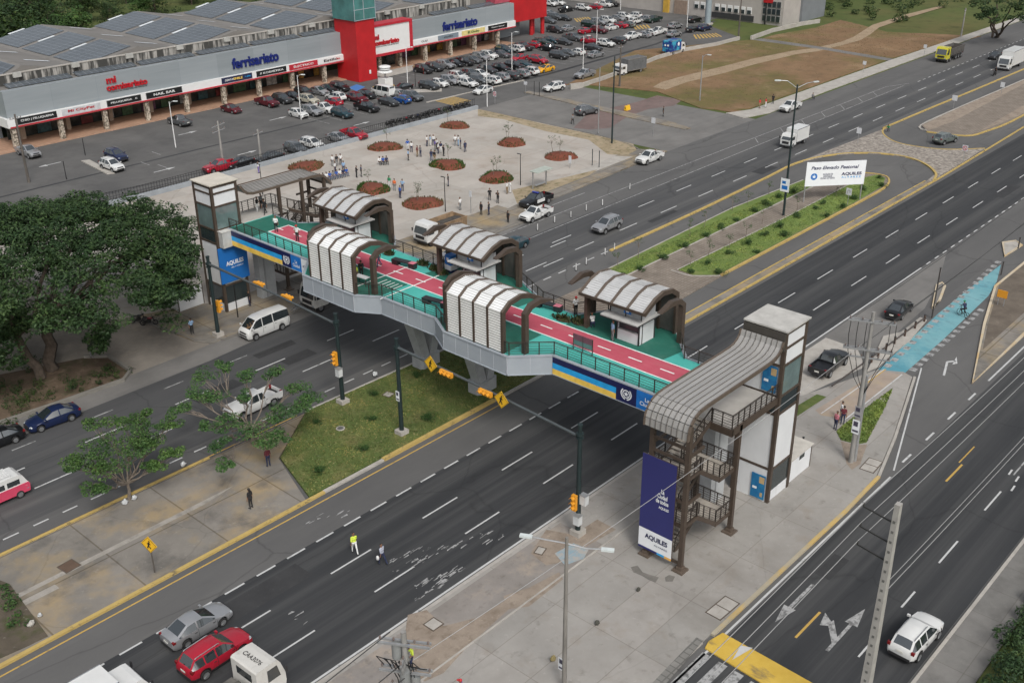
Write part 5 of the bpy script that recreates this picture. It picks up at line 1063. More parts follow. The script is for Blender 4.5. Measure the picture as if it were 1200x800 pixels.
car_proto('hatchback', dict(w=.84, r=.30, wheels=(1.18, -1.22), hz=.68, tz=.98, mz=1.02, th=.26, cabin=(.85, .12, [-.45], -1.35, -1.86),
    st=[(1.98, .34, .52, .55, .60, .48), (1.92, .24, .62, .70, .70, .56), (1.6, .18, .78, .84, .80, .62), (.85, .17, .94, .98, .84, .68), (.12, .17, .97, 1.44, .84, .57), (-.45, .17, .98, 1.49, .84, .57), (-1.35, .17, 1.0, 1.43, .84, .55), (-1.86, .22, 1.02, 1.06, .80, .60), (-1.94, .30, .95, .99, .74, .56), (-1.97, .40, .62, .66, .68, .55)]))
car_proto('suv', dict(w=.91, r=.35, wheels=(1.36, -1.36), hz=.80, tz=1.05, mz=1.15, th=.22, cladding=True, rails=(.0, -1.75, .56, 1.73), cabin=(.98, .22, [-.42, -1.22], -1.78, -2.12),
    st=[(2.26, .42, .62, .66, .66, .52), (2.20, .32, .74, .84, .76, .58), (1.85, .25, .92, .99, .87, .66), (.98, .24, 1.05, 1.10, .91, .74), (.22, .24, 1.07, 1.61, .91, .62), (-.45, .24, 1.09, 1.68, .91, .62), (-1.78, .25, 1.12, 1.62, .90, .59), (-2.12, .30, 1.14, 1.18, .86, .64), (-2.22, .38, 1.02, 1.08, .80, .6), (-2.27, .46, .70, .74, .74, .58)]))
car_proto('pickup', dict(w=.92, r=.38, wheels=(1.68, -1.55), hz=.88, tz=.98, mz=1.22, th=.34, bed=(-.82, -2.62, .87, .72, 1.12), cabin=(1.12, .42, [-.18], -.62, -.80),
    st=[(2.62, .48, .70, .74, .70, .55), (2.56, .38, .84, .93, .80, .62), (2.2, .32, 1.0, 1.06, .89, .70), (1.12, .30, 1.10, 1.15, .92, .76), (.42, .30, 1.12, 1.68, .92, .62), (-.1, .30, 1.13, 1.74, .92, .62), (-.62, .30, 1.14, 1.70, .92, .60), (-.80, .32, 1.14, 1.18, .90, .66), (-.86, .42, 1.0, 1.04, .88, .64), (-2.58, .60, .70, .72, .86, .7), (-2.64, .60, .68, .70, .84, .68)]))
car_proto('single cab pickup', dict(w=.90, r=.36, wheels=(1.62, -1.45), hz=.86, tz=.96, mz=1.2, th=.32, bed=(-.12, -2.45, .86, .70, 1.08), cabin=(1.10, .48, [-.0], .08, -.1),
    st=[(2.5, .48, .68, .72, .70, .55), (2.45, .38, .82, .91, .80, .62), (2.1, .32, .98, 1.04, .87, .70), (1.10, .30, 1.08, 1.13, .90, .76), (.48, .30, 1.10, 1.64, .90, .62), (.25, .30, 1.1, 1.69, .90, .62), (.08, .30, 1.1, 1.66, .90, .60), (-.1, .32, 1.1, 1.14, .88, .66), (-.16, .42, 1.0, 1.04, .86, .64), (-2.4, .58, .68, .70, .84, .68), (-2.46, .58, .66, .68, .82, .66)]))
car_proto('minibus', dict(w=.94, r=.34, wheels=(1.62, -1.55), hz=.86, tz=1.15, mz=1.35, th=.4, cabin=(2.12, 1.35, [.72, -.55], -2.42, -2.50),
    st=[(2.52, .40, .66, .70, .74, .60), (2.46, .28, .90, 1.0, .84, .66), (2.12, .24, 1.16, 1.22, .92, .78), (1.35, .24, 1.22, 1.98, .94, .70), (.8, .24, 1.24, 2.12, .94, .72), (-.6, .24, 1.26, 2.16, .94, .72), (-2.42, .26, 1.28, 2.10, .93, .70), (-2.50, .36, 1.27, 1.80, .92, .72), (-2.53, .42, 1.0, 1.1, .88, .7)]))
for kd, cat_ in (('hatchback', 'car'), ('sedan', 'car'), ('suv', 'car')): CAR[kd]['category'] = cat_
USED = set()
def put_car(kind, colour, x, y, rz, label, group):
    if kind not in USED: o = CAR[kind]; USED.add(kind); new = False
    else: o = copy_tree(CAR[kind]); new = True
    o.location = (x, y, .016); o.rotation_euler = (0, 0, rz); o['label'] = label; o['group'] = group
    for c in list(o.children)+[g for ch in o.children for g in ch.children]:
        n_ = c.name.split('.')[0]
        if n_ in ('body', 'mirror', 'load_bed', 'wheel_arch') and len(c.material_slots):
            c.material_slots[0].link = 'OBJECT'; c.material_slots[0].material = PAINT[colour]
    return o
ANG = {'f': -math.pi/2, 'b': math.pi/2, 'r': 0., 'l': math.pi}
RG = 'vehicles driving on the avenue'
def road_car(kind, colour, px, head, label, z=.7, jit=0., group=RG):
    p = at(*px, z); return put_car(kind, colour, p.x, p.y, ANG[head]+jit, label, group)
road_car('sedan', 'silver', (231, 730), 'r', 'silver sedan driving away beside the red suv at lower left', .65, R(1))
road_car('suv', 'red', (252, 763), 'r', 'bright red suv driving away between the silver sedan and the lettered truck cab', .75, R(3))
road_car('suv', 'white', (1074, 743), 'r', 'white suv with black roof stripe alone on the near slip road', .75, R(-2))
road_car('suv', 'silver', (711, 263), 'l', 'light grey suv on the far carriageway beside the planted median', .75)
road_car('single cab pickup', 'white', (628, 250), 'l', 'white single cab pickup next to the black police pickup', .7)
road_car('pickup', 'black', (628, 234), 'l', 'black and white police pickup parked at the plaza kerb', .75)
road_car('pickup', 'white', (761, 184), 'l', 'white double cab pickup turning out of the side street', .75)
road_car('pickup', 'white', (926, 124.5), 'l', 'white double cab pickup at the kerb beside the dry field', .75)
road_car('sedan', 'teal', (601, 286), 'l', 'dark teal sedan half hidden behind the mid-span canopy', .65)
road_car('sedan', 'silver', (536, 296), 'r', 'silver car with blue tape behind the dump truck and bridge railing', .65)
road_car('suv', 'grey', (688, 129), 'r', 'dark suv driving up the side street towards the avenue', .75, R(-14))
road_car('suv', 'white', (649, 102), 'l', 'white suv crossing the car park entrance near the yellow taxi', .75, R(-10))
road_car('suv', 'sage', (1108, 162), 'r', 'grey-green suv turning in the second U-turn bay', .75, R(-14))
road_car('sedan', 'black', (1054, 361), 'r', 'black sedan parked by the kerb beside the blue crossing', .65, R(4))
road_car('pickup', 'black', (972, 424), 'r', 'black pickup with empty bed parked on the concrete pad behind the lift tower', .75, R(2))
road_car('minibus', 'white', (309, 379), 'l', 'white minibus stopped in front of the blue tower banner', 1.0)
road_car('pickup', 'white', (296, 471), 'l', 'white pickup half hidden by the sprawling median tree', .75, R(2))
road_car('sedan', 'navy', (61, 488), 'l', 'dark blue estate car parked by the tree plot kerb', .65, R(-4))
road_car('sedan', 'black', (-6, 514), 'l', 'black car cut off by the left picture edge', .65, R(-3))
road_car('hatchback', 'dark grey', (1166, 65), 'l', 'small dark car beside the white lorry on the far carriageway', .7)
# ---- parked cars: rows (pixel of the middle of each car, kind, colour, heading)
ROWS = [
 ('the left shop-front row', 'cars parked along the left shop fronts', [((33, 177), 'pickup', 'silver', 'f'), ((210, 141), 'pickup', 'grey', 'b'), ((271, 127.5), 'sedan', 'dark red', 'f'), ((313, 119), 'pickup', 'dark red', 'f'), ((331, 115.5), 'suv', 'dark grey', 'f'), ((343, 112.5), 'sedan', 'black', 'f'), ((356.5, 107.5), 'suv', 'black', 'f'), ((374, 106.5), 'sedan', 'silver', 'f'), ((384.5, 104), 'sedan', 'black', 'f'), ((398, 101.5), 'suv', 'black', 'f')]),
 ('the middle row left of the red tower', 'cars parked in the middle rows left of the red tower', [((362, 116.5), 'suv', 'beige', 'f'), ((393, 113), 'suv', 'white', 'b'), ((391, 119.5), 'hatchback', 'red', 'b'), ((419, 114.5), 'suv', 'dark red', 'f'), ((429, 110.5), 'sedan', 'black', 'f'), ((449, 108), 'minibus', 'white', 'b'), ((471, 102.5), 'sedan', 'black', 'l'), ((464.5, 109.5), 'hatchback', 'silver', 'b')]),
 ('the front row left of the car park hump', 'cars parked in the row facing the plaza lane', [((350, 133), 'hatchback', 'white', 'f'), ((365.5, 129.5), 'suv', 'silver', 'f'), ((380, 126.5), 'pickup', 'white', 'f'), ((401, 132), 'suv', 'teal', 'f'), ((430, 125), 'pickup', 'black', 'f'), ((455.5, 119), 'sedan', 'dark grey', 'f'), ((470.5, 116.5), 'hatchback', 'blue', 'b'), ((484, 112.5), 'suv', 'grey', 'f')]),
 ('the row against the bar railing', 'cars parked against the railing above the plaza', [((258, 194), 'pickup', 'red', 'l'), ((281, 190.5), 'sedan', 'black', 'l'), ((316, 184), 'sedan', 'dark grey', 'l'), ((347, 173.5), 'suv', 'grey', 'f'), ((366, 168), 'suv', 'white', 'f'), ((397, 161), 'sedan', 'silver', 'f'), ((415, 156.5), 'pickup', 'red', 'f')]),
 ('the car park by its narrow kerb island', 'cars parked beside the narrow kerb island', [((131, 193), 'suv', 'white', 'f'), ((136, 181.5), 'suv', 'navy', 'f')]),
 ('the right shop-front row', 'cars parked along the right shop fronts', [((496, 81), 'suv', 'black', 'f'), ((509, 78.5), 'suv', 'dark grey', 'f'), ((522, 75.5), 'suv', 'silver', 'f'), ((533, 74), 'sedan', 'black', 'f'), ((543, 72), 'pickup', 'black', 'f'), ((554, 70), 'sedan', 'grey', 'f'), ((563.5, 66.5), 'suv', 'silver', 'f'), ((573, 64.5), 'suv', 'white', 'f'), ((588, 63.5), 'sedan', 'grey', 'f'), ((591, 58), 'suv', 'teal', 'f'), ((604, 57), 'suv', 'white', 'b'), ((613, 54.5), 'pickup', 'dark grey', 'f'), ((624, 52.5), 'hatchback', 'red', 'b'), ((635, 49.5), 'suv', 'green', 'f'), ((645, 47), 'sedan', 'teal', 'f')]),
 ('the middle row right of the white kiosk', 'cars parked in the middle rows before the right shop fronts', [((503, 100), 'suv', 'dark grey', 'f'), ((515.5, 97.5), 'hatchback', 'white', 'f'), ((527, 94), 'suv', 'silver', 'f'), ((537, 89), 'suv', 'white', 'f'), ((550, 86), 'pickup', 'grey', 'f'), ((548.5, 97), 'suv', 'white', 'f'), ((561, 93.5), 'suv', 'grey', 'f'), ((563, 86.5), 'sedan', 'white', 'f'), ((571.5, 81.5), 'suv', 'dark grey', 'f'), ((566, 105.5), 'sedan', 'white', 'l'), ((575, 94), 'suv', 'white', 'b'), ((585, 90), 'suv', 'silver', 'b'), ((587, 79.5), 'suv', 'black', 'f'), ((597, 88), 'suv', 'dark grey', 'b'), ((603, 76.5), 'suv', 'black', 'f'), ((609, 86), 'suv', 'silver', 'b'), ((620, 83), 'suv', 'white', 'b'), ((613, 75), 'sedan', 'teal', 'f'), ((639, 80.5), 'sedan', 'yellow', 'l')]),
 ('the cluster left of the red pillars', 'cars parked in front of the red pillars', [((608.5, 68), 'sedan', 'red', 'l'), ((631, 70), 'suv', 'red', 'f'), ((655, 64.5), 'suv', 'dark grey', 'f'), ((665, 62), 'sedan', 'grey', 'f'), ((676, 61), 'hatchback', 'white', 'b'), ((644.5, 56), 'pickup', 'black', 'b'), ((661, 49), 'sedan', 'dark grey', 'f'), ((671.5, 43.5), 'pickup', 'grey', 'f'), ((666, 33), 'sedan', 'silver', 'r'), ((651, 34.5), 'suv', 'dark grey', 'f')]),
 ('the end row nearest the dry field', 'cars parked in the end row near the dry field', [((698.5, 63.5), 'sedan', 'silver', 'r'), ((695, 55.5), 'sedan', 'dark grey', 'f'), ((692.5, 47.5), 'single cab pickup', 'red', 'b'), ((710, 50.5), 'suv', 'white', 'f'), ((723, 47), 'suv', 'dark grey', 'b'), ((740.5, 42), 'pickup', 'white', 'l'), ((753, 40.5), 'sedan', 'silver', 'b'), ((761, 38), 'sedan', 'white', 'b'), ((771, 36.5), 'pickup', 'white', 'l'), ((790, 39.5), 'suv', 'silver', 'r'), ((685, 86.5), 'pickup', 'silver', 'l')]),
 ('the far row beyond the red portal', 'cars parked beyond the red portal', [((686.5, 36), 'sedan', 'red', 'r'), ((702, 35), 'suv', 'dark red', 'f'), ((691, 28), 'suv', 'green', 'f'), ((702, 25.5), 'suv', 'silver', 'f'), ((717, 32), 'hatchback', 'white', 'r'), ((726, 29.5), 'sedan', 'red', 'b'), ((735, 28.5), 'sedan', 'sage', 'b'), ((712.5, 23.5), 'suv', 'white', 'f'), ((724, 21.5), 'sedan', 'silver', 'f'), ((732, 19), 'suv', 'white', 'f'), ((745, 24.5), 'suv', 'white', 'r'), ((742.5, 18), 'suv', 'white', 'b'), ((754.5, 22), 'suv', 'silver', 'b'), ((766, 22.5), 'pickup', 'green', 'l')]),
 ('the row below the office windows', 'cars parked below the office building', [((791.5, 30), 'suv', 'silver', 'r'), ((812, 34), 'sedan', 'black', 'r'), ((826, 32), 'suv', 'navy', 'r'), ((814, 22.5), 'suv', 'black', 'r')]),
 ('the top row at the picture edge', 'cars parked in the farthest row', [((645, 4), 'suv', 'white', 'f'), ((654, 3), 'suv', 'white', 'f'), ((664, 10.5), 'pickup', 'black', 'r'), ((684, 9), 'suv', 'white', 'f'), ((697, 8), 'sedan', 'red', 'b'), ((708, 5), 'pickup', 'white', 'f'), ((717, 4), 'suv', 'black', 'f'), ((644.5, 16), 'sedan', 'silver', 'f'), ((651, 19.5), 'suv', 'grey', 'f'), ((661, 21), 'sedan', 'dark grey', 'f'), ((643, 24), 'sedan', 'grey', 'f')]),
]
ORD = ['first', 'second', 'third', 'fourth', 'fifth', 'sixth', 'seventh', 'eighth', 'ninth']
for where, grp, cars in ROWS:
    cars = sorted(cars, key=lambda c: c[0][0]); cnt = {}
    for c in cars: cnt[(c[2], c[1])] = cnt.get((c[2], c[1]), 0)+1
    seen = {}
    for px, kd, colr, hd in cars:
        key = (colr, kd); seen[key] = seen.get(key, 0)+1
        lab = f"{colr} {kd} parked in {where}" if cnt[key] == 1 else f"{ORD[seen[key]-1]} {colr} {kd} from the left in {where}"
        if kd == 'sedan' and colr == 'yellow': lab = 'yellow taxi sedan at the right end of the middle car park rows'
        if kd == 'minibus': lab = 'white van with rounded roof parked behind the white kiosk'
        p = at(*px, .65 if kd in ('sedan', 'hatchback') else .8)
        put_car(kd, colr, p.x, p.y, ANG[hd]+random.uniform(-.04, .04), lab, grp)
for k, o in CAR.items():
    if k not in USED: print('unused proto', k)
# police markings on the kerbside pickup
pol = [o for o in bpy.data.objects if o.get('label', '').startswith('black and white police')][0]
a = MB(); a.box((.0, .925, .85), (1.5, .02, .45)); a.box((.0, -.925, .85), (1.5, .02, .45)); a.build('white_door', PAINT['white'], pol)
a = MB(); a.box((.1, 0, 1.80), (.22, 1.0, .1)); a.build('light_bar', mat('bar_blue', (.03, .05, .35), .3), pol)
blk = [o for o in bpy.data.objects if o.get('label', '').startswith('yellow taxi')][0]
a = MB(); a.box((-.35, 0, 1.53), (.2, .5, .12)); a.build('roof_sign', TRIM, blk)

# ---- lorries, built around local x = forward
def truck_cab(t, x0, w, h, colour, L=1.9, zb=.55, roof_text=None, sleeper=False):
    a = MB(); hw = w/2; x1 = x0-L
    prof = [(x0-.05, zb), (x0, zb+.25), (x0-.02, zb+.85), (x0-.28, h-.35), (x0-.45, h-.06), (x0-.75, h), (x1+.12, h), (x1, h-.1), (x1, zb)]
    a.prof_y(prof, -hw, hw); b = a.build('cab', PAINT[colour], t)
    g = MB(); g.add([(x0+.005, -hw+.14, zb+.92), (x0+.005, hw-.14, zb+.92), (x0-.265, hw-.2, h-.38), (x0-.265, -hw+.2, h-.38)], [(0, 1, 2, 3)]); g.build('windscreen', CGLASS, b)
    for s in (1, -1):
        g = MB(); y = s*(hw+.008); g.add([(x0-.35, y, zb+.85), (x0-1.25, y, zb+.85), (x0-1.25, y, h-.35), (x0-.55, y, h-.35)], [(0, 1, 2, 3)]); g.build('side_window', CGLASS, b)
        m_ = MB(); m_.box((x0-.05, s*(hw+.18), zb+1.2), (.1, .12, .42)); m_.bar((x0-.1, s*hw, zb+1.3), (x0-.06, s*(hw+.18), zb+1.3), .03, .03); m_.build('mirror', TRIM, b)
        l = MB(); l.box((x0+.0, s*(hw-.26), zb+.2), (.06, .34, .18)); l.build('headlight', HLAMP, b)
    g = MB(); g.box((x0+.01, 0, zb+.5), (.05, w*.62, .38)); g.box((x0-.05, 0, zb-.05), (.12, w*.96, .24)); g.build('grille', TRIM, b)
    g = MB(); g.add([(x1-.008, -hw*.6, h-.95), (x1-.008, hw*.6, h-.95), (x1-.008, hw*.6, h-.4), (x1-.008, -hw*.6, h-.4)], [(0, 1, 2, 3)]); g.build('rear_window', CGLASS, b)
    return b
def chassis(t, x0, x1, z=.75):
    a = MB()
    for s in (1, -1): a.bx(min(x0, x1), max(x0, x1), s*.42-.06, s*.42+.06, z-.13, z+.13)
    for x in np.arange(min(x0, x1)+.3, max(x0, x1), 1.0): a.bx(x, x+.08, -.36, .36, z-.1, z+.1)
    a.build('chassis', UNDER, t)
def box_truck(px, head, label, colour='white', boxm=None, L=4.3, w=2.0, h=2.75, hc=2.15, sc=1., z=1.2, jit=0.):
    p = at(*px, z); t = thing('box_truck', label, 'truck', (p.x, p.y, .016), ANG[head]+jit); fx = (L+1.9)/2
    b = truck_cab(t, fx, w-.15, hc, colour, 1.7, .42); chassis(t, fx-1.5, fx-1.9-L, .55)
    a = MB(); a.bx(fx-1.95-L, fx-1.85, -w/2, w/2, .75, h); bo = a.build('cargo_box', boxm or PAINT['white'], t)
    e = MB()
    for s in (1, -1): e.bx(fx-1.95-L, fx-1.85, s*(w/2)-.03, s*(w/2)+.03, h-.05, h+.03); e.bx(fx-1.95-L, fx-1.85, s*(w/2)-.02, s*(w/2)+.035, .72, .82)
    e.build('box_edge', CHROME, bo)
    for x in (fx-.85, fx-1.9-L*.72):
        for s in (1, -1): wheel(t, x, s*(w/2-.2), .38, .26)
    for s in (1, -1): e = MB(); e.box((fx-1.97-L, s*(w/2-.15), .62), (.05, .22, .14)); e.build('tail_light', TLAMP, t)
    return t
bt = box_truck((931, 161), 'l', 'small white box truck on the far carriageway by the lamp post', L=3.6, w=1.95, h=2.7)
bt = box_truck((790, 56), 'r', 'blue printed van truck parked by the curved car park wall', boxm=ground_mat('blue_livery', [((.012, .03, .16), (.02, .06, .25), .5, None, .3, .7, 1), (None, (.05, .35, .50), .6, None, .52, .6, .9)], rough=.4, bump=0), L=4.0, w=2.2, h=3.0, jit=R(2))
for y in (-.35, .35):
    a = MB(); a.box((-3.06, y, 2.1), (.02, .4, .35)); a.build('print_mark', WPRINT, bt)
a = MB(); a.tube([(0, -1.105, 2.1), (0, -1.125, 2.1)], .4, 16); a.build('print_mark', WPRINT, bt)
bt = box_truck((116, 812), 'r', 'white box truck cut off by the bottom picture edge', L=3.4, w=2.1, h=2.9, z=2.0)
bt = box_truck((1185, 70), 'l', 'white lorry with tall body on the far carriageway at the right edge', L=6.5, w=2.4, h=3.6, hc=2.7, z=1.6)
bt = box_truck((738, 80), 'l', 'grey tarpaulin truck standing at the car park wall', boxm=mat('tarp_grey', (.10, .105, .11), .8, 0, .15, 2.), L=5.2, w=2.3, h=3.0, jit=R(-8), z=1.0)
def dump_truck(px, head, label, colour, bedm, loadm, L=4.6, w=2.45, h=2.85, z=1.4, nax=2, jit=0., trailer=False):
    p = at(*px, z); t = thing('dump_truck', label, 'dump truck', (p.x, p.y, .02), ANG[head]+jit); fx = (L+2.2)/2
    truck_cab(t, fx, w-.1, h, colour, 1.9, .75); chassis(t, fx-1.6, fx-2.2-L, .85)
    xa, xb = fx-2.15, fx-2.2-L; hw = w/2; a = MB(); zt = 2.35 if not trailer else 2.6
    for s in (1, -1):
        a.add([(xa, s*hw, zt), (xb, s*hw, zt), (xb, s*hw*.92, 1.15), (xa, s*hw*.92, 1.15), (xa, s*(hw-.1), zt), (xb, s*(hw-.1), zt), (xb, s*(hw*.92-.1), 1.2), (xa, s*(hw*.92-.1), 1.2)], [(0, 1, 2, 3), (4, 5, 6, 7), (0, 1, 5, 4), (1, 2, 6, 5), (2, 3, 7, 6), (3, 0, 4, 7)])
        for x in np.arange(xb+.5, xa, .85): a.bx(x, x+.09, s*hw*.97-.02 if s > 0 else -hw*.97-.06, s*hw*.97+.06 if s > 0 else -hw*.97+.02, 1.2, zt)
        a.bx(xb-.03, xa, s*hw-.06, s*hw+.05, zt-.02, zt+.1)
    a.bx(xb, xa, -hw*.9, hw*.9, 1.1, 1.22); a.bx(xa-.06, xa, -hw*.95, hw*.95, 1.2, zt+.35); a.bx(xb-.06, xb, -hw*.95, hw*.95, 1.2, zt+.02)
    bd = a.build('tipper_body', bedm, t)
    l = MB(); n = 12; V, F = [], []
    rr_ = random.Random(4)
    for i in range(n+1):
        for j in range(7):
            x = xa-.1+(xb-xa+.15)*i/n; y = -hw*.9+hw*1.8*j/6; zz = zt-.5+.45*math.sin(math.pi*j/6)*(.6+.4*math.sin(math.pi*i/n))+rr_.uniform(-.06, .06); V.append((x, y, zz))
    l.add(V, [(i*7+j, i*7+j+1, (i+1)*7+j+1, (i+1)*7+j) for i in range(n) for j in range(6)]); l.build('load', loadm, bd, 60)
    xs_ = [fx-.95, fx-2.2-L*.62, fx-2.2-L*.9] if nax == 2 else [fx-.95, fx-2.4, fx-2.2-L*.45, fx-2.2-L*.65, fx-2.2-L*.85]
    for x in xs_:
        for s in (1, -1): wheel(t, x, s*(hw-.22), .5, .3, .55)
    for s in (1, -1): e = MB(); e.box((xb-.02, s*(hw-.3), .95), (.06, .3, .14)); e.build('tail_light', TLAMP, t)
    return t
dump_truck((516, 268), 'l', 'white dump truck with brown tipper body parked at the plaza kerb', 'white', mat('tipper_brown', (.24, .165, .10), .7, 0, .25, 1.5), mat('dark_rubble', (.055, .05, .045), 1, 0, .4, 3.), jit=R(0))
dump_truck((1113, 62), 'l', 'yellow tipper truck with dark load on the far carriageway', 'lime', mat('tipper_dark', (.09, .085, .08), .7, 0, .2, 1.5), mat('black_soil', (.025, .018, .015), 1, 0, .4, 3.), L=7.0, h=3.1, nax=3, trailer=True)
# lettered truck cab at the bottom and the flatbed under the bridge
p = at(296, 777, 2.4); t = thing('truck', 'white truck with black number on its cab roof at the bottom edge', 'truck', (p.x+.1, p.y, .02), R(2)); b = truck_cab(t, 1.25, 2.35, 2.75, 'dirty white', 2.0, .7)
text('roof_number', 'CAA3076', TRIM, b, (-.05, 0, 2.765), (0, -1, 0), (1, 0, 0), 1.6, .31, .01); chassis(t, .3, -6.5, .85)
a = MB(); a.bx(-1.6, -.9, -1.1, -.5, .7, 1.3); a.bx(-1.6, -.9, .5, 1.1, .7, 1.3); a.bx(-1.5, -1.0, -.3, .3, .98, 1.6); a.build('tanks', mat('grimy_steel', (.13, .125, .115), .7, .3, .3, 2.), t)
a = MB(); a.bx(-6.4, -1.9, -1.2, 1.2, 1.15, 1.3); a.build('flatbed', mat('bed_wood', (.16, .14, .12), .9, 0, .2, 2.), t)
for x in (.35, -3.8, -5.1):
    for s in (1, -1): wheel(t, x, s*.98, .5, .3, .55)
p = at(374, 348, 1.2); t = thing('truck', 'white flatbed truck under the bridge with a ladder at its front', 'truck', (p.x+1.6, p.y, .02), math.pi); truck_cab(t, 3.2, 2.4, 3.0, 'dirty white', 1.9, .7); chassis(t, 2, -3.6, .85)
a = MB(); a.bx(-3.6, 1.1, -1.15, 1.15, 1.1, 1.25); a.bx(1.05, 1.15, -1.1, 1.1, 1.25, 2.3); a.build('flatbed', mat('bed_grey', (.20, .20, .19), .8, 0, .2, 2.), t)
a = MB()
for s in (-.2, .2): a.bar((3.3, -.8+s, 1.0), (5.0, -.3+s, .6), .05, .07)
for k in range(7): a.bar((3.4+k*.24, -.98+k*.07, 1.0-k*.055), (3.4+k*.24, -.58+k*.07, 1.0-k*.055), .03, .03)
a.build('ladder', CHROME, t)
for x in (2.3, -1.8, -2.9):
    for s in (1, -1): wheel(t, x, s*.95, .5, .3, .55)
# painted camper van at the left edge
p = at(12, 568, 1.0); t = thing('camper_van', 'pink and white painted van with roof rack at the left edge', 'van', (p.x-1.0, p.y+.1, .016), 0.)
prof = [(2.1, .35), (2.18, .9), (2.0, 1.25), (1.75, 1.8), (1.5, 1.95), (-1.9, 1.98), (-2.15, 1.85), (-2.25, 1.2), (-2.2, .35)]
PINK = ground_mat('mural_pink', [((.48, .045, .10), (.55, .07, .13), .5, None, .3, .7, 1), (None, (.05, .30, .36), 1.1, None, .62, .66, .9), (None, (.62, .55, .5), 1.7, None, .64, .68, .9)], rough=.4, bump=0)
a = MB(); a.prof_y([(x, z) for x, z in prof if z <= 1.0]+[(-2.24, 1.1), (2.1, 1.1)] if False else [(2.1, .35), (2.18, .9), (2.09, 1.1), (-2.245, 1.1), (-2.2, .35)], -.86, .86); b = a.build('body', PINK, t)
a = MB(); a.prof_y([(2.09, 1.1), (2.0, 1.25), (1.75, 1.8), (1.5, 1.95), (-1.9, 1.98), (-2.15, 1.85), (-2.25, 1.2), (-2.245, 1.1)], -.82, .82); a.build('roof', PAINT['white'], t)
for s in (1, -1):
    for k in range(3): g = MB(); g.box((1.0-k*1.15, s*.825, 1.42), (.95, .02, .42)); g.build('side_window', CGLASS, t)
    g = MB(); g.box((2.15, s*.55, .8), (.1, .25, .25)); g.build('headlight', HLAMP, t); g = MB(); g.box((-2.22, s*.7, .7), (.08, .16, .22)); g.build('tail_light', TLAMP, t)
    for x in (1.3, -1.35): wheel(t, x, s*.78, .32)
g = MB(); g.add([(2.02, -.66, 1.24), (2.02, .66, 1.24), (1.78, .6, 1.76), (1.78, -.6, 1.76)], [(0, 1, 2, 3)]); g.build('windscreen', CGLASS, t)
a = MB()
for k in range(7): a.bar((1.0, -.6+k*.2, 2.13), (-1.7, -.6+k*.2, 2.13), .06, .03)
for x in (.9, -.4, -1.6): a.bar((x, -.66, 2.09), (x, .66, 2.09), .04, .04); a.bar((x, -.66, 1.95), (x, -.66, 2.1), .04, .04); a.bar((x, .66, 1.95), (x, .66, 2.1), .04, .04)
a.build('roof_rack', SIGNW, t)
# motorcycles
def moto_proto():
    t = thing('motorcycle', None, 'motorcycle'); 
    for x in (.62, -.62):
        a = MB(); 
        for k in range(14):
            t0, t1 = 2*math.pi*k/14, 2*math.pi*(k+1)/14
            a.bar((x+.25*math.cos(t0), 0, .30+.25*math.sin(t0)), (x+.25*math.cos(t1), 0, .30+.25*math.sin(t1)), .1, .09, upv=(0, 1, 0))
        for k in range(4): a.bar((x, 0, .3), (x+.22*math.cos(k*1.57+.4), 0, .3+.22*math.sin(k*1.57+.4)), .02, .02)
        a.build('wheel', TYRE, t)
    a = MB(); a.ball((.12, 0, .80), (.30, .14, .13), 10, 6); b = a.build('fuel_tank', [PAINT['red']], t, 60)
    a = MB(); a.ball((-.36, 0, .80), (.36, .13, .07), 10, 6); a.build('seat', TRIM, t, 60)
    a = MB(); a.box((.0, 0, .45), (.45, .2, .32)); a.bar((.62, 0, .3), (.38, 0, .98), .09, .06); a.bar((-.62, .06, .3), (.0, .06, .4), .05, .05); a.bar((-.7, -.1, .38), (.0, -.1, .34), .08, .08); a.build('engine', UNDER, t)
    a = MB(); a.bar((.34, -.34, 1.05), (.34, .34, 1.05), .035, .035); a.ball((.48, 0, .92), (.1, .1, .1), 8, 6); a.build('handlebar', TRIM, t); return t
MOTO = moto_proto(); used_m = False
def put_moto(p, rz, colr, label, group):
    global used_m
    o = MOTO if not used_m else copy_tree(MOTO); used_m = True
    o.location = p; o.rotation_euler = (R(6), 0, rz); o['label'] = label
    if group: o['group'] = group
    c = [k for k in o.children if k.name.startswith('fuel_tank')][0]; c.material_slots[0].link = 'OBJECT'; c.material_slots[0].material = PAINT[colr]; return o
rr = random.Random(11)
for i in range(15):
    px = (456+i*6.5, 144.5-i*1.62)
    p = at(*px, .5); put_moto((p.x, p.y+rr.uniform(-.3, .3), .016), R(-90)+rr.uniform(-.25, .25), ['black', 'black', 'dark grey', 'red', 'black', 'navy'][i % 6], 'motorcycle parked in the dense line behind the bar railing', 'motorcycles lined up behind the railing')
p = at(1166, 86, .5); put_moto((p.x, p.y, .016), math.pi, 'black', 'motorcycle ridden towards the camera beside the white lorry', None)
p = at(163, 376, .3); put_moto((p.x, p.y, .14), R(-30), 'black', 'black motorcycle parked under the big tree edge beside the kerb', None)
p = at(175, 379, .3); put_moto((p.x, p.y, .14), R(-40), 'dark red', 'second motorcycle right of the black one under the big tree', None)
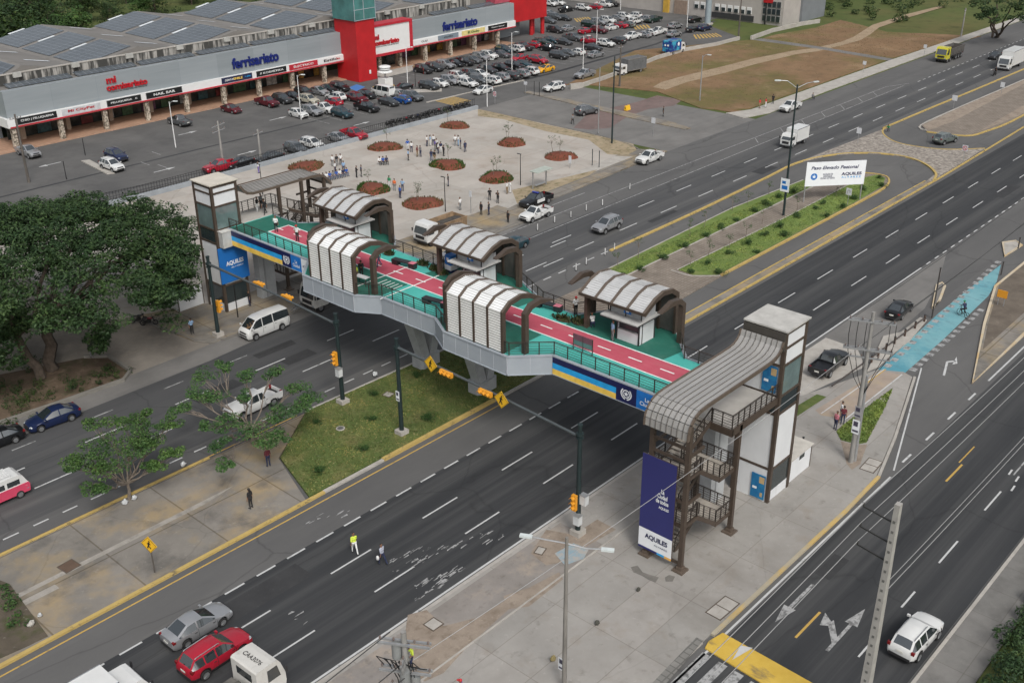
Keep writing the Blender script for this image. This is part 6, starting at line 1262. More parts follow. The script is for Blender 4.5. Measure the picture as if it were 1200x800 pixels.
# ================================================================ STREET FURNITURE
POLEG = mat('dark_green_pole', (.018, .032, .034), .5, .2, .15, 2.); POLEC = mat('concrete_pole', (.25, .245, .235), .85, 0, .18, 2., stretch=(1, 1, .3)); GALV = mat('galvanised_steel', (.36, .37, .38), .45, .5, .1, 3.)
SIGY = mat('signal_amber', (.62, .27, .02), .5, 0, .06, 3.); LENS = mat('signal_lens', (.05, .03, .02), .3, 0, 0); SGNY = mat('warning_yellow', (.72, .42, .02), .5, 0, .04); WOODP = mat('weathered_pole', (.10, .09, .08), .9, 0, .25, 2., stretch=(1, 1, .2))
def pole_thing(name, label, cat, px, h, r0, r1, m_, base=None, z0=0., group=None, n=12):
    p = at(*px, z0); t = thing(name, label, cat, p, 0, group)
    a = MB(); a.tube([(0, 0, 0), (0, 0, h)], [r0, r1], n); po = a.build('pole', m_, t, 40)
    if base: a = MB(); a.box((0, 0, base[1]/2-.05), (base[0], base[0], base[1])); a.build('base', CONC_PLAIN, t)
    return t, po, p
def mast(px, label, h, arm_to=None, z0=.15, za=None):
    t, po, p = pole_thing('signal_pole', label, 'signal pole', px, h, .20, .15, POLEG, (.85, .45), z0)
    a = MB(); a.tube([(0, 0, h), (0, 0, h+.12)], .19, 12); a.tube([(0, 0, h-.75), (0, 0, h-.55)], .27, 12); a.tube([(0, 0, h-1.0), (0, 0, h-.9)], .26, 12); a.build('clamp', POLEG, po)
    if arm_to:
        q = at(*arm_to, z0)-p; L = q.length; d = q.normalized(); zz = h-.68
        a = MB(); a.tube([d*.2+Vector((0, 0, zz)), d*(L*.5)+Vector((0, 0, zz+.12)), d*(L-.28)+Vector((0, 0, zz))], [.13, .10, .11], 10); a.build('mast_arm', mat('arm_grey', (.10, .115, .12), .45, .4, .1, 2.), t, 40)
    return t, p, h
m1, P1, h1 = mast((256, 393), 'dark signal pole in front of the blue tower banner', 8.3, (402, 472))
m2, P2, h2 = mast((402, 472), 'dark signal pole on the lawn edge by the far carriageway', 8.5)
m3, P3, h3 = mast((471, 508), 'dark signal pole standing in the median lawn', 8.7, (677, 625))
m4, P4, h4 = mast((677, 625), 'dark signal pole on rubble beside the near carriageway', 8.9)
def signal(p, rz, label, horiz=True, group='amber traffic signals', back=False):
    t = thing('traffic_signal', label, 'traffic light', p, rz, group); L = 1.25
    a = MB(); a.box((0, 0, 0), (.26, L, .38) if horiz else (.26, .38, L)); b = a.build('housing', SIGY, t)
    for k in (-1, 0, 1):
        c = (-.13, k*.4, 0) if horiz else (-.13, 0, k*.4)
        a = MB(); a.tube([(c[0]-.015, c[1], c[2]), (c[0]+.02, c[1], c[2])], .14, 12); a.build('lens', LENS, b)
        v = MB()
        for j in range(7):
            t0, t1 = math.pi*j/7, math.pi*(j+1)/7
            v.add([(c[0]-x, c[1]+.17*math.cos(q), c[2]+.17*math.sin(q)) for x, q in ((0, t0), (.28, t0), (.28, t1), (0, t1))], [(0, 1, 2, 3)])
        v.build('visor', SIGY, b)
    a = MB(); a.bar((.13, 0, 0), (.3, 0, 0), .06, .06); a.build('bracket', POLEG, t); return t
def on_arm(A, B, h, f): d = B-A; p = A+d*f; return Vector((p.x-.32, p.y, A.z+h-.62))
signal(on_arm(P1, P2, h1, .40)+Vector((.6, 0, 0)), math.pi, 'traffic signal on the far mast arm nearer the dark pole by the blue banner'); signal(on_arm(P1, P2, h1, .62)+Vector((.6, 0, 0)), math.pi, 'traffic signal on the far mast arm nearer the median lawn pole')
signal(on_arm(P3, P4, h3, .32), 0, 'traffic signal beside the first yellow diamond sign over the near lanes'); signal(on_arm(P3, P4, h3, .54), 0, 'traffic signal beside the second yellow diamond sign over the near lanes')
signal(Vector((P1.x+.25, P1.y-.3, 3.3)), math.pi, 'upright traffic signal low on the pole before the blue banner', False); signal(Vector((P2.x-.35, P2.y+.1, 4.6)), 0, 'upright traffic signal on the pole at the lawn edge', False); signal(Vector((P4.x-.42, P4.y+.05, 3.0)), 0, 'upright traffic signal on the pole standing in rubble', False)
def ctrl_box(p, label): t = thing('control_box', label, 'box', p); a = MB(); a.box((0, 0, 0), (.42, .5, .75)); a.build('casing', mat('box_white', (.52, .54, .55), .5, 0, .08), t); a = MB(); a.box((0, 0, .39), (.48, .56, .04)); a.build('lid', GALV, t)
ctrl_box(Vector((P2.x-.35, P2.y-.25, 3.4)), 'white control box on the lawn edge signal pole'); ctrl_box(Vector((P4.x+.1, P4.y-.42, 3.2)), 'white control box on the signal pole in rubble, upper one'); ctrl_box(Vector((P4.x-.3, P4.y-.2, 1.6)), 'white control box on the signal pole in rubble, lower one')
def figure_mark(m, c, s, U, V):
    "walking figure on a warning sign"
    def P(u, v): return tuple(Vector(c)+Vector(U)*u*s+Vector(V)*v*s)
    m.add([P(.06+.07*math.cos(k*.785), .30+.07*math.sin(k*.785)) for k in range(8)], [tuple(range(8))])
    for (a_, b_, w) in (((.03, .22), (-.04, -.05), .07), ((.02, .18), (.15, .04), .035), ((.02, .18), (-.14, .06), .035), ((-.04, -.04), (.12, -.32), .045), ((-.04, -.04), (-.16, -.32), .045)):
        d = Vector((b_[0]-a_[0], b_[1]-a_[1])).normalized(); n_ = Vector((-d.y, d.x))*w
        m.add([P(a_[0]-n_.x, a_[1]-n_.y), P(b_[0]-n_.x, b_[1]-n_.y), P(b_[0]+n_.x, b_[1]+n_.y), P(a_[0]+n_.x, a_[1]+n_.y)], [(0, 1, 2, 3)])
def diamond(p, rz, s, label, post=None, group=None):
    t = thing('warning_sign', label, 'road sign', p, rz, group); h = post or 0
    a = MB(); a.box((0, 0, h), (.03, s, s), rot=Matrix.Rotation(R(45), 3, 'X')); pl = a.build('panel', SGNY, t)
    b = MB(); figure_mark(b, (-.03, 0, h), s, (0, -1, 0), (0, 0, 1))
    b.build('pedestrian_symbol', SIGNK, pl)
    c = MB(); q = s*.64
    for k in range(4):
        r0, r1 = [( -.021, q*math.cos(k*math.pi/2+j*math.pi/2), h+q*math.sin(k*math.pi/2+j*math.pi/2)) for j in (0, 1)]; c.bar(r0, r1, .025, .012)
    c.build('border', SIGNK, pl)
    if post: a = MB(); a.bar((.05, 0, 0), (.05, 0, h+.3), .07, .07); a.build('post', mat('sign_post', (.10, .09, .08), .6), t)
    return t
diamond(on_arm(P3, P4, h3, .235)+Vector((-.1, 0, .25)), 0, 1.0, 'yellow pedestrian diamond sign on the mast arm closest to the median pole'); diamond(on_arm(P3, P4, h3, .63)+Vector((-.1, 0, .15)), 0, 1.0, 'yellow pedestrian diamond sign on the mast arm farther over the near lanes')
diamond(at(181, 671, .13), R(20), .95, 'yellow pedestrian diamond sign on a post in the stained median', 2.35)
# posters on poles
def poster(p, w, h, label, dark=False):
    t = thing('poster', label, 'poster', p); a = MB(); a.box((0, 0, 0), (.02, w, h)); b = a.build('sheet', WPRINT if not dark else mat('poster_grey', (.3, .3, .31), .6), t)
    c = MB(); c.box((-.012, .05*w, .22*h), (.012, w*.6, h*.35)); c.box((-.012, 0, -.3*h), (.012, w*.8, h*.14)); c.build('print', mat('poster_ink', (.06, .055, .09), .6, 0, .5, 6.), b)
poster(Vector((P3.x-.22, P3.y, 3.8)), .4, .9, 'torn beige poster on the median signal pole'); poster(at(661, 793, .13)+Vector((-.25, 0, 1.15)), .5, .9, 'dark printed poster on the lamp post near the bottom edge'); poster(at(997, 540, .14)+Vector((-.3, -.1, 4.6)), .55, 1.0, 'printed poster on the transformer pole, upper one', True); poster(at(997, 540, .14)+Vector((-.31, -.1, 3.3)), .6, 1.2, 'printed poster on the transformer pole, lower one')
# lamp posts
def lamp_post(px, h, label, arms, m_=POLEG, r=.14, z0=.14, group=None, base=None):
    t, po, p = pole_thing('lamp_post', label, 'lamp post', px, h, r, r*.6, m_, base, z0, group, 10)
    for (dx, dy, dz) in arms:
        a = MB(); e = Vector((dx, dy, h+dz)); a.tube([(0, 0, h-.4), (dx*.6, dy*.6, h+dz-.05), e], .045, 6); ar = a.build('arm', GALV, t)
        d = Vector((dx, dy, 0)).normalized(); b = MB(); b.box(e+d*.35, (.70, .26, .12), rz=math.atan2(dy, dx)); b.build('lamp_head', mat('lamp_head', (.55, .60, .60), .4), ar)
    return t
lamp_post((661, 808), 10.9, 'weathered double lamp post on the pavement near the bottom edge', [(1.0, -1.6, -.55), (-.9, 1.7, -.3)], mat('weathered_lamp_pole', (.19, .18, .165), .9, 0, .25, 2., stretch=(1, 1, .2)), .15)
lamp_post((918, 252), 16.6, 'tall dark lamp post with blue and white sign by the billboard', [(-1.3, 1.6, .5), (2.2, -1.0, .1)], POLEG, .16, .2)
lamp_post((717, 168), 13.4, 'tall green lamp post at the plaza corner', [], POLEG, .15); lamp_post((701, 156), 10.5, 'thin grey lamp post next to the green one at the plaza corner', [], GALV, .1); lamp_post((820, 118), 8.0, 'grey lamp post at the edge of the dry field', [(.2, -.8, .2)], GALV, .12)
for i, (px, h) in enumerate((((206, 173), 7.2), ((353, 140), 7.5), ((478, 105), 7.8), ((571, 125), 8.2), ((600, 86), 8.0), ((683, 91), 8.0), ((699, 55), 8.0), ((727, 12), 7.5), ((805, 32), 7.5))):
    lamp_post(px, h, ['slim white lamp post in the car park before the left shop fronts', 'slim white lamp post among the front row left of the hump', 'slim white lamp post by the entrance to the red tower', 'slim white lamp post beside the white sedan at the hump', 'slim white lamp post among the rows near the yellow taxi', 'slim white lamp post by the silver pickup at the wall', 'slim white lamp post in the far rows of red cars', 'slim white lamp post at the far top rows', 'slim white lamp post below the office building'][i], [(.4, -.5, .1)], SIGNW, .09, .02, 'slim lamp posts in the car park')
for px, h, lb in (((522, 248), 4.6, 'short dark plaza lamp behind the dump truck'), ((610, 217), 4.4, 'short dark plaza lamp near the bus shelter'), ((459, 280), 4.3, 'short dark plaza lamp beside the far bridge bay'), ((108 and 308, 228), 4.2, 'short dark plaza lamp behind the far stair roof')): 
    t = lamp_post(px, h, lb, [], SIGNK, .07, .14, 'short plaza lamps'); a = MB(); a.box((0, .25, h+.02), (.16, .7, .07)); a.build('lamp_head', SIGNK, t)
# flag sign on the tall lamp post
p = at(918, 252, .2); t = thing('flag_sign', 'blue and white sign fixed to the tall lamp post', 'sign', p+Vector((0, 0, 3.6))); a = MB(); a.box((-.25, .1, .4), (.05, 1.2, 1.7)); b = a.build('panel', WPRINT, t); a = MB(); a.box((-.28, .1, .1), (.012, .8, .5)); a.box((-.28, .25, .75), (.012, .5, .35)); a.build('print', MIDB, b)
# billboard
pa, pb = at(941.5, 236, .2), at(1007.5, 233, .2); d = (pb-pa).normalized(); nrm = Vector((d.y, -d.x, 0)); Lb = (pb-pa).length
t = thing('billboard', 'white billboard announcing the raised walkway in the planted median', 'billboard', (pa+pb)/2, world=True)
hb = height_at(941.5, 236, 192, .2)
zt, zb_ = hb, height_at(941.5, 236, 220, .2)
for q in (pa, pb): a = MB(); a.tube([q-nrm*.0+Vector((0, 0, -.1)), q+Vector((0, 0, zt))], .09, 8); a.build('post', GALV, t)
a = MB(); c = (pa+pb)/2+nrm*.15; a.bar(c-d*(Lb/2+.15)+Vector((0, 0, (zt+zb_)/2)), c+d*(Lb/2+.15)+Vector((0, 0, (zt+zb_)/2)), .08, zt-zb_); pn = a.build('panel', WPRINT, t)
H_ = zt-zb_; W_ = Lb+.3; U, V = tuple(d), (0, 0, 1)
def bp(u, v): return tuple(c+nrm*.05+d*(u*W_)+Vector((0, 0, zb_+H_*v)))
text('title', 'Paso Elevado Peatonal', NAVY, pn, bp(-.02, .76), U, V, W_*.80, H_*.14, .02, shear=.25); text('name_lettering', 'AQUILES', NAVY, pn, bp(.27, .46), U, V, W_*.34, H_*.15, .03); text('name_lettering', 'A L V A R E Z', SKYB, pn, bp(.27, .33), U, V, W_*.33, H_*.075, .02)
text('small_print', 'ALCALDIA DE\nGUAYAQUIL\nCIUDAD DE TODOS', NAVY, pn, bp(-.13, .40), U, V, W_*.24, H_*.24, .01)
a = MB(); cc = Vector(bp(-.36, .40)); r_ = H_*.14; a.add([tuple(cc+d*r_*math.cos(k*.2618)+Vector((0, 0, r_*math.sin(k*.2618)))) for k in range(24)], [tuple(range(24))]); rd = a.build('round_emblem', MIDB, pn)
a = MB(); cc += nrm*.01; a.add([tuple(cc+d*(r_*(.72 if k % 2 == 0 else .3)*math.sin(k*math.pi/5))+Vector((0, 0, r_*(.72 if k % 2 == 0 else .3)*math.cos(k*math.pi/5)))) for k in range(10)]+[tuple(cc)], [(k, (k+1) % 10, 10) for k in range(10)]); a.build('star', WPRINT, rd)
# small road signs
def road_sign(px, h, label, w=.75, hh=.9, mark=None, z0=.13, rz=0.):
    p = at(*px, z0); t = thing('road_sign', label, 'road sign', p, rz); a = MB(); a.bar((0, 0, 0), (0, 0, h), .06, .06); a.build('post', GALV, t)
    a = MB(); a.box((-.05, 0, h-hh/2+.05), (.03, w, hh)); b = a.build('panel', mat('sign_panel', (.55, .57, .60), .5, 0, .05), t)
    if mark == 'u':
        a = MB(); 
        for k in range(6): t0, t1 = math.pi*k/6, math.pi*(k+1)/6; a.bar((-.075, .16*math.cos(t0), h-.35+.16*math.sin(t0)), (-.075, .16*math.cos(t1), h-.35+.16*math.sin(t1)), .02, .05)
        a.bar((-.075, .16, h-.7), (-.075, .16, h-.35), .02, .05); a.bar((-.075, -.16, h-.55), (-.075, -.16, h-.35), .02, .05); a.build('turn_symbol', SIGNK, b)
    if mark == 'no':
        a = MB()
        for k in range(16): t0, t1 = 2*math.pi*k/16, 2*math.pi*(k+1)/16; a.bar((-.075, .3*math.cos(t0), h-.38+.3*math.sin(t0)), (-.075, .3*math.cos(t1), h-.38+.3*math.sin(t1)), .02, .07)
        a.bar((-.08, -.2, h-.58), (-.08, .2, h-.18), .02, .07); a.build('prohibition_ring', REDT, b)
    return t
road_sign((993, 240), 2.2, 'white U-turn sign in front of the billboard', mark='u', z0=.2); road_sign((1005, 168), 2.4, 'blank-backed road sign on the cobbled island edge'); road_sign((1128, 191), 2.6, 'red ringed prohibition sign on the cobbled island', mark='no', w=.8, hh=.85); road_sign((1117, 127), 2.2, 'road sign beside the second U-turn lane', w=.9); road_sign((1173, 111), 2.2, 'road sign on the sandy island at the right edge'); road_sign((1012, 84), 2.0, 'white road sign on the far pavement by the field', w=.7, hh=.7); road_sign((1083, 64), 2.0, 'white road sign behind the yellow tipper truck', w=.7, hh=.7)
road_sign((765, 160), 3.0, 'tall sign on the tip of the side street island'); road_sign((552, 250), 3.0, 'narrow sign post on the plaza pavement behind the dump truck', w=.45, hh=.8); road_sign((668, 197), 1.8, 'white sign by the weedy plaza edge', w=.5, hh=1.1); road_sign((616, 110), 2.2, 'white sign on the tip of the street island', w=.8, hh=.6); road_sign((580, 122), 2.2, 'red sign disc at the car park hump', mark='no')
# delineators and bollards
for i, (px, k) in enumerate((((630, 270), 0), ((650, 261), 0), ((669, 255), 0), ((687, 247), 0), ((706, 241), 0), ((738, 222), 0), ((675, 317), 1), ((687, 310), 1), ((709, 299), 1), ((720, 293), 1))):
    p = at(*px); t = thing('delineator', ('white flexible post in the bus lane hatching' if not k else 'white flexible post where the median kerb starts'), 'bollard', p, 0, 'white posts in the bus lane' if not k else 'white posts before the median kerb')
    a = MB(); a.tube([(0, 0, .05), (0, 0, .85)], .05, 8); a.build('post', SIGNW, t); a = MB(); a.tube([(0, 0, 0), (0, 0, .06)], .14, 8); a.build('foot', TRIM, t)
for i, px in enumerate(((1021, 425), (1029, 418), (1038, 411), (1048, 403), (1060, 394), (1072, 385), (1083, 377))):
    p = at(*px, .1); t = thing('bollard', 'stubby dark bollard in the line beside the blue crossing', 'bollard', p, 0, 'bollards beside the blue crossing'); a = MB(); a.tube([(0, 0, 0), (0, 0, .75)], .11, 8); a.build('post', mat('rust_bollard', (.07, .045, .035), .8, 0, .3, 3.), t); a = MB(); a.tube([(0, 0, .75), (0, 0, .82)], [.13, .07], 8); a.build('cap', SIGNK, t)
for px, h, lb in (((1173, 322), 1.5, 'dark post at the far end of the blue crossing'), ((1193, 291), 1.3, 'dark post on the pale traffic island tip'), ((1092, 372), 5.4, 'tall thin dark pole at the loop island'), ((940, 525), 1.0, 'short black post on the near shed corner')):
    t, po, p = pole_thing('post', lb, 'post', px, h, .08, .07, mat('post_dark', (.05, .045, .042), .7, 0, .2, 3.), None, .12); a = MB(); a.tube([(0, 0, h), (0, 0, h+.05)], .1, 8); a.build('cap', SIGNK, t)
p = at(1172, 358, .12); t = thing('hazard_board', 'orange yellow hazard board on the island kerb by the crossing', 'sign', p); a = MB(); a.box((0, 0, 1.3), (.08, 1.0, .8)); a.build('board', SIGY, t); a = MB(); a.bar((.06, -.3, 0), (.06, -.3, 1.6), .06, .06); a.bar((.06, .3, 0), (.06, .3, 1.6), .06, .06); a.build('legs', GALV, t)
p = at(735, 129, .05); t = thing('barrier', 'yellow water barrier on the side street island', 'barrier', p); a = MB(); a.prof_x([(-.3, 0), (.3, 0), (.12, .8), (-.12, .8)], -.6, .6); a.build('block', SGNY, t); a = MB(); a.box((0, 0, .4), (1.22, .3, .12)); a.build('stripe', SIGNK, t)
# long pipe along the parking pad
a = MB(); a.tube([at(975, 452, .5), at(1040, 405, .5), at(1084, 372, .5)], .07, 8); b = a.build('guard_pipe', mat('pipe_dark', (.06, .05, .045), .7, 0, .2, 2.)); tag(b, 'dark pipe rail running past the black pickup to the loop island', 'rail')
# white tiered kiosk in the car park
p = at(452, 100.5); t = thing('tiered_planter', 'white tiered round planter on a block before the red tower', 'planter', p); a = MB(); a.box((0, 0, .75), (2.0, 2.0, 1.5)); a.build('block', SIGNW, t); a = MB(); a.tube([(0, 0, 1.5), (0, 0, 2.6)], .12, 8); a.build('stem', GALV, t)
for z, r_ in ((2.6, 1.45), (3.1, 1.05), (3.5, 1.15)): a = MB(); a.tube([(0, 0, z), (0, 0, z+.12), (0, 0, z+.3)], [r_, r_, r_*.75], 16); a.build('tier', SIGNW, t, 40)
# bus shelter at the plaza kerb
p = at(636, 220, .14); t = thing('bus_shelter', 'small bus shelter with pale roof at the plaza kerb', 'bus shelter', p, 0); a = MB(); a.box((0, .3, 2.5), (3.2, 1.5, .1)); a.build('roof', mat('shelter_roof', (.36, .40, .36), .6), t)
for x in (-1.4, 1.4): a = MB(); a.box((x, .6, 1.25), (.14, .14, 2.5)); a.build('post', GALV, t)
a = MB(); a.box((0, .5, .45), (2.2, .4, .06)); a.build('bench', GALV, t)
for q, lb in (((694, 194), 'dark post pair frame near the plaza corner, left one'), ((702, 196), 'dark post pair frame near the plaza corner, right one')): t, po, p = pole_thing('post', lb, 'post', q, 2.4, .06, .06, POLEG, None, .14); a = MB(); a.tube([(0, 0, 2.4), (0, 0, 2.46)], .08, 8); a.build('cap', SIGNK, t)
# ------------------------------------------------ utility poles and wires
def utility_pole(base, h, r, label, arms, m_=POLEC, cans=(), rz=0.):
    t = thing('utility_pole', label, 'utility pole', base, rz); a = MB(); a.tube([(0, 0, -.1), (0, 0, h)], [r, r*.62], 10); po = a.build('pole', m_, t, 40)
    for (z, L, ang, off, dbl) in arms:
        c, s_ = math.cos(ang), math.sin(ang)
        for k in ((-.13, .13) if dbl else (0,)):
            a = MB(); q = Vector((-s_*k*1.2, c*k*1.2, z)); a.bar(q+Vector((c, s_, 0))*(off-L/2), q+Vector((c, s_, 0))*(off+L/2), .1, .11); ar = a.build('crossarm', GALV, t)
        for u in (-.46, -.2, .2, .46):
            a = MB(); q = Vector((c*(off+u*L), s_*(off+u*L), z+.06)); a.tube([q, q+Vector((0, 0, .1)), q+Vector((0, 0, .22))], [.03, .07, .04], 6); a.build('insulator', mat('insulator', (.16, .13, .12), .3), ar)
    for (z, dx, dy) in cans:
        a = MB(); a.tube([(dx, dy, z), (dx, dy, z+.9)], .26, 10); a.build('transformer', mat('transformer_grey', (.22, .23, .23), .5), t, 40)
    return t
bR = at(997, 541, .14); utility_pole(bR, 13.0, .21, 'transformer pole with double crossarms on the grass corner by three people', [(12.2, 3.4, R(-68), 0, True), (9.9, 3.6, R(-68), .0, True), (9.2, 3.0, R(-68), .2, False)])
a = MB(); a.tube([(.35, -.15, -.1), (.33, -.12, 7.6)], [.14, .11], 10); s2 = a.build('steel_stay', GALV, [o for o in bpy.data.objects if o.get('label', '').startswith('transformer pole')][0], 40)
for k, (x, y) in enumerate(((-.5, 1.4), (-.3, .9), (.5, -1.2), (.62, -1.6), (.1, .4))):
    a = MB(); a.tube([bR+Vector((x, y, 12.2)), bR+Vector((x*.9, y*1.05, 10.9)), bR+Vector((x, y*.95, 9.6)), bR+Vector((x*.4, y*.5, 7.4+k*.2)), bR+Vector((.1, -.1, 6.0))], .025, 5); b = a.build('dropper_cable', SIGNK); tag(b, ['dangling black cable left of the transformer pole, outermost', 'dangling black cable left of the transformer pole, inner', 'dangling black cable right of the transformer pole, inner', 'dangling black cable right of the transformer pole, outermost', 'dangling black cable tight against the transformer pole'][k], 'cable')
bB = Vector((26.1, 30.9, .14)); utility_pole(bB, 11.0, .22, 'crowded utility pole with worker at the bottom edge', [(10.3, 2.6, R(-58), 0, True), (8.6, 2.6, R(-58), .0, True), (7.6, 1.8, R(-58), .1, False), (9.5, 1.6, R(32), .0, False)], cans=((9.3, -.15, .4), (7.3, .35, -.25), (8.0, -.3, -.25), (6.6, .1, .4)))
BT_ = [o for o in bpy.data.objects if o.get('label', '').startswith('crowded utility pole')][0]
for k in range(7): a = MB(); an = R(-58); u = -1.1+k*.36; c_, s_ = math.cos(an)*u, math.sin(an)*u; a.tube([(c_, s_, 8.8), (c_-.35, s_+.1, 9.5-.08*k), (c_*.6-.2, s_*.6+.2, 9.2), (c_*.4, s_*.4, 8.0), (.1*k-.3, .1, 7.2)], .028, 5); a.build('jumper_cable', SIGNK, BT_)
for k in range(5): a = MB(); a.tube([(-.5+k*.22, -.35+k*.12, 8.9), (-.5+k*.22, -.35+k*.12, 9.15), (-.5+k*.22, -.35+k*.12, 9.4)], [.06, .1, .05], 8); a.build('fuse_cutout', mat('cutout_grey', (.2, .2, .2), .5), BT_)
# big square pole on the right
bq = at(1001, 880, 0.); hq = height_at(1001, 880, 590); t = thing('utility_pole', 'large square concrete pole with three arms over the near slip road', 'utility pole', (bq.x, bq.y, 0)); a = MB()
a.add([(-.34, -.26, 0), (.34, -.26, 0), (.34, .26, 0), (-.34, .26, 0), (-.17, -.13, hq), (.17, -.13, hq), (.17, .13, hq), (-.17, .13, hq)], [(0, 1, 5, 4), (1, 2, 6, 5), (2, 3, 7, 6), (3, 0, 4, 7), (4, 5, 6, 7)]); po = a.build('pole', mat('square_pole_concrete', (.32, .31, .295), .85, 0, .1, 2.), t)
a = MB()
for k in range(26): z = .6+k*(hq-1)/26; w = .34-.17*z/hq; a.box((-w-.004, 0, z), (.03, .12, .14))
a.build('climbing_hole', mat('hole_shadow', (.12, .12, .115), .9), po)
ARM = []
for k, z in enumerate((hq-.9, hq-2.1, hq-3.2)):
    a = MB(); a.bar((0, .1, z-.25), (0, 1.7, z), .06, .08); a.tube([(0, 1.65, z), (0, 1.7, z+.2)], .06, 6); a.build('arm', mat('arm_black', (.03, .03, .03), .6), t); ARM.append(Vector((bq.x, bq.y+1.68, z+.2)))
def wire(p, q, sag, label, r=.022, m_=None, n=14):
    a = MB(); pts = [Vector(p).lerp(Vector(q), k/n)-Vector((0, 0, sag*4*(k/n)*(1-k/n))) for k in range(n+1)]; a.tube(pts, r, 4); o = a.build('power_line', m_ or WIRE); return tag(o, label, 'power line')
WIRE = mat('bare_wire', (.34, .34, .34), .4, .3, 0); WIREB = mat('black_wire', (.03, .03, .03), .6, 0, 0)
for k, A in enumerate(ARM):
    wire(A+Vector((-70, 0, 0)), A, .7, ['pale power line running left from the top arm of the square pole', 'pale power line running left from the middle arm of the square pole', 'pale power line running left from the lowest arm of the square pole'][k]); wire(A, A+Vector((75, .2, 0)), .9, ['pale power line running right from the top arm of the square pole', 'pale power line running right from the middle arm of the square pole', 'pale power line running right from the lowest arm of the square pole'][k])
for k, (yy, zz, lb) in enumerate(((-.9, hq-5.0, 'pale power line low on the square pole, inner'), (.9, hq-5.4, 'pale power line low on the square pole, outer'))):
    Q_ = Vector((bq.x, bq.y+yy*.25, zz)); wire(Q_, Q_+Vector((75, .3, .2)), .9, lb)
for k, (yy, zz) in enumerate(((1.3, 12.4), (-1.2, 12.4), (.6, 10.1))):
    wire(bR+Vector((0, yy, zz-.1)), bR+Vector((95, yy+3, zz)), 1.2, ['dark power line leaving the transformer pole, highest left', 'dark power line leaving the transformer pole, highest right', 'dark power line leaving the transformer pole, lower'][k], .03, WIREB)
wire(bR+Vector((0, .5, 10.2)), bB+Vector((0, -.6, 9.6)), .5, 'long pale wire crossing before the stairs between two utility poles', .022)
for k, (yy, zz) in enumerate(((1.0, 10.4), (-.4, 8.7), (.3, 8.8))): wire(bB+Vector((0, yy, zz)), bB+Vector((-60, yy-2, zz-.5)), .8, ['black cable leaving the bottom utility pole, top', 'black cable leaving the bottom utility pole, middle', 'black cable leaving the bottom utility pole, lower'][k], .035, WIREB)
for px, h, lb, m_, arms in (((34, 214), 9.8, 'thick dark utility pole in the car park behind the big tree', WOODP, [(9.2, 1.6, 0, 0, False)]), ((262, 197), 7.0, 'utility pole with crossarms above the red pickup', POLEC, [(6.4, 3.0, R(20), 0, False), (5.6, 3.0, R(20), 0, False)]), ((306, 190), 5.0, 'utility pole with drooping arms beside the parked dark sedans', POLEC, [(4.4, 2.4, R(20), 0, False)]), ((726, 102), 8.0, 'brown utility pole at the car park wall by the field', WOODP, [(7.4, 1.4, 0, 0, False)]), ((865, 47), 9.5, 'thick brown pole beside the field gate', WOODP, [(9, 1.4, 0, 0, False)]), ((896, 29), 6.5, 'black pole before the office glazing', SIGNK, [(6, 1., 0, 0, False)]), ((1126, 44), 6.5, 'grey pole behind the yellow tipper truck', POLEC, [(6, 1., 0, 0, False)])):
    utility_pole(at(*px, .0), h, .2, lb, arms, m_)
t, po, p = pole_thing('column', 'thick blue-grey column before the office building', 'column', (829, 29), 14, .75, .75, mat('column_blue', (.24, .29, .32), .6, 0, .06), None, 0); a = MB(); a.box((0, 0, .2), (2, 2, .4)); a.build('base', CONC_PLAIN, t)
for px, lb in (((100, 182), 'thin dark post on the narrow kerb island'), ((78, 210), 'thin post with crossbar above the big tree'), ((487, 102), 'dark post beside the entrance planter'), ((279, 372), 'slim dark post on the pavement before the lift tower'), ((626, 112), 'dark post on the street island, left of a pair'), ((632, 113), 'dark post on the street island, right of a pair')):
    h = {(279, 372): 3.6}.get(px, 2.6); t, po, p = pole_thing('post', lb, 'post', px, h, .06, .05, SIGNK, None, .1); a = MB(); a.tube([(0, 0, h), (0, 0, h+.05)], .07, 8); a.build('cap', SIGNK, t)
def litter(px, s, label, m_=None, z=.15, name='plastic_bag'):
    p = at(*px, z); a = MB(); rr_ = random.Random(px[0]); V = []
    a.ball((0, 0, s*.34), (s*.5, s*.38, s*.40), 9, 7); a.v = [(x*rr_.uniform(.6, 1.25), y*rr_.uniform(.6, 1.25), z_*rr_.uniform(.8, 1.25)) for x, y, z_ in a.v]
    o = a.build(name, m_ or mat('sack_white', (.45, .47, .48), .7, 0, .15, 6.), None, 30, loc=p); tag(o, label, name.replace('_', ' '))
litter((147, 590), .5, 'white sack leaning on the small median tree, left one'); litter((158, 585), .45, 'white sack leaning on the small median tree, right one'); litter((215, 546), .5, 'white sack standing alone on the median kerb'); litter((440, 440), .55, 'white box-like sack at the lawn edge by the far lanes')
litter((47, 722), .35, 'white litter on the median corner paving'); litter((37, 733), .5, 'crumpled litter in the scrub corner at lower left', mat('litter_grey', (.4, .39, .36), .8)); litter((648, 773), .45, 'small yellowish rubbish heap on the pavement', mat('litter_tan', (.22, .18, .08), .9), name='rubbish'); litter((700, 731), .4, 'dark tuft in the pavement below the lamp post', mat('litter_dark', (.06, .06, .05), .9), name='rubbish'); litter((748, 692), .35, 'dark tuft in the pavement near the mortar patch', mat('litter_dark', (.06, .06, .05), .9), name='rubbish')
litter((1157, 174), .8, 'white and black heap on the cobbled island', name='heap') if False else None
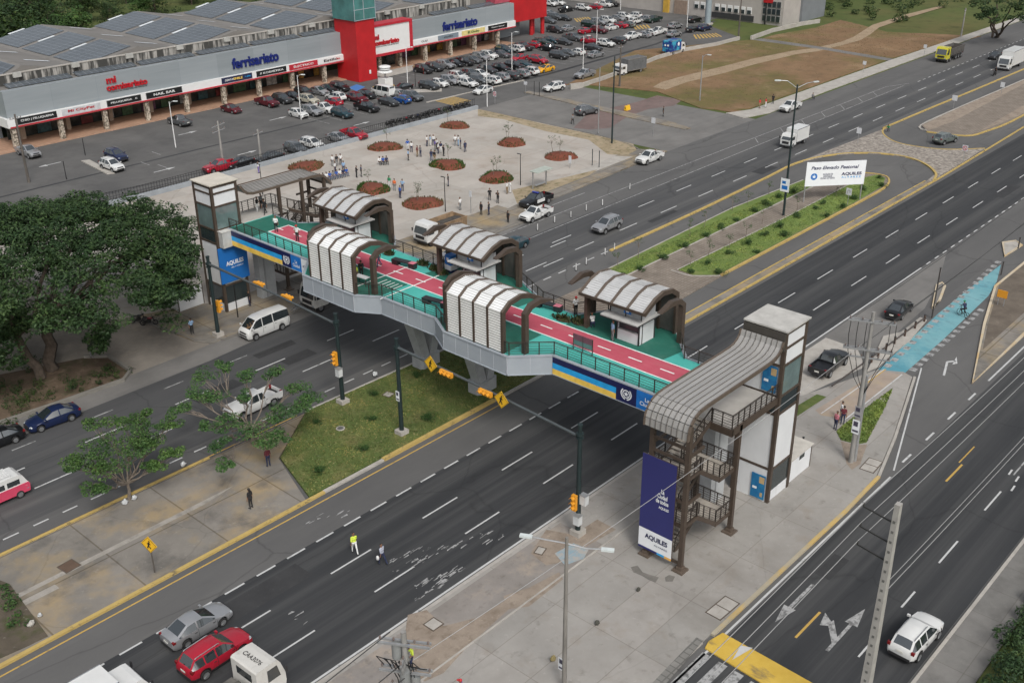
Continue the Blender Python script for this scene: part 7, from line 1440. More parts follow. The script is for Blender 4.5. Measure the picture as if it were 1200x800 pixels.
# ================================================================ PEOPLE
SKIN = mat('skin', (.22, .115, .07), .6, 0, .05, 3.); SHOE = mat('shoe_black', (.02, .02, .02), .6, 0, 0); EYE = mat('eye_dark', (.012, .01, .01), .3, 0, 0); HAIRM = mat('hair_black', (.012, .010, .009), .6, 0, .2, 8.)
CLOTH = {n: mat('cloth_'+n.replace(' ', '_'), c, .85, 0, .1, 6.) for n, c in {'white': (.60, .61, .61), 'black': (.014, .014, .016), 'navy': (.018, .025, .065), 'blue': (.03, .09, .34), 'light blue': (.22, .34, .50), 'grey': (.17, .175, .18), 'red': (.42, .025, .03), 'orange': (.55, .13, .04), 'hi-vis yellow': (.50, .62, .06), 'green': (.03, .22, .10), 'khaki': (.22, .16, .09), 'pink': (.50, .18, .22), 'maroon': (.12, .02, .03), 'purple': (.16, .12, .34), 'striped': (.33, .35, .42), 'denim': (.06, .09, .16)}.items()}
def capsule(mb, p, q, r1, r2):
    p, q = Vector(p), Vector(q)
    if (q-p).length < .004: q = p+Vector((0, 0, .004))
    d = (q-p).normalized(); P, Rr = [], []
    for k in range(4): an = math.pi/2*(1-k/3.); P.append(p-d*r1*math.sin(an)); Rr.append(max(.001, r1*math.cos(an)))
    for k in range(4): an = math.pi/2*(k/3.); P.append(q+d*r2*math.sin(an)); Rr.append(max(.001, r2*math.cos(an)))
    mb.tube(P, Rr, 10)
def pose_caps(pose):
    C = []; A = lambda p, q, r1, r2, t: C.append((Vector(p), Vector(q), r1, r2, t))
    sit = pose in ('sit', 'ride'); dz = {'sit': -.47, 'ride': -.12, 'crouch': -.5}.get(pose, 0.)
    lean = {'ride': .22, 'crouch': .25, 'climb': .08}.get(pose, .02)
    def up(x, y, z): return (x+lean*(z-.9)/.6, y, z+dz)
    A(up(0, -.07, .93), up(0, .07, .93), .125, .125, 2); A(up(.01, -.055, 1.06), up(.01, .055, 1.06), .115, .115, 1); A(up(.0, -.085, 1.24), up(.0, .085, 1.24), .12, .12, 1); A(up(-.01, -.14, 1.37), up(-.01, .14, 1.37), .085, .085, 1)
    A(up(0, 0, 1.42), up(.02, 0, 1.52), .06, .055, 0); A(up(.02, 0, 1.585), up(.015, 0, 1.655), .078, .098, 0); A(up(.06, 0, 1.56), up(.05, 0, 1.60), .05, .06, 0); A(up(.105, 0, 1.59), up(.112, 0, 1.575), .012, .018, 0)
    for s in (1, -1): A(up(.01, s*.095, 1.60), up(.01, s*.097, 1.63), .018, .02, 0)
    sw = {'walk': .18}.get(pose, .0)
    for s in (1, -1):
        hip = Vector(up(0, s*.09, .90))
        if pose == 'walk': kn = Vector((s*.17, s*.10, .48)); an = Vector((s*.20-(.14 if s < 0 else -.03), s*.10, .09 if s > 0 else .14))
        elif pose == 'sit': kn = Vector((.42, s*.12, .46)); an = Vector((.42, s*.12, .09))
        elif pose == 'ride': kn = Vector((.34, s*.2, .62)); an = Vector((.12, s*.2, .28))
        elif pose == 'crouch': kn = Vector((.28, s*.14, .40)); an = Vector((.0, s*.13, .09))
        elif pose == 'climb': kn = Vector((.22, s*.12, .62 if s > 0 else .50)); an = Vector((.14, s*.1, .2 if s > 0 else .08))
        else: kn = Vector((.02, s*.105, .49)); an = Vector((-.02, s*.115, .09))
        A(hip, kn, .092, .060, 2); A(kn, an, .058, .042, 2); A(an+Vector((-.05, 0, -.045)), an+Vector((.15, s*.02, -.05)), .04, .038, 3)
        sh = Vector(up(-.01, s*.185, 1.385))
        if pose == 'walk': el = sh+Vector((-s*.12, s*.05, -.25)); wr = el+Vector((-s*.02+.08, 0, -.23))
        elif pose == 'phone' and s > 0: el = sh+Vector((.06, .05, -.26)); wr = el+Vector((.20, -.10, .12))
        elif pose == 'folded': el = sh+Vector((.08, s*.07, -.25)); wr = el+Vector((.16, -s*.19, .03))
        elif pose == 'hip': el = sh+Vector((-.04, s*.17, -.22)); wr = el+Vector((.10, -s*.15, -.14))
        elif pose == 'film': el = sh+Vector((.18, s*.05, -.14)); wr = el+Vector((.14, -s*.10, .20))
        elif pose in ('ride', 'climb'): el = sh+Vector((.16, s*.08, -.19)); wr = el+Vector((.22, 0, .0 if pose == 'ride' else .16))
        elif pose in ('sit', 'crouch'): el = sh+Vector((.10, s*.05, -.25)); wr = el+Vector((.21, -s*.06, -.06))
        else: el = sh+Vector((-.01, s*.05, -.27)); wr = el+Vector((.05, s*.01, -.24))
        A(sh, el, .054, .044, 1); A(el, wr, .042, .029, 0 if pose not in ('folded',) else 1)
        d = (wr-el).normalized(); sd_ = d.cross(Vector((0, 0, 1))); sd_ = sd_.normalized() if sd_.length > .2 else Vector((1, 0, 0)); nn = sd_.cross(d)
        A(wr, wr+d*.075, .028, .034, 0)
        for f, (o_, L) in enumerate(((-.033, .062), (-.011, .078), (.011, .074), (.033, .056))): b = wr+d*.085+sd_*o_; m_ = b+d*L*.6-nn*.008; A(b, m_, .0115, .0105, 0); A(m_, m_+d*L*.35-nn*.025, .0105, .009, 0)
        th = wr+d*.03-sd_*.035; A(th, th+d*.04-sd_*.03, .013, .011, 0); A(th+d*.04-sd_*.03, th+d*.065-sd_*.035-nn*.012, .011, .0095, 0)
    return C, up
HUM = {}
def human(pose):
    C, up = pose_caps(pose); mb = MB()
    for p, q, r1, r2, t in C: capsule(mb, p, q, r1, r2)
    o = mb.build('body', [SKIN, CLOTH['white'], CLOTH['navy'], SHOE])
    md = o.modifiers.new('r', 'REMESH'); md.mode = 'VOXEL'; md.voxel_size = .0135
    sm = o.modifiers.new('s', 'SMOOTH'); sm.factor = .5; sm.iterations = 2
    dg = bpy.context.evaluated_depsgraph_get(); me = bpy.data.meshes.new_from_object(o.evaluated_get(dg)); bpy.data.objects.remove(o)
    me.materials.clear()
    for m_ in (SKIN, CLOTH['white'], CLOTH['navy'], SHOE): me.materials.append(m_)
    n = len(me.polygons); c = np.empty(n*3); me.polygons.foreach_get('center', c); c = c.reshape(-1, 3); best = np.full(n, 1e9); tg = np.zeros(n, int)
    for p, q, r1, r2, t in C:
        p_, d = np.array(p), np.array(q-p); L2 = max(1e-9, d@d); u = np.clip(((c-p_)@d)/L2, 0, 1); ds = np.linalg.norm(c-p_-u[:, None]*d, axis=1)-(r1+(r2-r1)*u)
        k = ds < best; best[k] = ds[k]; tg[k] = t
    me.polygons.foreach_set('material_index', tg.astype(np.int32)); me.shade_smooth(); me.update()
    h = Vector(up(.015, 0, 1.64)); H = {}
    for kind in ('short', 'long', 'cap', 'helmet'):
        m = MB(); m.ball((h.x-.012, 0, h.z+.012), (.108, .106, .108), 14, 10)
        keep = [(z > h.z-.01-(x-h.x)*.9 or (kind != 'short' and x < h.x-.02 and z > h.z-.08)) for x, y, z in m.v]
        m.f = [f for f in m.f if all(keep[i] for i in f)]; m.m = [0]*len(m.f)
        if kind == 'long': m.tube([(h.x-.06, 0, h.z+.02), (h.x-.085, 0, h.z-.12), (h.x-.09, 0, h.z-.30)], [.085, .085, .05], 10)
        if kind == 'cap': m.box((h.x+.13, 0, h.z+.035), (.12, .15, .018))
        if kind == 'helmet': m.tube([(h.x-.01, 0, h.z+.02), (h.x-.01, 0, h.z+.035)], .135, 14)
        H[kind] = m.mesh('hair', [HAIRM], 60)
    e = MB()
    for s in (1, -1): e.ball((h.x+.083, s*.033, h.z-.028), .011, 6, 4)
    HUM[pose] = (me, H, e.mesh('eyes', EYE))
def person(pos, rz, pose, shirt, trousers, label, group=None, hair='short', hairc=None, scale=1., cat='person'):
    if pose not in HUM: human(pose)
    me, H, ey = HUM[pose]; t = thing('person', label, cat, pos, rz, group); t.scale = (scale,)*3
    b = bpy.data.objects.new('body', me); COL.objects.link(b); b.parent = t
    for i, m_ in ((1, CLOTH[shirt]), (2, CLOTH[trousers])): b.material_slots[i].link = 'OBJECT'; b.material_slots[i].material = m_
    h = bpy.data.objects.new('hair' if hair in ('short', 'long') else hair, H[hair]); COL.objects.link(h); h.parent = t
    if hairc: h.material_slots[0].link = 'OBJECT'; h.material_slots[0].material = CLOTH[hairc]
    e = bpy.data.objects.new('eyes', ey); COL.objects.link(e); e.parent = t; return t
def pp(px, z, deg, pose, shirt, trousers, label, group=None, **k): return person(at(*px, z), R(deg), pose, shirt, trousers, label, group, **k)
# on the bridge
G1 = 'people on the footbridge'
pp((324, 272), DZ, 40, 'phone', 'white', 'black', 'person in white shirt and black trousers on the turquoise deck by the far lift tower', G1)
pp((349, 283), DZ, 200, 'hip', 'white', 'black', 'person in white top standing on the pink lane left of the near canopy', G1, hair='cap', hairc='red')
pp((302, 249), DZ, -60, 'folded', 'black', 'white', 'person in black top and white trousers on the grey far landing', G1); pp((306.5, 245), DZ, -80, 'stand', 'grey', 'black', 'person in grey top behind two others on the far landing', G1); pp((311, 251.5), DZ, 190, 'walk', 'black', 'black', 'person all in black walking on the far landing', G1)
pp((364, 291), DZ, 150, 'stand', 'white', 'navy', 'person partly hidden by the left end frame of the near canopy', G1)
pp((417, 331), DZ, 60, 'phone', 'hi-vis yellow', 'black', 'person in yellow vest at the white table under the near canopy', G1); pp((424, 326), DZ, 230, 'folded', 'black', 'black', 'person in black facing the yellow vest under the near canopy', G1)
pp((444, 312), DZ, 170, 'walk', 'black', 'denim', 'person in black top and jeans walking on the pink lane', G1)
pp((674.5, 369.5), DZ, -120, 'phone', 'white', 'black', 'person in red cap leaning at the far railing by the planters', G1, hair='cap', hairc='red')
pp((695, 383.5), DZ, 60, 'crouch', 'white', 'navy', 'person crouching on the dark green deck near the stair-side kiosk', G1)
pp((717.5, 398.5), DZ, -30, 'stand', 'light blue', 'grey', 'person in light blue shirt at the kiosk counter', G1)
# plaza
G2, G3, G4 = 'people in the plaza crowd', 'people seated on the plaza kerbs', 'officers and bystanders at the plaza kerb'
spots = [((478, 176), 'blue', 'white', 'hip'), ((482.5, 178.5), 'white', 'navy', 'stand'), ((478.6, 188), 'light blue', 'black', 'stand'), ((489, 183.6), 'maroon', 'khaki', 'stand'), ((493, 183.6), 'grey', 'navy', 'folded'), ((500.5, 171.5), 'white', 'navy', 'stand'), ((504.5, 171), 'light blue', 'white', 'hip'), ((508, 170.6), 'white', 'navy', 'folded'), ((509.8, 176.5), 'purple', 'grey', 'stand'), ((513.6, 180), 'white', 'navy', 'stand'), ((516.8, 179), 'navy', 'white', 'stand'), ((520, 183), 'black', 'black', 'hip'), ((505.6, 188.5), 'navy', 'denim', 'stand'), ((509.3, 189.3), 'black', 'khaki', 'stand'), ((533.5, 171), 'white', 'grey', 'stand'), ((537.2, 171), 'white', 'light blue', 'folded'), ((540, 174.5), 'navy', 'grey', 'stand'), ((545.2, 178.2), 'navy', 'navy', 'stand'), ((512, 175), 'white', 'black', 'stand')]
lab = {0: 'leftmost of the upper plaza group, in blue top and white trousers', 1: 'in white shirt right behind the blue-topped person on the plaza', 2: 'in light blue standing apart below the blue-topped person', 3: 'in maroon top beside a grey-topped person on the plaza', 4: 'in grey top beside the maroon-topped person on the plaza', 5: 'in white at the upper left of the central crowd', 6: 'in light blue and white trousers at the top of the central crowd', 7: 'in white with folded arms at the top right of the central crowd', 8: 'in purple inside the central plaza crowd', 9: 'in white and navy at the middle of the central crowd', 10: 'in navy top and white trousers inside the central crowd', 11: 'all in black at the lower right of the central crowd', 12: 'in navy and jeans left of a pair above the round bed', 13: 'in black top and khaki trousers right of a pair above the round bed', 14: 'in white and grey at the left of the four before the wall', 15: 'in white with folded arms in the group of four', 16: 'in navy top and grey trousers in the group of four', 17: 'all in navy at the right of the group of four', 18: 'in white and black trousers deep inside the central crowd'}
rr = random.Random(21)
for i, (px, s_, t_, po) in enumerate(spots): pp(px, .15, rr.uniform(0, 360), po, s_, t_, 'person '+lab[i], G2, hair=rr.choice(['short', 'short', 'long', 'cap']))
for px, s_, t_, po, lb in (((390, 195), 'white', 'grey', 'stand', 'person in white and grey, left of three by the railing-side bed'), ((395, 194.5), 'black', 'grey', 'stand', 'person in black top in the middle of three by the railing-side bed'), ((399.5, 193.5), 'white', 'black', 'hip', 'person in white and black, right of three by the railing-side bed'), ((393, 203), 'white', 'navy', 'stand', 'person in white just below the trio on the plaza'), ((403, 202), 'light blue', 'navy', 'stand', 'person in light blue just right below the trio on the plaza'), ((418, 208), 'black', 'black', 'folded', 'person in black, left of a dark-clad pair above the bed'), ((423.5, 207), 'navy', 'black', 'hip', 'person in navy, right of a dark-clad pair above the bed'),
                           ((469, 232), 'blue', 'navy', 'stand', 'person in bright blue vest over navy next to the left bed'), ((462.5, 223.5), 'orange', 'grey', 'stand', 'person in orange top beside the left round bed'), ((472, 224), 'light blue', 'navy', 'hip', 'person in light blue behind the blue vest'), ((456.5, 220), 'green', 'white', 'stand', 'person in green top at the edge of the left bed'), ((525.5, 218), 'black', 'navy', 'stand', 'person in black alone in the middle of the plaza'), ((303.5, 203), 'white', 'purple', 'stand', 'person in white top and purple trousers by the retaining wall')):
    pp(px, .15, rr.uniform(0, 360), po, s_, t_, lb, G2)
for i, (px, s_, lb) in enumerate((((445, 193), 'white', 'left of three sitting on the plaza edging'), ((449, 192.7), 'blue', 'middle of three sitting on the plaza edging'), ((453, 192.3), 'navy', 'right of three sitting on the plaza edging'))): pp(px, .15, -110, 'sit', s_, 'black', 'person in '+s_+', '+lb, G3)
for i in range(9):
    px = (375+i*3.9, 213.5-i*.95); s_ = ['blue', 'navy', 'white', 'blue', 'grey', 'blue', 'white', 'navy', 'blue'][i]
    pp(px, .15, -100, 'sit', s_, 'denim', ['leftmost', 'second', 'third', 'fourth', 'middle', 'sixth', 'seventh', 'second last', 'rightmost'][i]+' seated person of the long row by the far stairs, in '+s_, G3)
for px, s_, t_, po, lb in (((574, 235), 'black', 'black', 'folded', 'person in black uniform behind the pair at the kerb'), ((583.5, 238), 'black', 'black', 'film', 'officer in black holding something up on the plaza pavement'), ((594.5, 227), 'white', 'khaki', 'stand', 'person in white and khaki, left of a pale-dressed pair'), ((597.5, 226), 'white', 'white', 'hip', 'person in white, right of a pale-dressed pair'), ((564, 251.5), 'black', 'black', 'stand', 'officer in black nearest the dump truck at the kerb'), ((573, 251.5), 'black', 'navy', 'hip', 'officer in black and navy right of the truck at the kerb'), ((595.5, 262), 'black', 'black', 'stand', 'officer in black standing on the road by the white pickup'), ((539.5, 246), 'white', 'grey', 'stand', 'person in white behind the dump truck body')):
    pp(px, .14 if px[1] != 262 else 0, rr.uniform(0, 360), po, s_, t_, lb, G4)
# others
pp((225.5, 391), .14, -100, 'phone', 'light blue', 'black', 'person in light blue shirt on the pavement left of the signal pole'); pp((293, 358), .14, 160, 'stand', 'black', 'navy', 'person in dark clothes beside the far pier'); pp((108, 418.5), .15, 100, 'stand', 'black', 'grey', 'person in dark clothes at the drain under the big tree')
pp((416, 648), 0, 70, 'walk', 'hi-vis yellow', 'white', 'person in yellow vest and white trousers crossing the near lanes'); t = pp((448.5, 661), 0, 100, 'walk', 'striped', 'navy', 'person in striped top carrying a bag across the near lanes')
a = MB(); a.ball((.12, .34, .72), (.13, .1, .2), 8, 6); b = a.build('shopping_bag', SIGNW, None, 60); b.location = t.location; b.rotation_euler = t.rotation_euler; tag(b, 'white shopping bag carried across the near lanes', 'bag')
pp((315, 546), .14, 80, 'stand', 'maroon', 'navy', 'person in reddish top on the median under the sprawling tree'); pp((294.5, 595), .14, 100, 'stand', 'black', 'black', 'person with long hair in black on the stained median', hair='long')
pp((978.5, 503), .14, -20, 'stand', 'pink', 'navy', 'person in pale pink top near the transformer pole, front left of three'); pp((984.5, 491), .14, -60, 'folded', 'white', 'grey', 'person in white shirt at the back of three by the transformer pole'); pp((987, 496.5), .14, 200, 'stand', 'maroon', 'navy', 'person in maroon jacket, right of three by the transformer pole')
pp((541, 822), .14, 130, 'stand', 'purple', 'navy', 'person in red cap and purple top at the bottom edge', hair='cap', hairc='red')
pp((671, 146), .02, 60, 'walk', 'grey', 'black', 'person in grey walking along the weedy plaza edge'); pp((777, 136.5), .02, -60, 'stand', 'black', 'black', 'person in black standing on the side street tip'); pp((890, 127), .13, -100, 'stand', 'red', 'khaki', 'person in red top at the field corner, left of a pair'); pp((897, 126), .13, -90, 'stand', 'red', 'white', 'person in red and white at the field corner, right of a pair'); pp((905.5, 122), .13, 200, 'stand', 'black', 'black', 'person in black behind the white pickup by the field'); pp((952, 117), .13, 0, 'sit', 'grey', 'black', 'person in grey sitting on the kerb ahead of the white pickup')
pp((1041, 154), .1, 180, 'crouch', 'green', 'navy', 'worker in green overall crouching at the kerb of the second U-turn'); pp((420, 71+4), .16, -90, 'stand', 'hi-vis yellow', 'navy', 'person in yellow top under the mall arcade left of the tower') ; pp((403, 85), .16, -90, 'stand', 'hi-vis yellow', 'grey', 'shop worker in yellow deep in the arcade') if False else None
pp((485.5, 85), .02, -90, 'stand', 'khaki', 'navy', 'person in tan top before the entrance under the white mall sign'); pp((496.5, 87), .02, -60, 'stand', 'red', 'red', 'small person in red before the dark parked suvs', scale=.75)
p = Vector((26.1, 30.9, .14)); person(p+Vector((.55, .30, 8.0)), R(205), 'climb', 'hi-vis yellow', 'navy', 'lineman in yellow vest clinging to the bottom utility pole', None, 'helmet', 'blue')
# rider on the blue crossing and on the motorcycle
p = at(1128, 371, .02)
t = thing('bicycle', 'dark bicycle on the blue crossing under its rider', 'bicycle', p, R(65))
for x in (.52, -.52):
    a = MB()
    for k in range(16): t0, t1 = 2*math.pi*k/16, 2*math.pi*(k+1)/16; a.bar((x+.33*math.cos(t0), 0, .34+.33*math.sin(t0)), (x+.33*math.cos(t1), 0, .34+.33*math.sin(t1)), .035, .035, upv=(0, 1, 0))
    for k in range(6): a.bar((x, 0, .34), (x+.32*math.cos(k*1.047), 0, .34+.32*math.sin(k*1.047)), .008, .008)
    a.build('wheel', TYRE, t)
a = MB(); [a.bar(u, v, .035, .035) for u, v in (((.52, 0, .34), (.38, 0, .95)), ((.4, 0, .85), (-.12, 0, .86)), ((.4, 0, .8), (-.02, 0, .32)), ((-.02, 0, .32), (-.14, 0, .92)), ((-.02, 0, .32), (-.52, 0, .34)), ((-.52, 0, .34), (-.12, 0, .84)))]; a.build('frame', SIGNK, t)
a = MB(); a.bar((.38, -.27, 1.0), (.38, .27, 1.0), .03, .03); a.build('handlebar', SIGNK, t); a = MB(); a.ball((-.16, 0, .95), (.13, .08, .04), 8, 6); a.build('saddle', SIGNK, t)
person(p+Vector((-.06, -.14, .17)), R(65), 'ride', 'navy', 'black', 'cyclist in dark clothes and green helmet on the blue crossing', None, 'helmet', 'green')
p = at(1166, 86, .5); person(Vector((p.x+.3, p.y, .12)), math.pi, 'ride', 'black', 'black', 'motorcyclist in black beside the white lorry', None, 'helmet', 'black')
# ================================================================ TREES AND PLANTS
BARK = mat('bark', (.075, .058, .045), .95, 0, .3, 3., bump=.4, bscale=6.); BARKL = mat('pale_bark', (.16, .135, .11), .95, 0, .25, 4.)
def leaves(mb, clumps, n, size, rr, flat=.55, droop=.0):
    "many small leaf faces spread through the clumps (centre, radius)"
    for (c, r) in clumps:
        c = Vector(c)
        for k in range(n):
            while True:
                v = Vector((rr.uniform(-1, 1), rr.uniform(-1, 1), rr.uniform(-1, 1)))
                if v.length <= 1: break
            v = v.normalized()*(v.length**.45); p = c+Vector((v.x*r, v.y*r, v.z*r*flat))
            nrm = (Vector((rr.gauss(0, .5), rr.gauss(0, .5), .7+rr.uniform(0, .6)))+Vector((v.x, v.y, v.z))*.6).normalized()
            a = nrm.orthogonal().normalized(); a = Matrix.Rotation(rr.uniform(0, 6.28), 3, nrm) @ a; b = nrm.cross(a)
            L, w = size*rr.uniform(.6, 1.35), size*rr.uniform(.3, .6)
            mb.add([p-a*L, p-b*w*.9+a*L*.1, p+a*L*.95-nrm*L*.2, p+b*w+a*L*.1], [(0, 1, 2, 3)])
def branchy(mb, p0, p1, r0, r1, rr, n=5, wob=.08):
    p0, p1 = Vector(p0), Vector(p1); L = (p1-p0).length; pts = []
    for k in range(n+1):
        t = k/n; pts.append(p0.lerp(p1, t)+(Vector((rr.gauss(0, 1), rr.gauss(0, 1), rr.gauss(0, .5)))*L*wob*math.sin(math.pi*t)))
    mb.tube(pts, [r0+(r1-r0)*k/n for k in range(n+1)], 7); return pts
LEAF1 = leaf_mat('leaf_dark', (.013, .031, .011), (.023, .050, .017), (.046, .082, .031)); LEAF2 = leaf_mat('leaf_mid', (.022, .055, .014), (.042, .090, .024), (.075, .13, .04)); LEAF3 = leaf_mat('leaf_grey', (.03, .06, .028), (.055, .095, .045), (.10, .145, .075)); LEAF4 = leaf_mat('leaf_forest', (.012, .028, .008), (.024, .048, .012), (.05, .075, .022)); LEAF5 = leaf_mat('leaf_shrub', (.018, .045, .012), (.03, .07, .018), (.06, .11, .03))
LEAFD = leaf_mat('leaf_dull', (.05, .045, .02), (.075, .07, .03), (.11, .085, .05)); LEAF3B = leaf_mat('leaf_bluegreen', (.022, .058, .018), (.042, .095, .03), (.08, .145, .05))
rr = random.Random(5)
# the great rain tree: several stems, wide shallow dome
base = at(62, 432, .1); t = thing('rain_tree', 'huge spreading dark tree over the corner plot left of the lift tower', 'tree', base, world=True)
CT = Vector((40.5, 97.0, 0)); RAD = 15.5
tr = MB(); limbs = []
for k, (dx, dy) in enumerate(((0, 0), (-1.6, -.9))):
    p = Vector((base.x+dx, base.y+dy, 0)); q = p+Vector((.6-k*1.4, .8+k*.6, 4.2)); branchy(tr, p, q, .62-.14*k, .48-.1*k, rr, 4, .05)
    for j in range(6):
        an = j*1.05+k*.5+rr.uniform(-.2, .2); L = rr.uniform(5.5, 10); e = Vector((CT.x+math.cos(an)*L, CT.y+math.sin(an)*L, rr.uniform(7, 9.5))); pts = branchy(tr, q, e, .26, .09, rr, 5, .06); limbs.append(e)
        for _ in range(3): e2 = e+Vector((rr.uniform(-3.5, 3.5), rr.uniform(-3.5, 3.5), rr.uniform(.4, 2.2))); branchy(tr, pts[3], e2, .1, .03, rr, 3, .06)
tr.build('trunk', BARK, t, 50)
cl = []
N_ = 680
for i in range(N_):
    f = math.sqrt((i+.5)/N_); an = i*2.39996+rr.uniform(-.25, .25); edge = 1+.10*math.sin(an*3+.7)+.08*math.sin(an*7)+.05*math.sin(an*13)
    rad = RAD*f*edge; x, y = CT.x+rad*math.cos(an), CT.y+rad*1.08*math.sin(an)
    z = 12.6-5.0*f**2.4+rr.uniform(-1.6, .5)+1.0*math.sin(x*.75)*math.cos(y*.7)
    cl.append(((x, y, z), rr.uniform(.75, 1.35)))
for i in range(210):      # drooping skirt and underside
    an = rr.uniform(0, 6.283); rad = RAD*rr.uniform(.45, 1.0); lowf = .35 if (-2.4 < an-math.pi*0 < 0) else 1
    cl.append(((CT.x+rad*math.cos(an), CT.y+rad*math.sin(an), rr.uniform(4.6, 7.6)), rr.uniform(.8, 1.4)))
# leave an opening low on the camera side right of the stems, as in the photograph
def in_gap(c):
    return c[2] < 8.2 and any((Vector(c)-at(px_, py_, 6.0)).length < r_ for px_, py_, r_ in ((136, 348, 2.2), (118, 372, 2.6), (165, 372, 2.4), (100, 395, 2.2), (200, 385, 3.0), (140, 410, 3.2)))
cl = [c for c in cl if not in_gap(c[0])]
for (px_, py_, z_) in ((10, 395, 4.5), (20, 378, 5), (8, 420, 3.8), (104, 375, 4.6), (116, 392, 3.6), (122, 402, 3.0), (90, 362, 5.4), (12, 370, 5.4), (190, 345, 5.6), (205, 335, 5.8), (180, 330, 6.2), (215, 320, 6.4), (195, 318, 6.6), (175, 345, 5.4)):
    for _ in range(7): cl.append((at(px_, py_, z_)+Vector((rr.gauss(0, .9), rr.gauss(0, .9), rr.gauss(0, .5))), rr.uniform(.6, 1.0)))
def pix(v):
    d = Vector(v)-Vector((0, 0, CAM_H)); w = d.dot(fw); return 600+FPX*d.dot(rt)/w, 400-FPX*d.dot(up)/w
def before_stems(v):
    x, y = pix(v); return 26 < x < 104 and 384 < y < 450
def over_tower(v, r):
    x, y = pix(v); return x+r*9 > 236 or (y > 352 and x > 212) or (y > 395 and x > 135)
cl = [c for c in cl if not before_stems(c[0]) and not over_tower(*c)]
a = MB(); leaves(a, cl, 125, .19, rr, .5); cr = a.build('crown', LEAF1, t)
# the two small median trees
def umbel_tree(px, label, spec, leaf, n, size, z0=.14, name='young_tree', r=.14):
    b = at(*px, z0); t = thing(name, label, 'tree', b, world=True); tr = MB(); cl = []
    fork = b+Vector((.1, .1, 1.3)); branchy(tr, b-Vector((0, 0, .2)), fork, r, r*.8, rr, 3, .04)
    for (cx, cy, z, rad) in spec:
        c = at(cx, cy, z); pts = branchy(tr, fork, c-Vector((0, 0, .25)), r*.55, .025, rr, 5, .07)
        for k in range(5):
            q = c+Vector((rr.uniform(-1, 1)*rad*1.4, rr.uniform(-1, 1)*rad*1.4, rr.uniform(-.25, .4))); branchy(tr, pts[3], q, .03, .012, rr, 3, .06); cl.append((q, rad*rr.uniform(.6, 1.0)))
        cl.append((c, rad))
    tr.build('trunk', BARKL, t, 50); a = MB(); leaves(a, cl, n, size, rr, .42); a.build('crown', leaf, t); return t
umbel_tree((152, 585), 'small feathery tree with white sacks at its foot on the median', [(140, 510, 4.4, 1.0), (165, 500, 4.6, .95), (112, 495, 4.5, .8), (85, 545, 4.0, .75), (100, 530, 4.1, .9), (120, 555, 3.6, .85), (135, 535, 4.0, 1.0), (185, 515, 4.0, .7), (200, 530, 3.6, .6), (150, 520, 4.4, 1.0), (115, 572, 3.2, .6), (180, 545, 3.2, .5), (160, 490, 4.8, .7), (195, 498, 4.4, .6)], LEAF2, 120, .115)
umbel_tree((296, 520), 'sprawling open tree at the lawn corner in front of the white pickup', [(238, 440, 4.6, .7), (262, 428, 4.8, .55), (290, 440, 4.8, .6), (318, 435, 4.6, .6), (345, 455, 4.2, .75), (372, 465, 3.8, .8), (215, 478, 4.0, .6), (250, 462, 4.2, .7), (225, 462, 4.3, .55), (270, 495, 3.6, .7), (255, 520, 3.2, .65), (265, 545, 2.6, .55), (300, 505, 3.4, .9), (320, 490, 3.6, .8), (340, 480, 3.8, .8), (310, 520, 2.8, .7), (285, 468, 4.3, .5), (355, 475, 3.6, .7), (245, 500, 3.6, .55), (330, 510, 2.9, .6)], LEAF3B, 88, .115)
# planted beds on the plaza
def mound(px, rx, ry, label, plants):
    p = at(*px, .14); t = thing('round_bed', label, 'flower bed', p, R(0), 'mulched round beds on the plaza'); n = 28; a = MB()
    ph = px[0]*.7; sh = lambda an: 1+.10*math.cos(2*an+ph)+.06*math.cos(3*an+ph*2)+.04*math.cos(5*an)
    R1 = [(rx*math.cos(k*2*math.pi/n)*sh(k*2*math.pi/n), ry*math.sin(k*2*math.pi/n)*sh(k*2*math.pi/n)) for k in range(n)]
    V = [(x, y, 0) for x, y in R1]+[(x*.82, y*.82, .35) for x, y in R1]+[(x*.45, y*.45, .62) for x, y in R1]+[(0, 0, .68)]
    F = [(j*n+i, j*n+(i+1) % n, (j+1)*n+(i+1) % n, (j+1)*n+i) for j in range(2) for i in range(n)]+[(2*n+i, 2*n+(i+1) % n, 3*n) for i in range(n)]
    a.add(V, F); a.build('mulch', MULCH, t, 60)
    g = MB(); q = random.Random(px[0])
    for k in range(900):
        an = q.uniform(0, 6.283); f = q.uniform(.62, 1.0); x, y = rx*f*math.cos(an)*sh(an), ry*f*math.sin(an)*sh(an); z = .62*(1-f)*1.4
        if q.random() > (plants if plants < .5 else .6+.4*math.sin(an*2+ph)): continue
        h = q.uniform(.18, .45); dx, dy = q.uniform(-.12, .12), q.uniform(-.12, .12); w = q.uniform(.05, .1)
        g.add([(x-w, y, z), (x+w, y, z), (x+dx+w*.4, y+dy, z+h), (x+dx-w*.4, y+dy, z+h)], [(0, 1, 2, 3)])
    if g.f: g.build('border_plants', LEAF5 if plants > .4 else LEAFD, t)
    return p
def sapling(p, h, label, seed, leafm=None, group='staked saplings'):
    q = random.Random(seed); t = thing('sapling', label, 'sapling', p, q.uniform(0, 6.28), group); a = MB(); pts = branchy(a, (0, 0, 0), (q.uniform(-.15, .15), q.uniform(-.15, .15), h), .035, .015, q, 4, .03)
    cl = []
    for k in range(6): e = Vector((q.uniform(-.55, .55), q.uniform(-.55, .55), h*q.uniform(.72, 1.1))); branchy(a, (0, 0, h*.6), e, .015, .006, q, 2, .03); cl.append((e, q.uniform(.16, .32)))
    a.build('trunk', BARKL, t); b = MB(); leaves(b, cl, 16, .085, q, .7); b.build('crown', leafm or LEAF3, t)
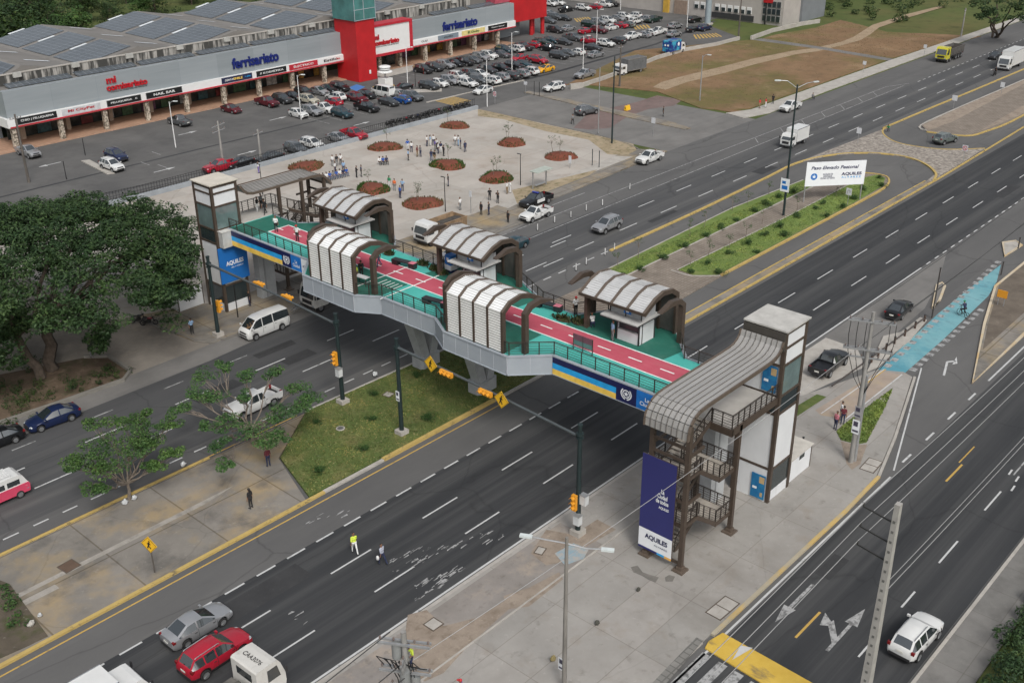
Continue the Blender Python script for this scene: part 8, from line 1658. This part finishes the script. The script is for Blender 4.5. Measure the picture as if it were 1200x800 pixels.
beds = [((451, 173), 2.5, 2.5, 'bed nearest the motorcycles'), ((533, 148), 2.3, 2.3, 'bed at the top near the hump'), ((525, 194), 2.6, 2.6, 'green edged bed in the plaza centre'), ((359, 196), 2.5, 2.6, 'bed at the left by the retaining wall'), ((600, 168), 2.3, 2.4, 'bed at the upper right with a palm-like sapling'), ((657, 184), 2.3, 2.4, 'bed at the right plaza corner'), ((582, 209), 2.6, 2.6, 'bed with green rim by the bus shelter'), ((495, 239), 2.5, 2.7, 'bed behind the dump truck'), ((437, 222), 2.5, 2.6, 'bed beside the bright blue vest')]
for i, (px, rx, ry, lb) in enumerate(beds):
    p = mound(px, rx, ry, 'red mulched round '+lb, [.35, .25, .7, .35, .3, .15, .7, .3, .5][i])
    for k in range([1, 1, 1, 0, 2, 2, 2, 2, 1][i]):
        sapling(p+Vector((rr.uniform(-1, 1), rr.uniform(-.6, 1.2), .4)), rr.uniform(2.0, 2.8), ('thin sapling growing from the '+lb) if k == 0 else ('second thin sapling in the '+lb), 100+i*7+k)
# planted median: clipped shrubs and saplings
def shrub_proto(seed):
    q = random.Random(seed); t = thing('shrub', None, 'shrub', (0, 0, 0), 0, 'round shrubs on the planted median'); cl = [((q.gauss(0, .28), q.gauss(0, .28), q.uniform(.2, .55)), q.uniform(.28, .42)) for _ in range(9)]
    a = MB()
    for k in range(6): branchy(a, (0, 0, -.05), (q.gauss(0, .3), q.gauss(0, .3), .45), .025, .01, q, 2, .05)
    a.build('stem', BARK, t); b = MB(); leaves(b, cl, 55, .085, q, .8); b.build('foliage', LEAF5, t); return t
SP = [shrub_proto(31), shrub_proto(32), shrub_proto(33)]; sn = 0
def put_shrub(px, z, s, label, group):
    global sn
    o = SP[sn] if sn < 3 else copy_tree(SP[sn % 3]); sn += 1; o.location = at(*px, z); o.rotation_euler = (0, 0, rr.uniform(0, 6.28)); o.scale = (s, s, s*rr.uniform(.8, 1.1)); o['label'] = label; o['group'] = group
for i, px in enumerate(((728, 325), (751, 316), (776, 303), (803, 289), (827, 277), (846, 268), (864, 259), (884, 248), (899, 240), (913, 232), (929, 226))): put_shrub(px, .22, rr.uniform(.7, 1.0), 'round shrub in the left strip of the planted median', 'shrubs in the left planted strip')
for i, px in enumerate(((809, 319), (842, 321), (829, 309), (855, 297), (888, 296), (877, 286), (896, 276), (920, 277), (914, 266), (935, 254), (956, 245), (969, 254), (965, 239), (987, 243), (1000, 233), (1012, 222), (1030, 209), (1034, 218))): put_shrub(px, .24, rr.uniform(.65, 1.0), 'round shrub in the right strip of the planted median', 'shrubs in the right planted strip')
for i, px in enumerate(((435, 492), (503, 492), (372, 495), (425, 528), (372, 553), (488, 441), (437, 463))): put_shrub(px, .2, rr.uniform(.6, 1.0), 'low bush growing in the median lawn under the mast arms', 'bushes in the median lawn')
for i, px in enumerate(((724, 312), (748, 302), (808, 277), (825, 266), (858, 247), (876, 240), (901, 228), (809, 312), (855, 290), (830, 300), (874, 278), (934, 246), (980, 230), (893, 262))):
    sapling(at(*px, .2), rr.uniform(1.6, 2.4), 'thin staked sapling in the planted median', 300+i, LEAF3, 'saplings in the planted median')
sapling(at(1000, 527, .14), 1.2, 'small bush at the foot of the lift tower shed', 400, LEAF5, None) if False else None
# grass tufts on the lawns: nobody could count them
def tufts(name, poly, n, z, hmin, hmax, label, m_, seed):
    q = random.Random(seed); xs = [p[0] for p in poly]; ys = [p[1] for p in poly]; a = MB(); c = 0
    while c < n:
        x, y = q.uniform(min(xs), max(xs)), q.uniform(min(ys), max(ys)); ins = False; j = len(poly)-1
        for i in range(len(poly)):
            if (poly[i][1] > y) != (poly[j][1] > y) and x < (poly[j][0]-poly[i][0])*(y-poly[i][1])/(poly[j][1]-poly[i][1])+poly[i][0]: ins = not ins
            j = i
        if not ins: continue
        c += 1; h = q.uniform(hmin, hmax); an = q.uniform(0, 6.28); w = q.uniform(.05, .12); dx, dy = math.cos(an)*w, math.sin(an)*w; lx, ly = q.uniform(-.1, .1), q.uniform(-.1, .1)
        a.add([(x-dx, y-dy, z), (x+dx, y+dy, z), (x+lx, y+ly, z+h)], [(0, 1, 2)])
    o = a.build(name, m_); tag(o, label, 'grass', kind='stuff')
GB = leaf_mat('grass_blade', (.075, .098, .028), (.12, .135, .045), (.20, .17, .08)); GG = leaf_mat('green_blade', (.09, .145, .035), (.14, .20, .05), (.20, .24, .08)); GD = leaf_mat('dry_blade', (.13, .085, .045), (.18, .12, .065), (.11, .095, .04))
tufts('grass', [(39.8, 57.0), (76, 57.0), (78.5, 66.2), (62, 67.0), (47.8, 67.5), (41.7, 63.1)], 22000, .19, .03, .10, 'short patchy grass on the median lawn', GB, 1)
tufts('grass', [(89.5, 65.1), (134, 64.9), (135, 66.8), (89, 67.4)], 5000, .225, .03, .09, 'green grass in the left planted strip', GG, 2); tufts('grass', [(95.8, 61.6), (97.4, 57.5), (139.5, 57.7), (143.6, 60), (141, 61.4)], 6000, .225, .03, .09, 'green grass in the right planted strip', GG, 3)
tufts('grass', [(162.5, 101), (166.5, 94.8), (221, 94.7), (223, 128), (196, 140), (162.5, 130)], 5000, .1, .02, .09, 'dry grass covering the field by the side street', GD, 4); tufts('grass', ats((889, 47), (905, 42), (955, 33), (985, 24), (1010, 30), (1040, 38), (1090, 40), (1120, 50), (1098, 52.5), (1042, 70), (960, 60)), 3000, .08, .03, .14, 'dry grass covering the farther field', GD, 8)
tufts('grass', ats((980, 507), (990, 498), (1032, 467), (1046, 456), (1037, 478), (1015, 520), (985, 517)), 4000, .155, .04, .12, 'green grass on the corner by the transformer pole', GG, 5); tufts('grass', [(-10, 56.9), (15.2, 57), (19, 67), (-10, 67.3)], 5000, .14, .05, .3, 'scrubby weeds in the lower left median corner', GB, 6)
def weeds(name, pts, n, s, label, seed, m_=LEAF4):
    q = random.Random(seed); a = MB(); cl = [((p.x+q.gauss(0, s), p.y+q.gauss(0, s), p.z+q.uniform(.1, .6)), q.uniform(.25, .6)) for p in pts for _ in range(n)]; leaves(a, cl, 40, .11, q, .7); o = a.build(name, m_); tag(o, label, 'undergrowth', kind='stuff')
weeds('undergrowth', [at(*p) for p in ((20, 470), (40, 455), (10, 490), (60, 465), (90, 450), (130, 440), (15, 445), (30, 425), (5, 460), (110, 445))], 7, .9, 'dark undergrowth and litter under the big tree', 41)
weeds('undergrowth', [at(*p) for p in ((5, 690), (15, 710), (25, 730), (8, 735), (2, 715), (8, 700))], 2, .4, 'weeds in the lower left median corner', 42, LEAF5)
# hedge at the lower right
a = MB(); q = random.Random(8); cl = [((46+k*.12+q.gauss(0, .3), 12.35-q.uniform(0, 4.2)**1.0, q.uniform(.3, 1.5)), q.uniform(.45, .8)) for k in range(260)]; leaves(a, cl, 80, .13, q, .85); hd = a.build('hedge', LEAF1); tag(hd, 'dense dark green hedge along the pavement at the lower right', 'hedge')
# background trees
a = MB(); q = random.Random(77); cl = [((q.uniform(80, 250), q.uniform(228, 330), q.uniform(.4, 1.8)), q.uniform(1.3, 3.0)) for _ in range(330)]+[((q.uniform(262, 310), q.uniform(112, 165), q.uniform(.3, 1.2)), q.uniform(.9, 2.0)) for _ in range(60)]
leaves(a, [c for c in cl if not (c[0][1] < 244 and c[0][0] < 84)], 70, .34, q, .6); o = a.build('scrub', LEAF4); tag(o, 'dense dark scrub and thicket behind the mall and office block', 'scrub', kind='stuff')
def tree_proto(seed, h, rad, name, leafm, n=36, cn=26):
    q = random.Random(seed); t = thing(name, None, 'tree', (0, 0, 0)); a = MB(); branchy(a, (0, 0, -.3), (0, 0, h*.5), .3, .18, q, 3, .03); cl = []
    for k in range(cn):
        v = Vector((q.gauss(0, 1), q.gauss(0, 1), q.gauss(0, 1))).normalized()*q.uniform(.45, 1); c = Vector((v.x*rad, v.y*rad, h*.58+v.z*h*.36)); cl.append((c, q.uniform(.26, .42)*rad))
        if k % 3 == 0: branchy(a, (0, 0, h*.4), c, .1, .03, q, 3, .04)
    a.build('trunk', BARK, t, 50); b = MB(); leaves(b, cl, n, .30, q, .8); b.build('crown', leafm, t); return t
BT = [tree_proto(61, 9, 4.2, 'background_tree', LEAF4, 60), tree_proto(62, 7.5, 3.8, 'background_tree', LEAF1, 60), tree_proto(63, 6, 3.4, 'background_tree', LEAF2, 60)]; bn = 0
def put_tree(x, y, s, label, group):
    global bn
    o = BT[bn] if bn < 3 else copy_tree(BT[bn % 3]); bn += 1; o.location = (x, y, 0); o.rotation_euler = (0, 0, rr.uniform(0, 6.28)); o.scale = (s, s, s*rr.uniform(.85, 1.15)); o['label'] = label; o['group'] = group
for i in range(26): put_tree(84+i*1.5+rr.uniform(-2, 2), 236+rr.uniform(-8, 34), rr.uniform(.9, 1.5), 'dark tree in the wood at the upper left corner behind the mall', 'trees of the wood at the upper left')
for i in range(30): put_tree(125+i*3.2+rr.uniform(-2, 2), 268+rr.uniform(0, 36), rr.uniform(.7, 1.25), 'bushy tree in the belt behind the mall roofs', 'trees of the belt behind the mall')
for i in range(14): put_tree(268+i*2.6+rr.uniform(-2, 2), 152-i*1.0+rr.uniform(-3, 8), rr.uniform(.55, .9), 'bushy tree beyond the far field at the top edge', 'trees beyond the far field')
for i in range(7): put_tree(290+rr.uniform(0, 22), 78+rr.uniform(-6, 6), rr.uniform(.55, .85), 'dark bushy tree behind the white lorry at the right edge', 'bushes at the right edge')
b0 = at(1167, 44); t = thing('leaning_tree', 'dark tree with crossed leaning stems at the upper right', 'tree', b0, world=True); tr = MB(); cl = []
for k, (px, z) in enumerate((((1150, 12), 7.5), ((1185, 8), 8.0), ((1170, -6), 9.0), ((1196, 18), 6.5), ((1160, 22), 6.0))):
    e = at(*px, z); branchy(tr, b0+Vector((rr.uniform(-1, 1), rr.uniform(-.8, .8), 0)), e, .28, .1, rr, 5, .05)
    for _ in range(9): cl.append((e+Vector((rr.gauss(0, 1.6), rr.gauss(0, 1.6), rr.gauss(.4, .9))), rr.uniform(.7, 1.3)))
tr.build('trunk', BARK, t, 50); a = MB(); leaves(a, cl, 75, .28, rr, .7); a.build('crown', LEAF1, t)
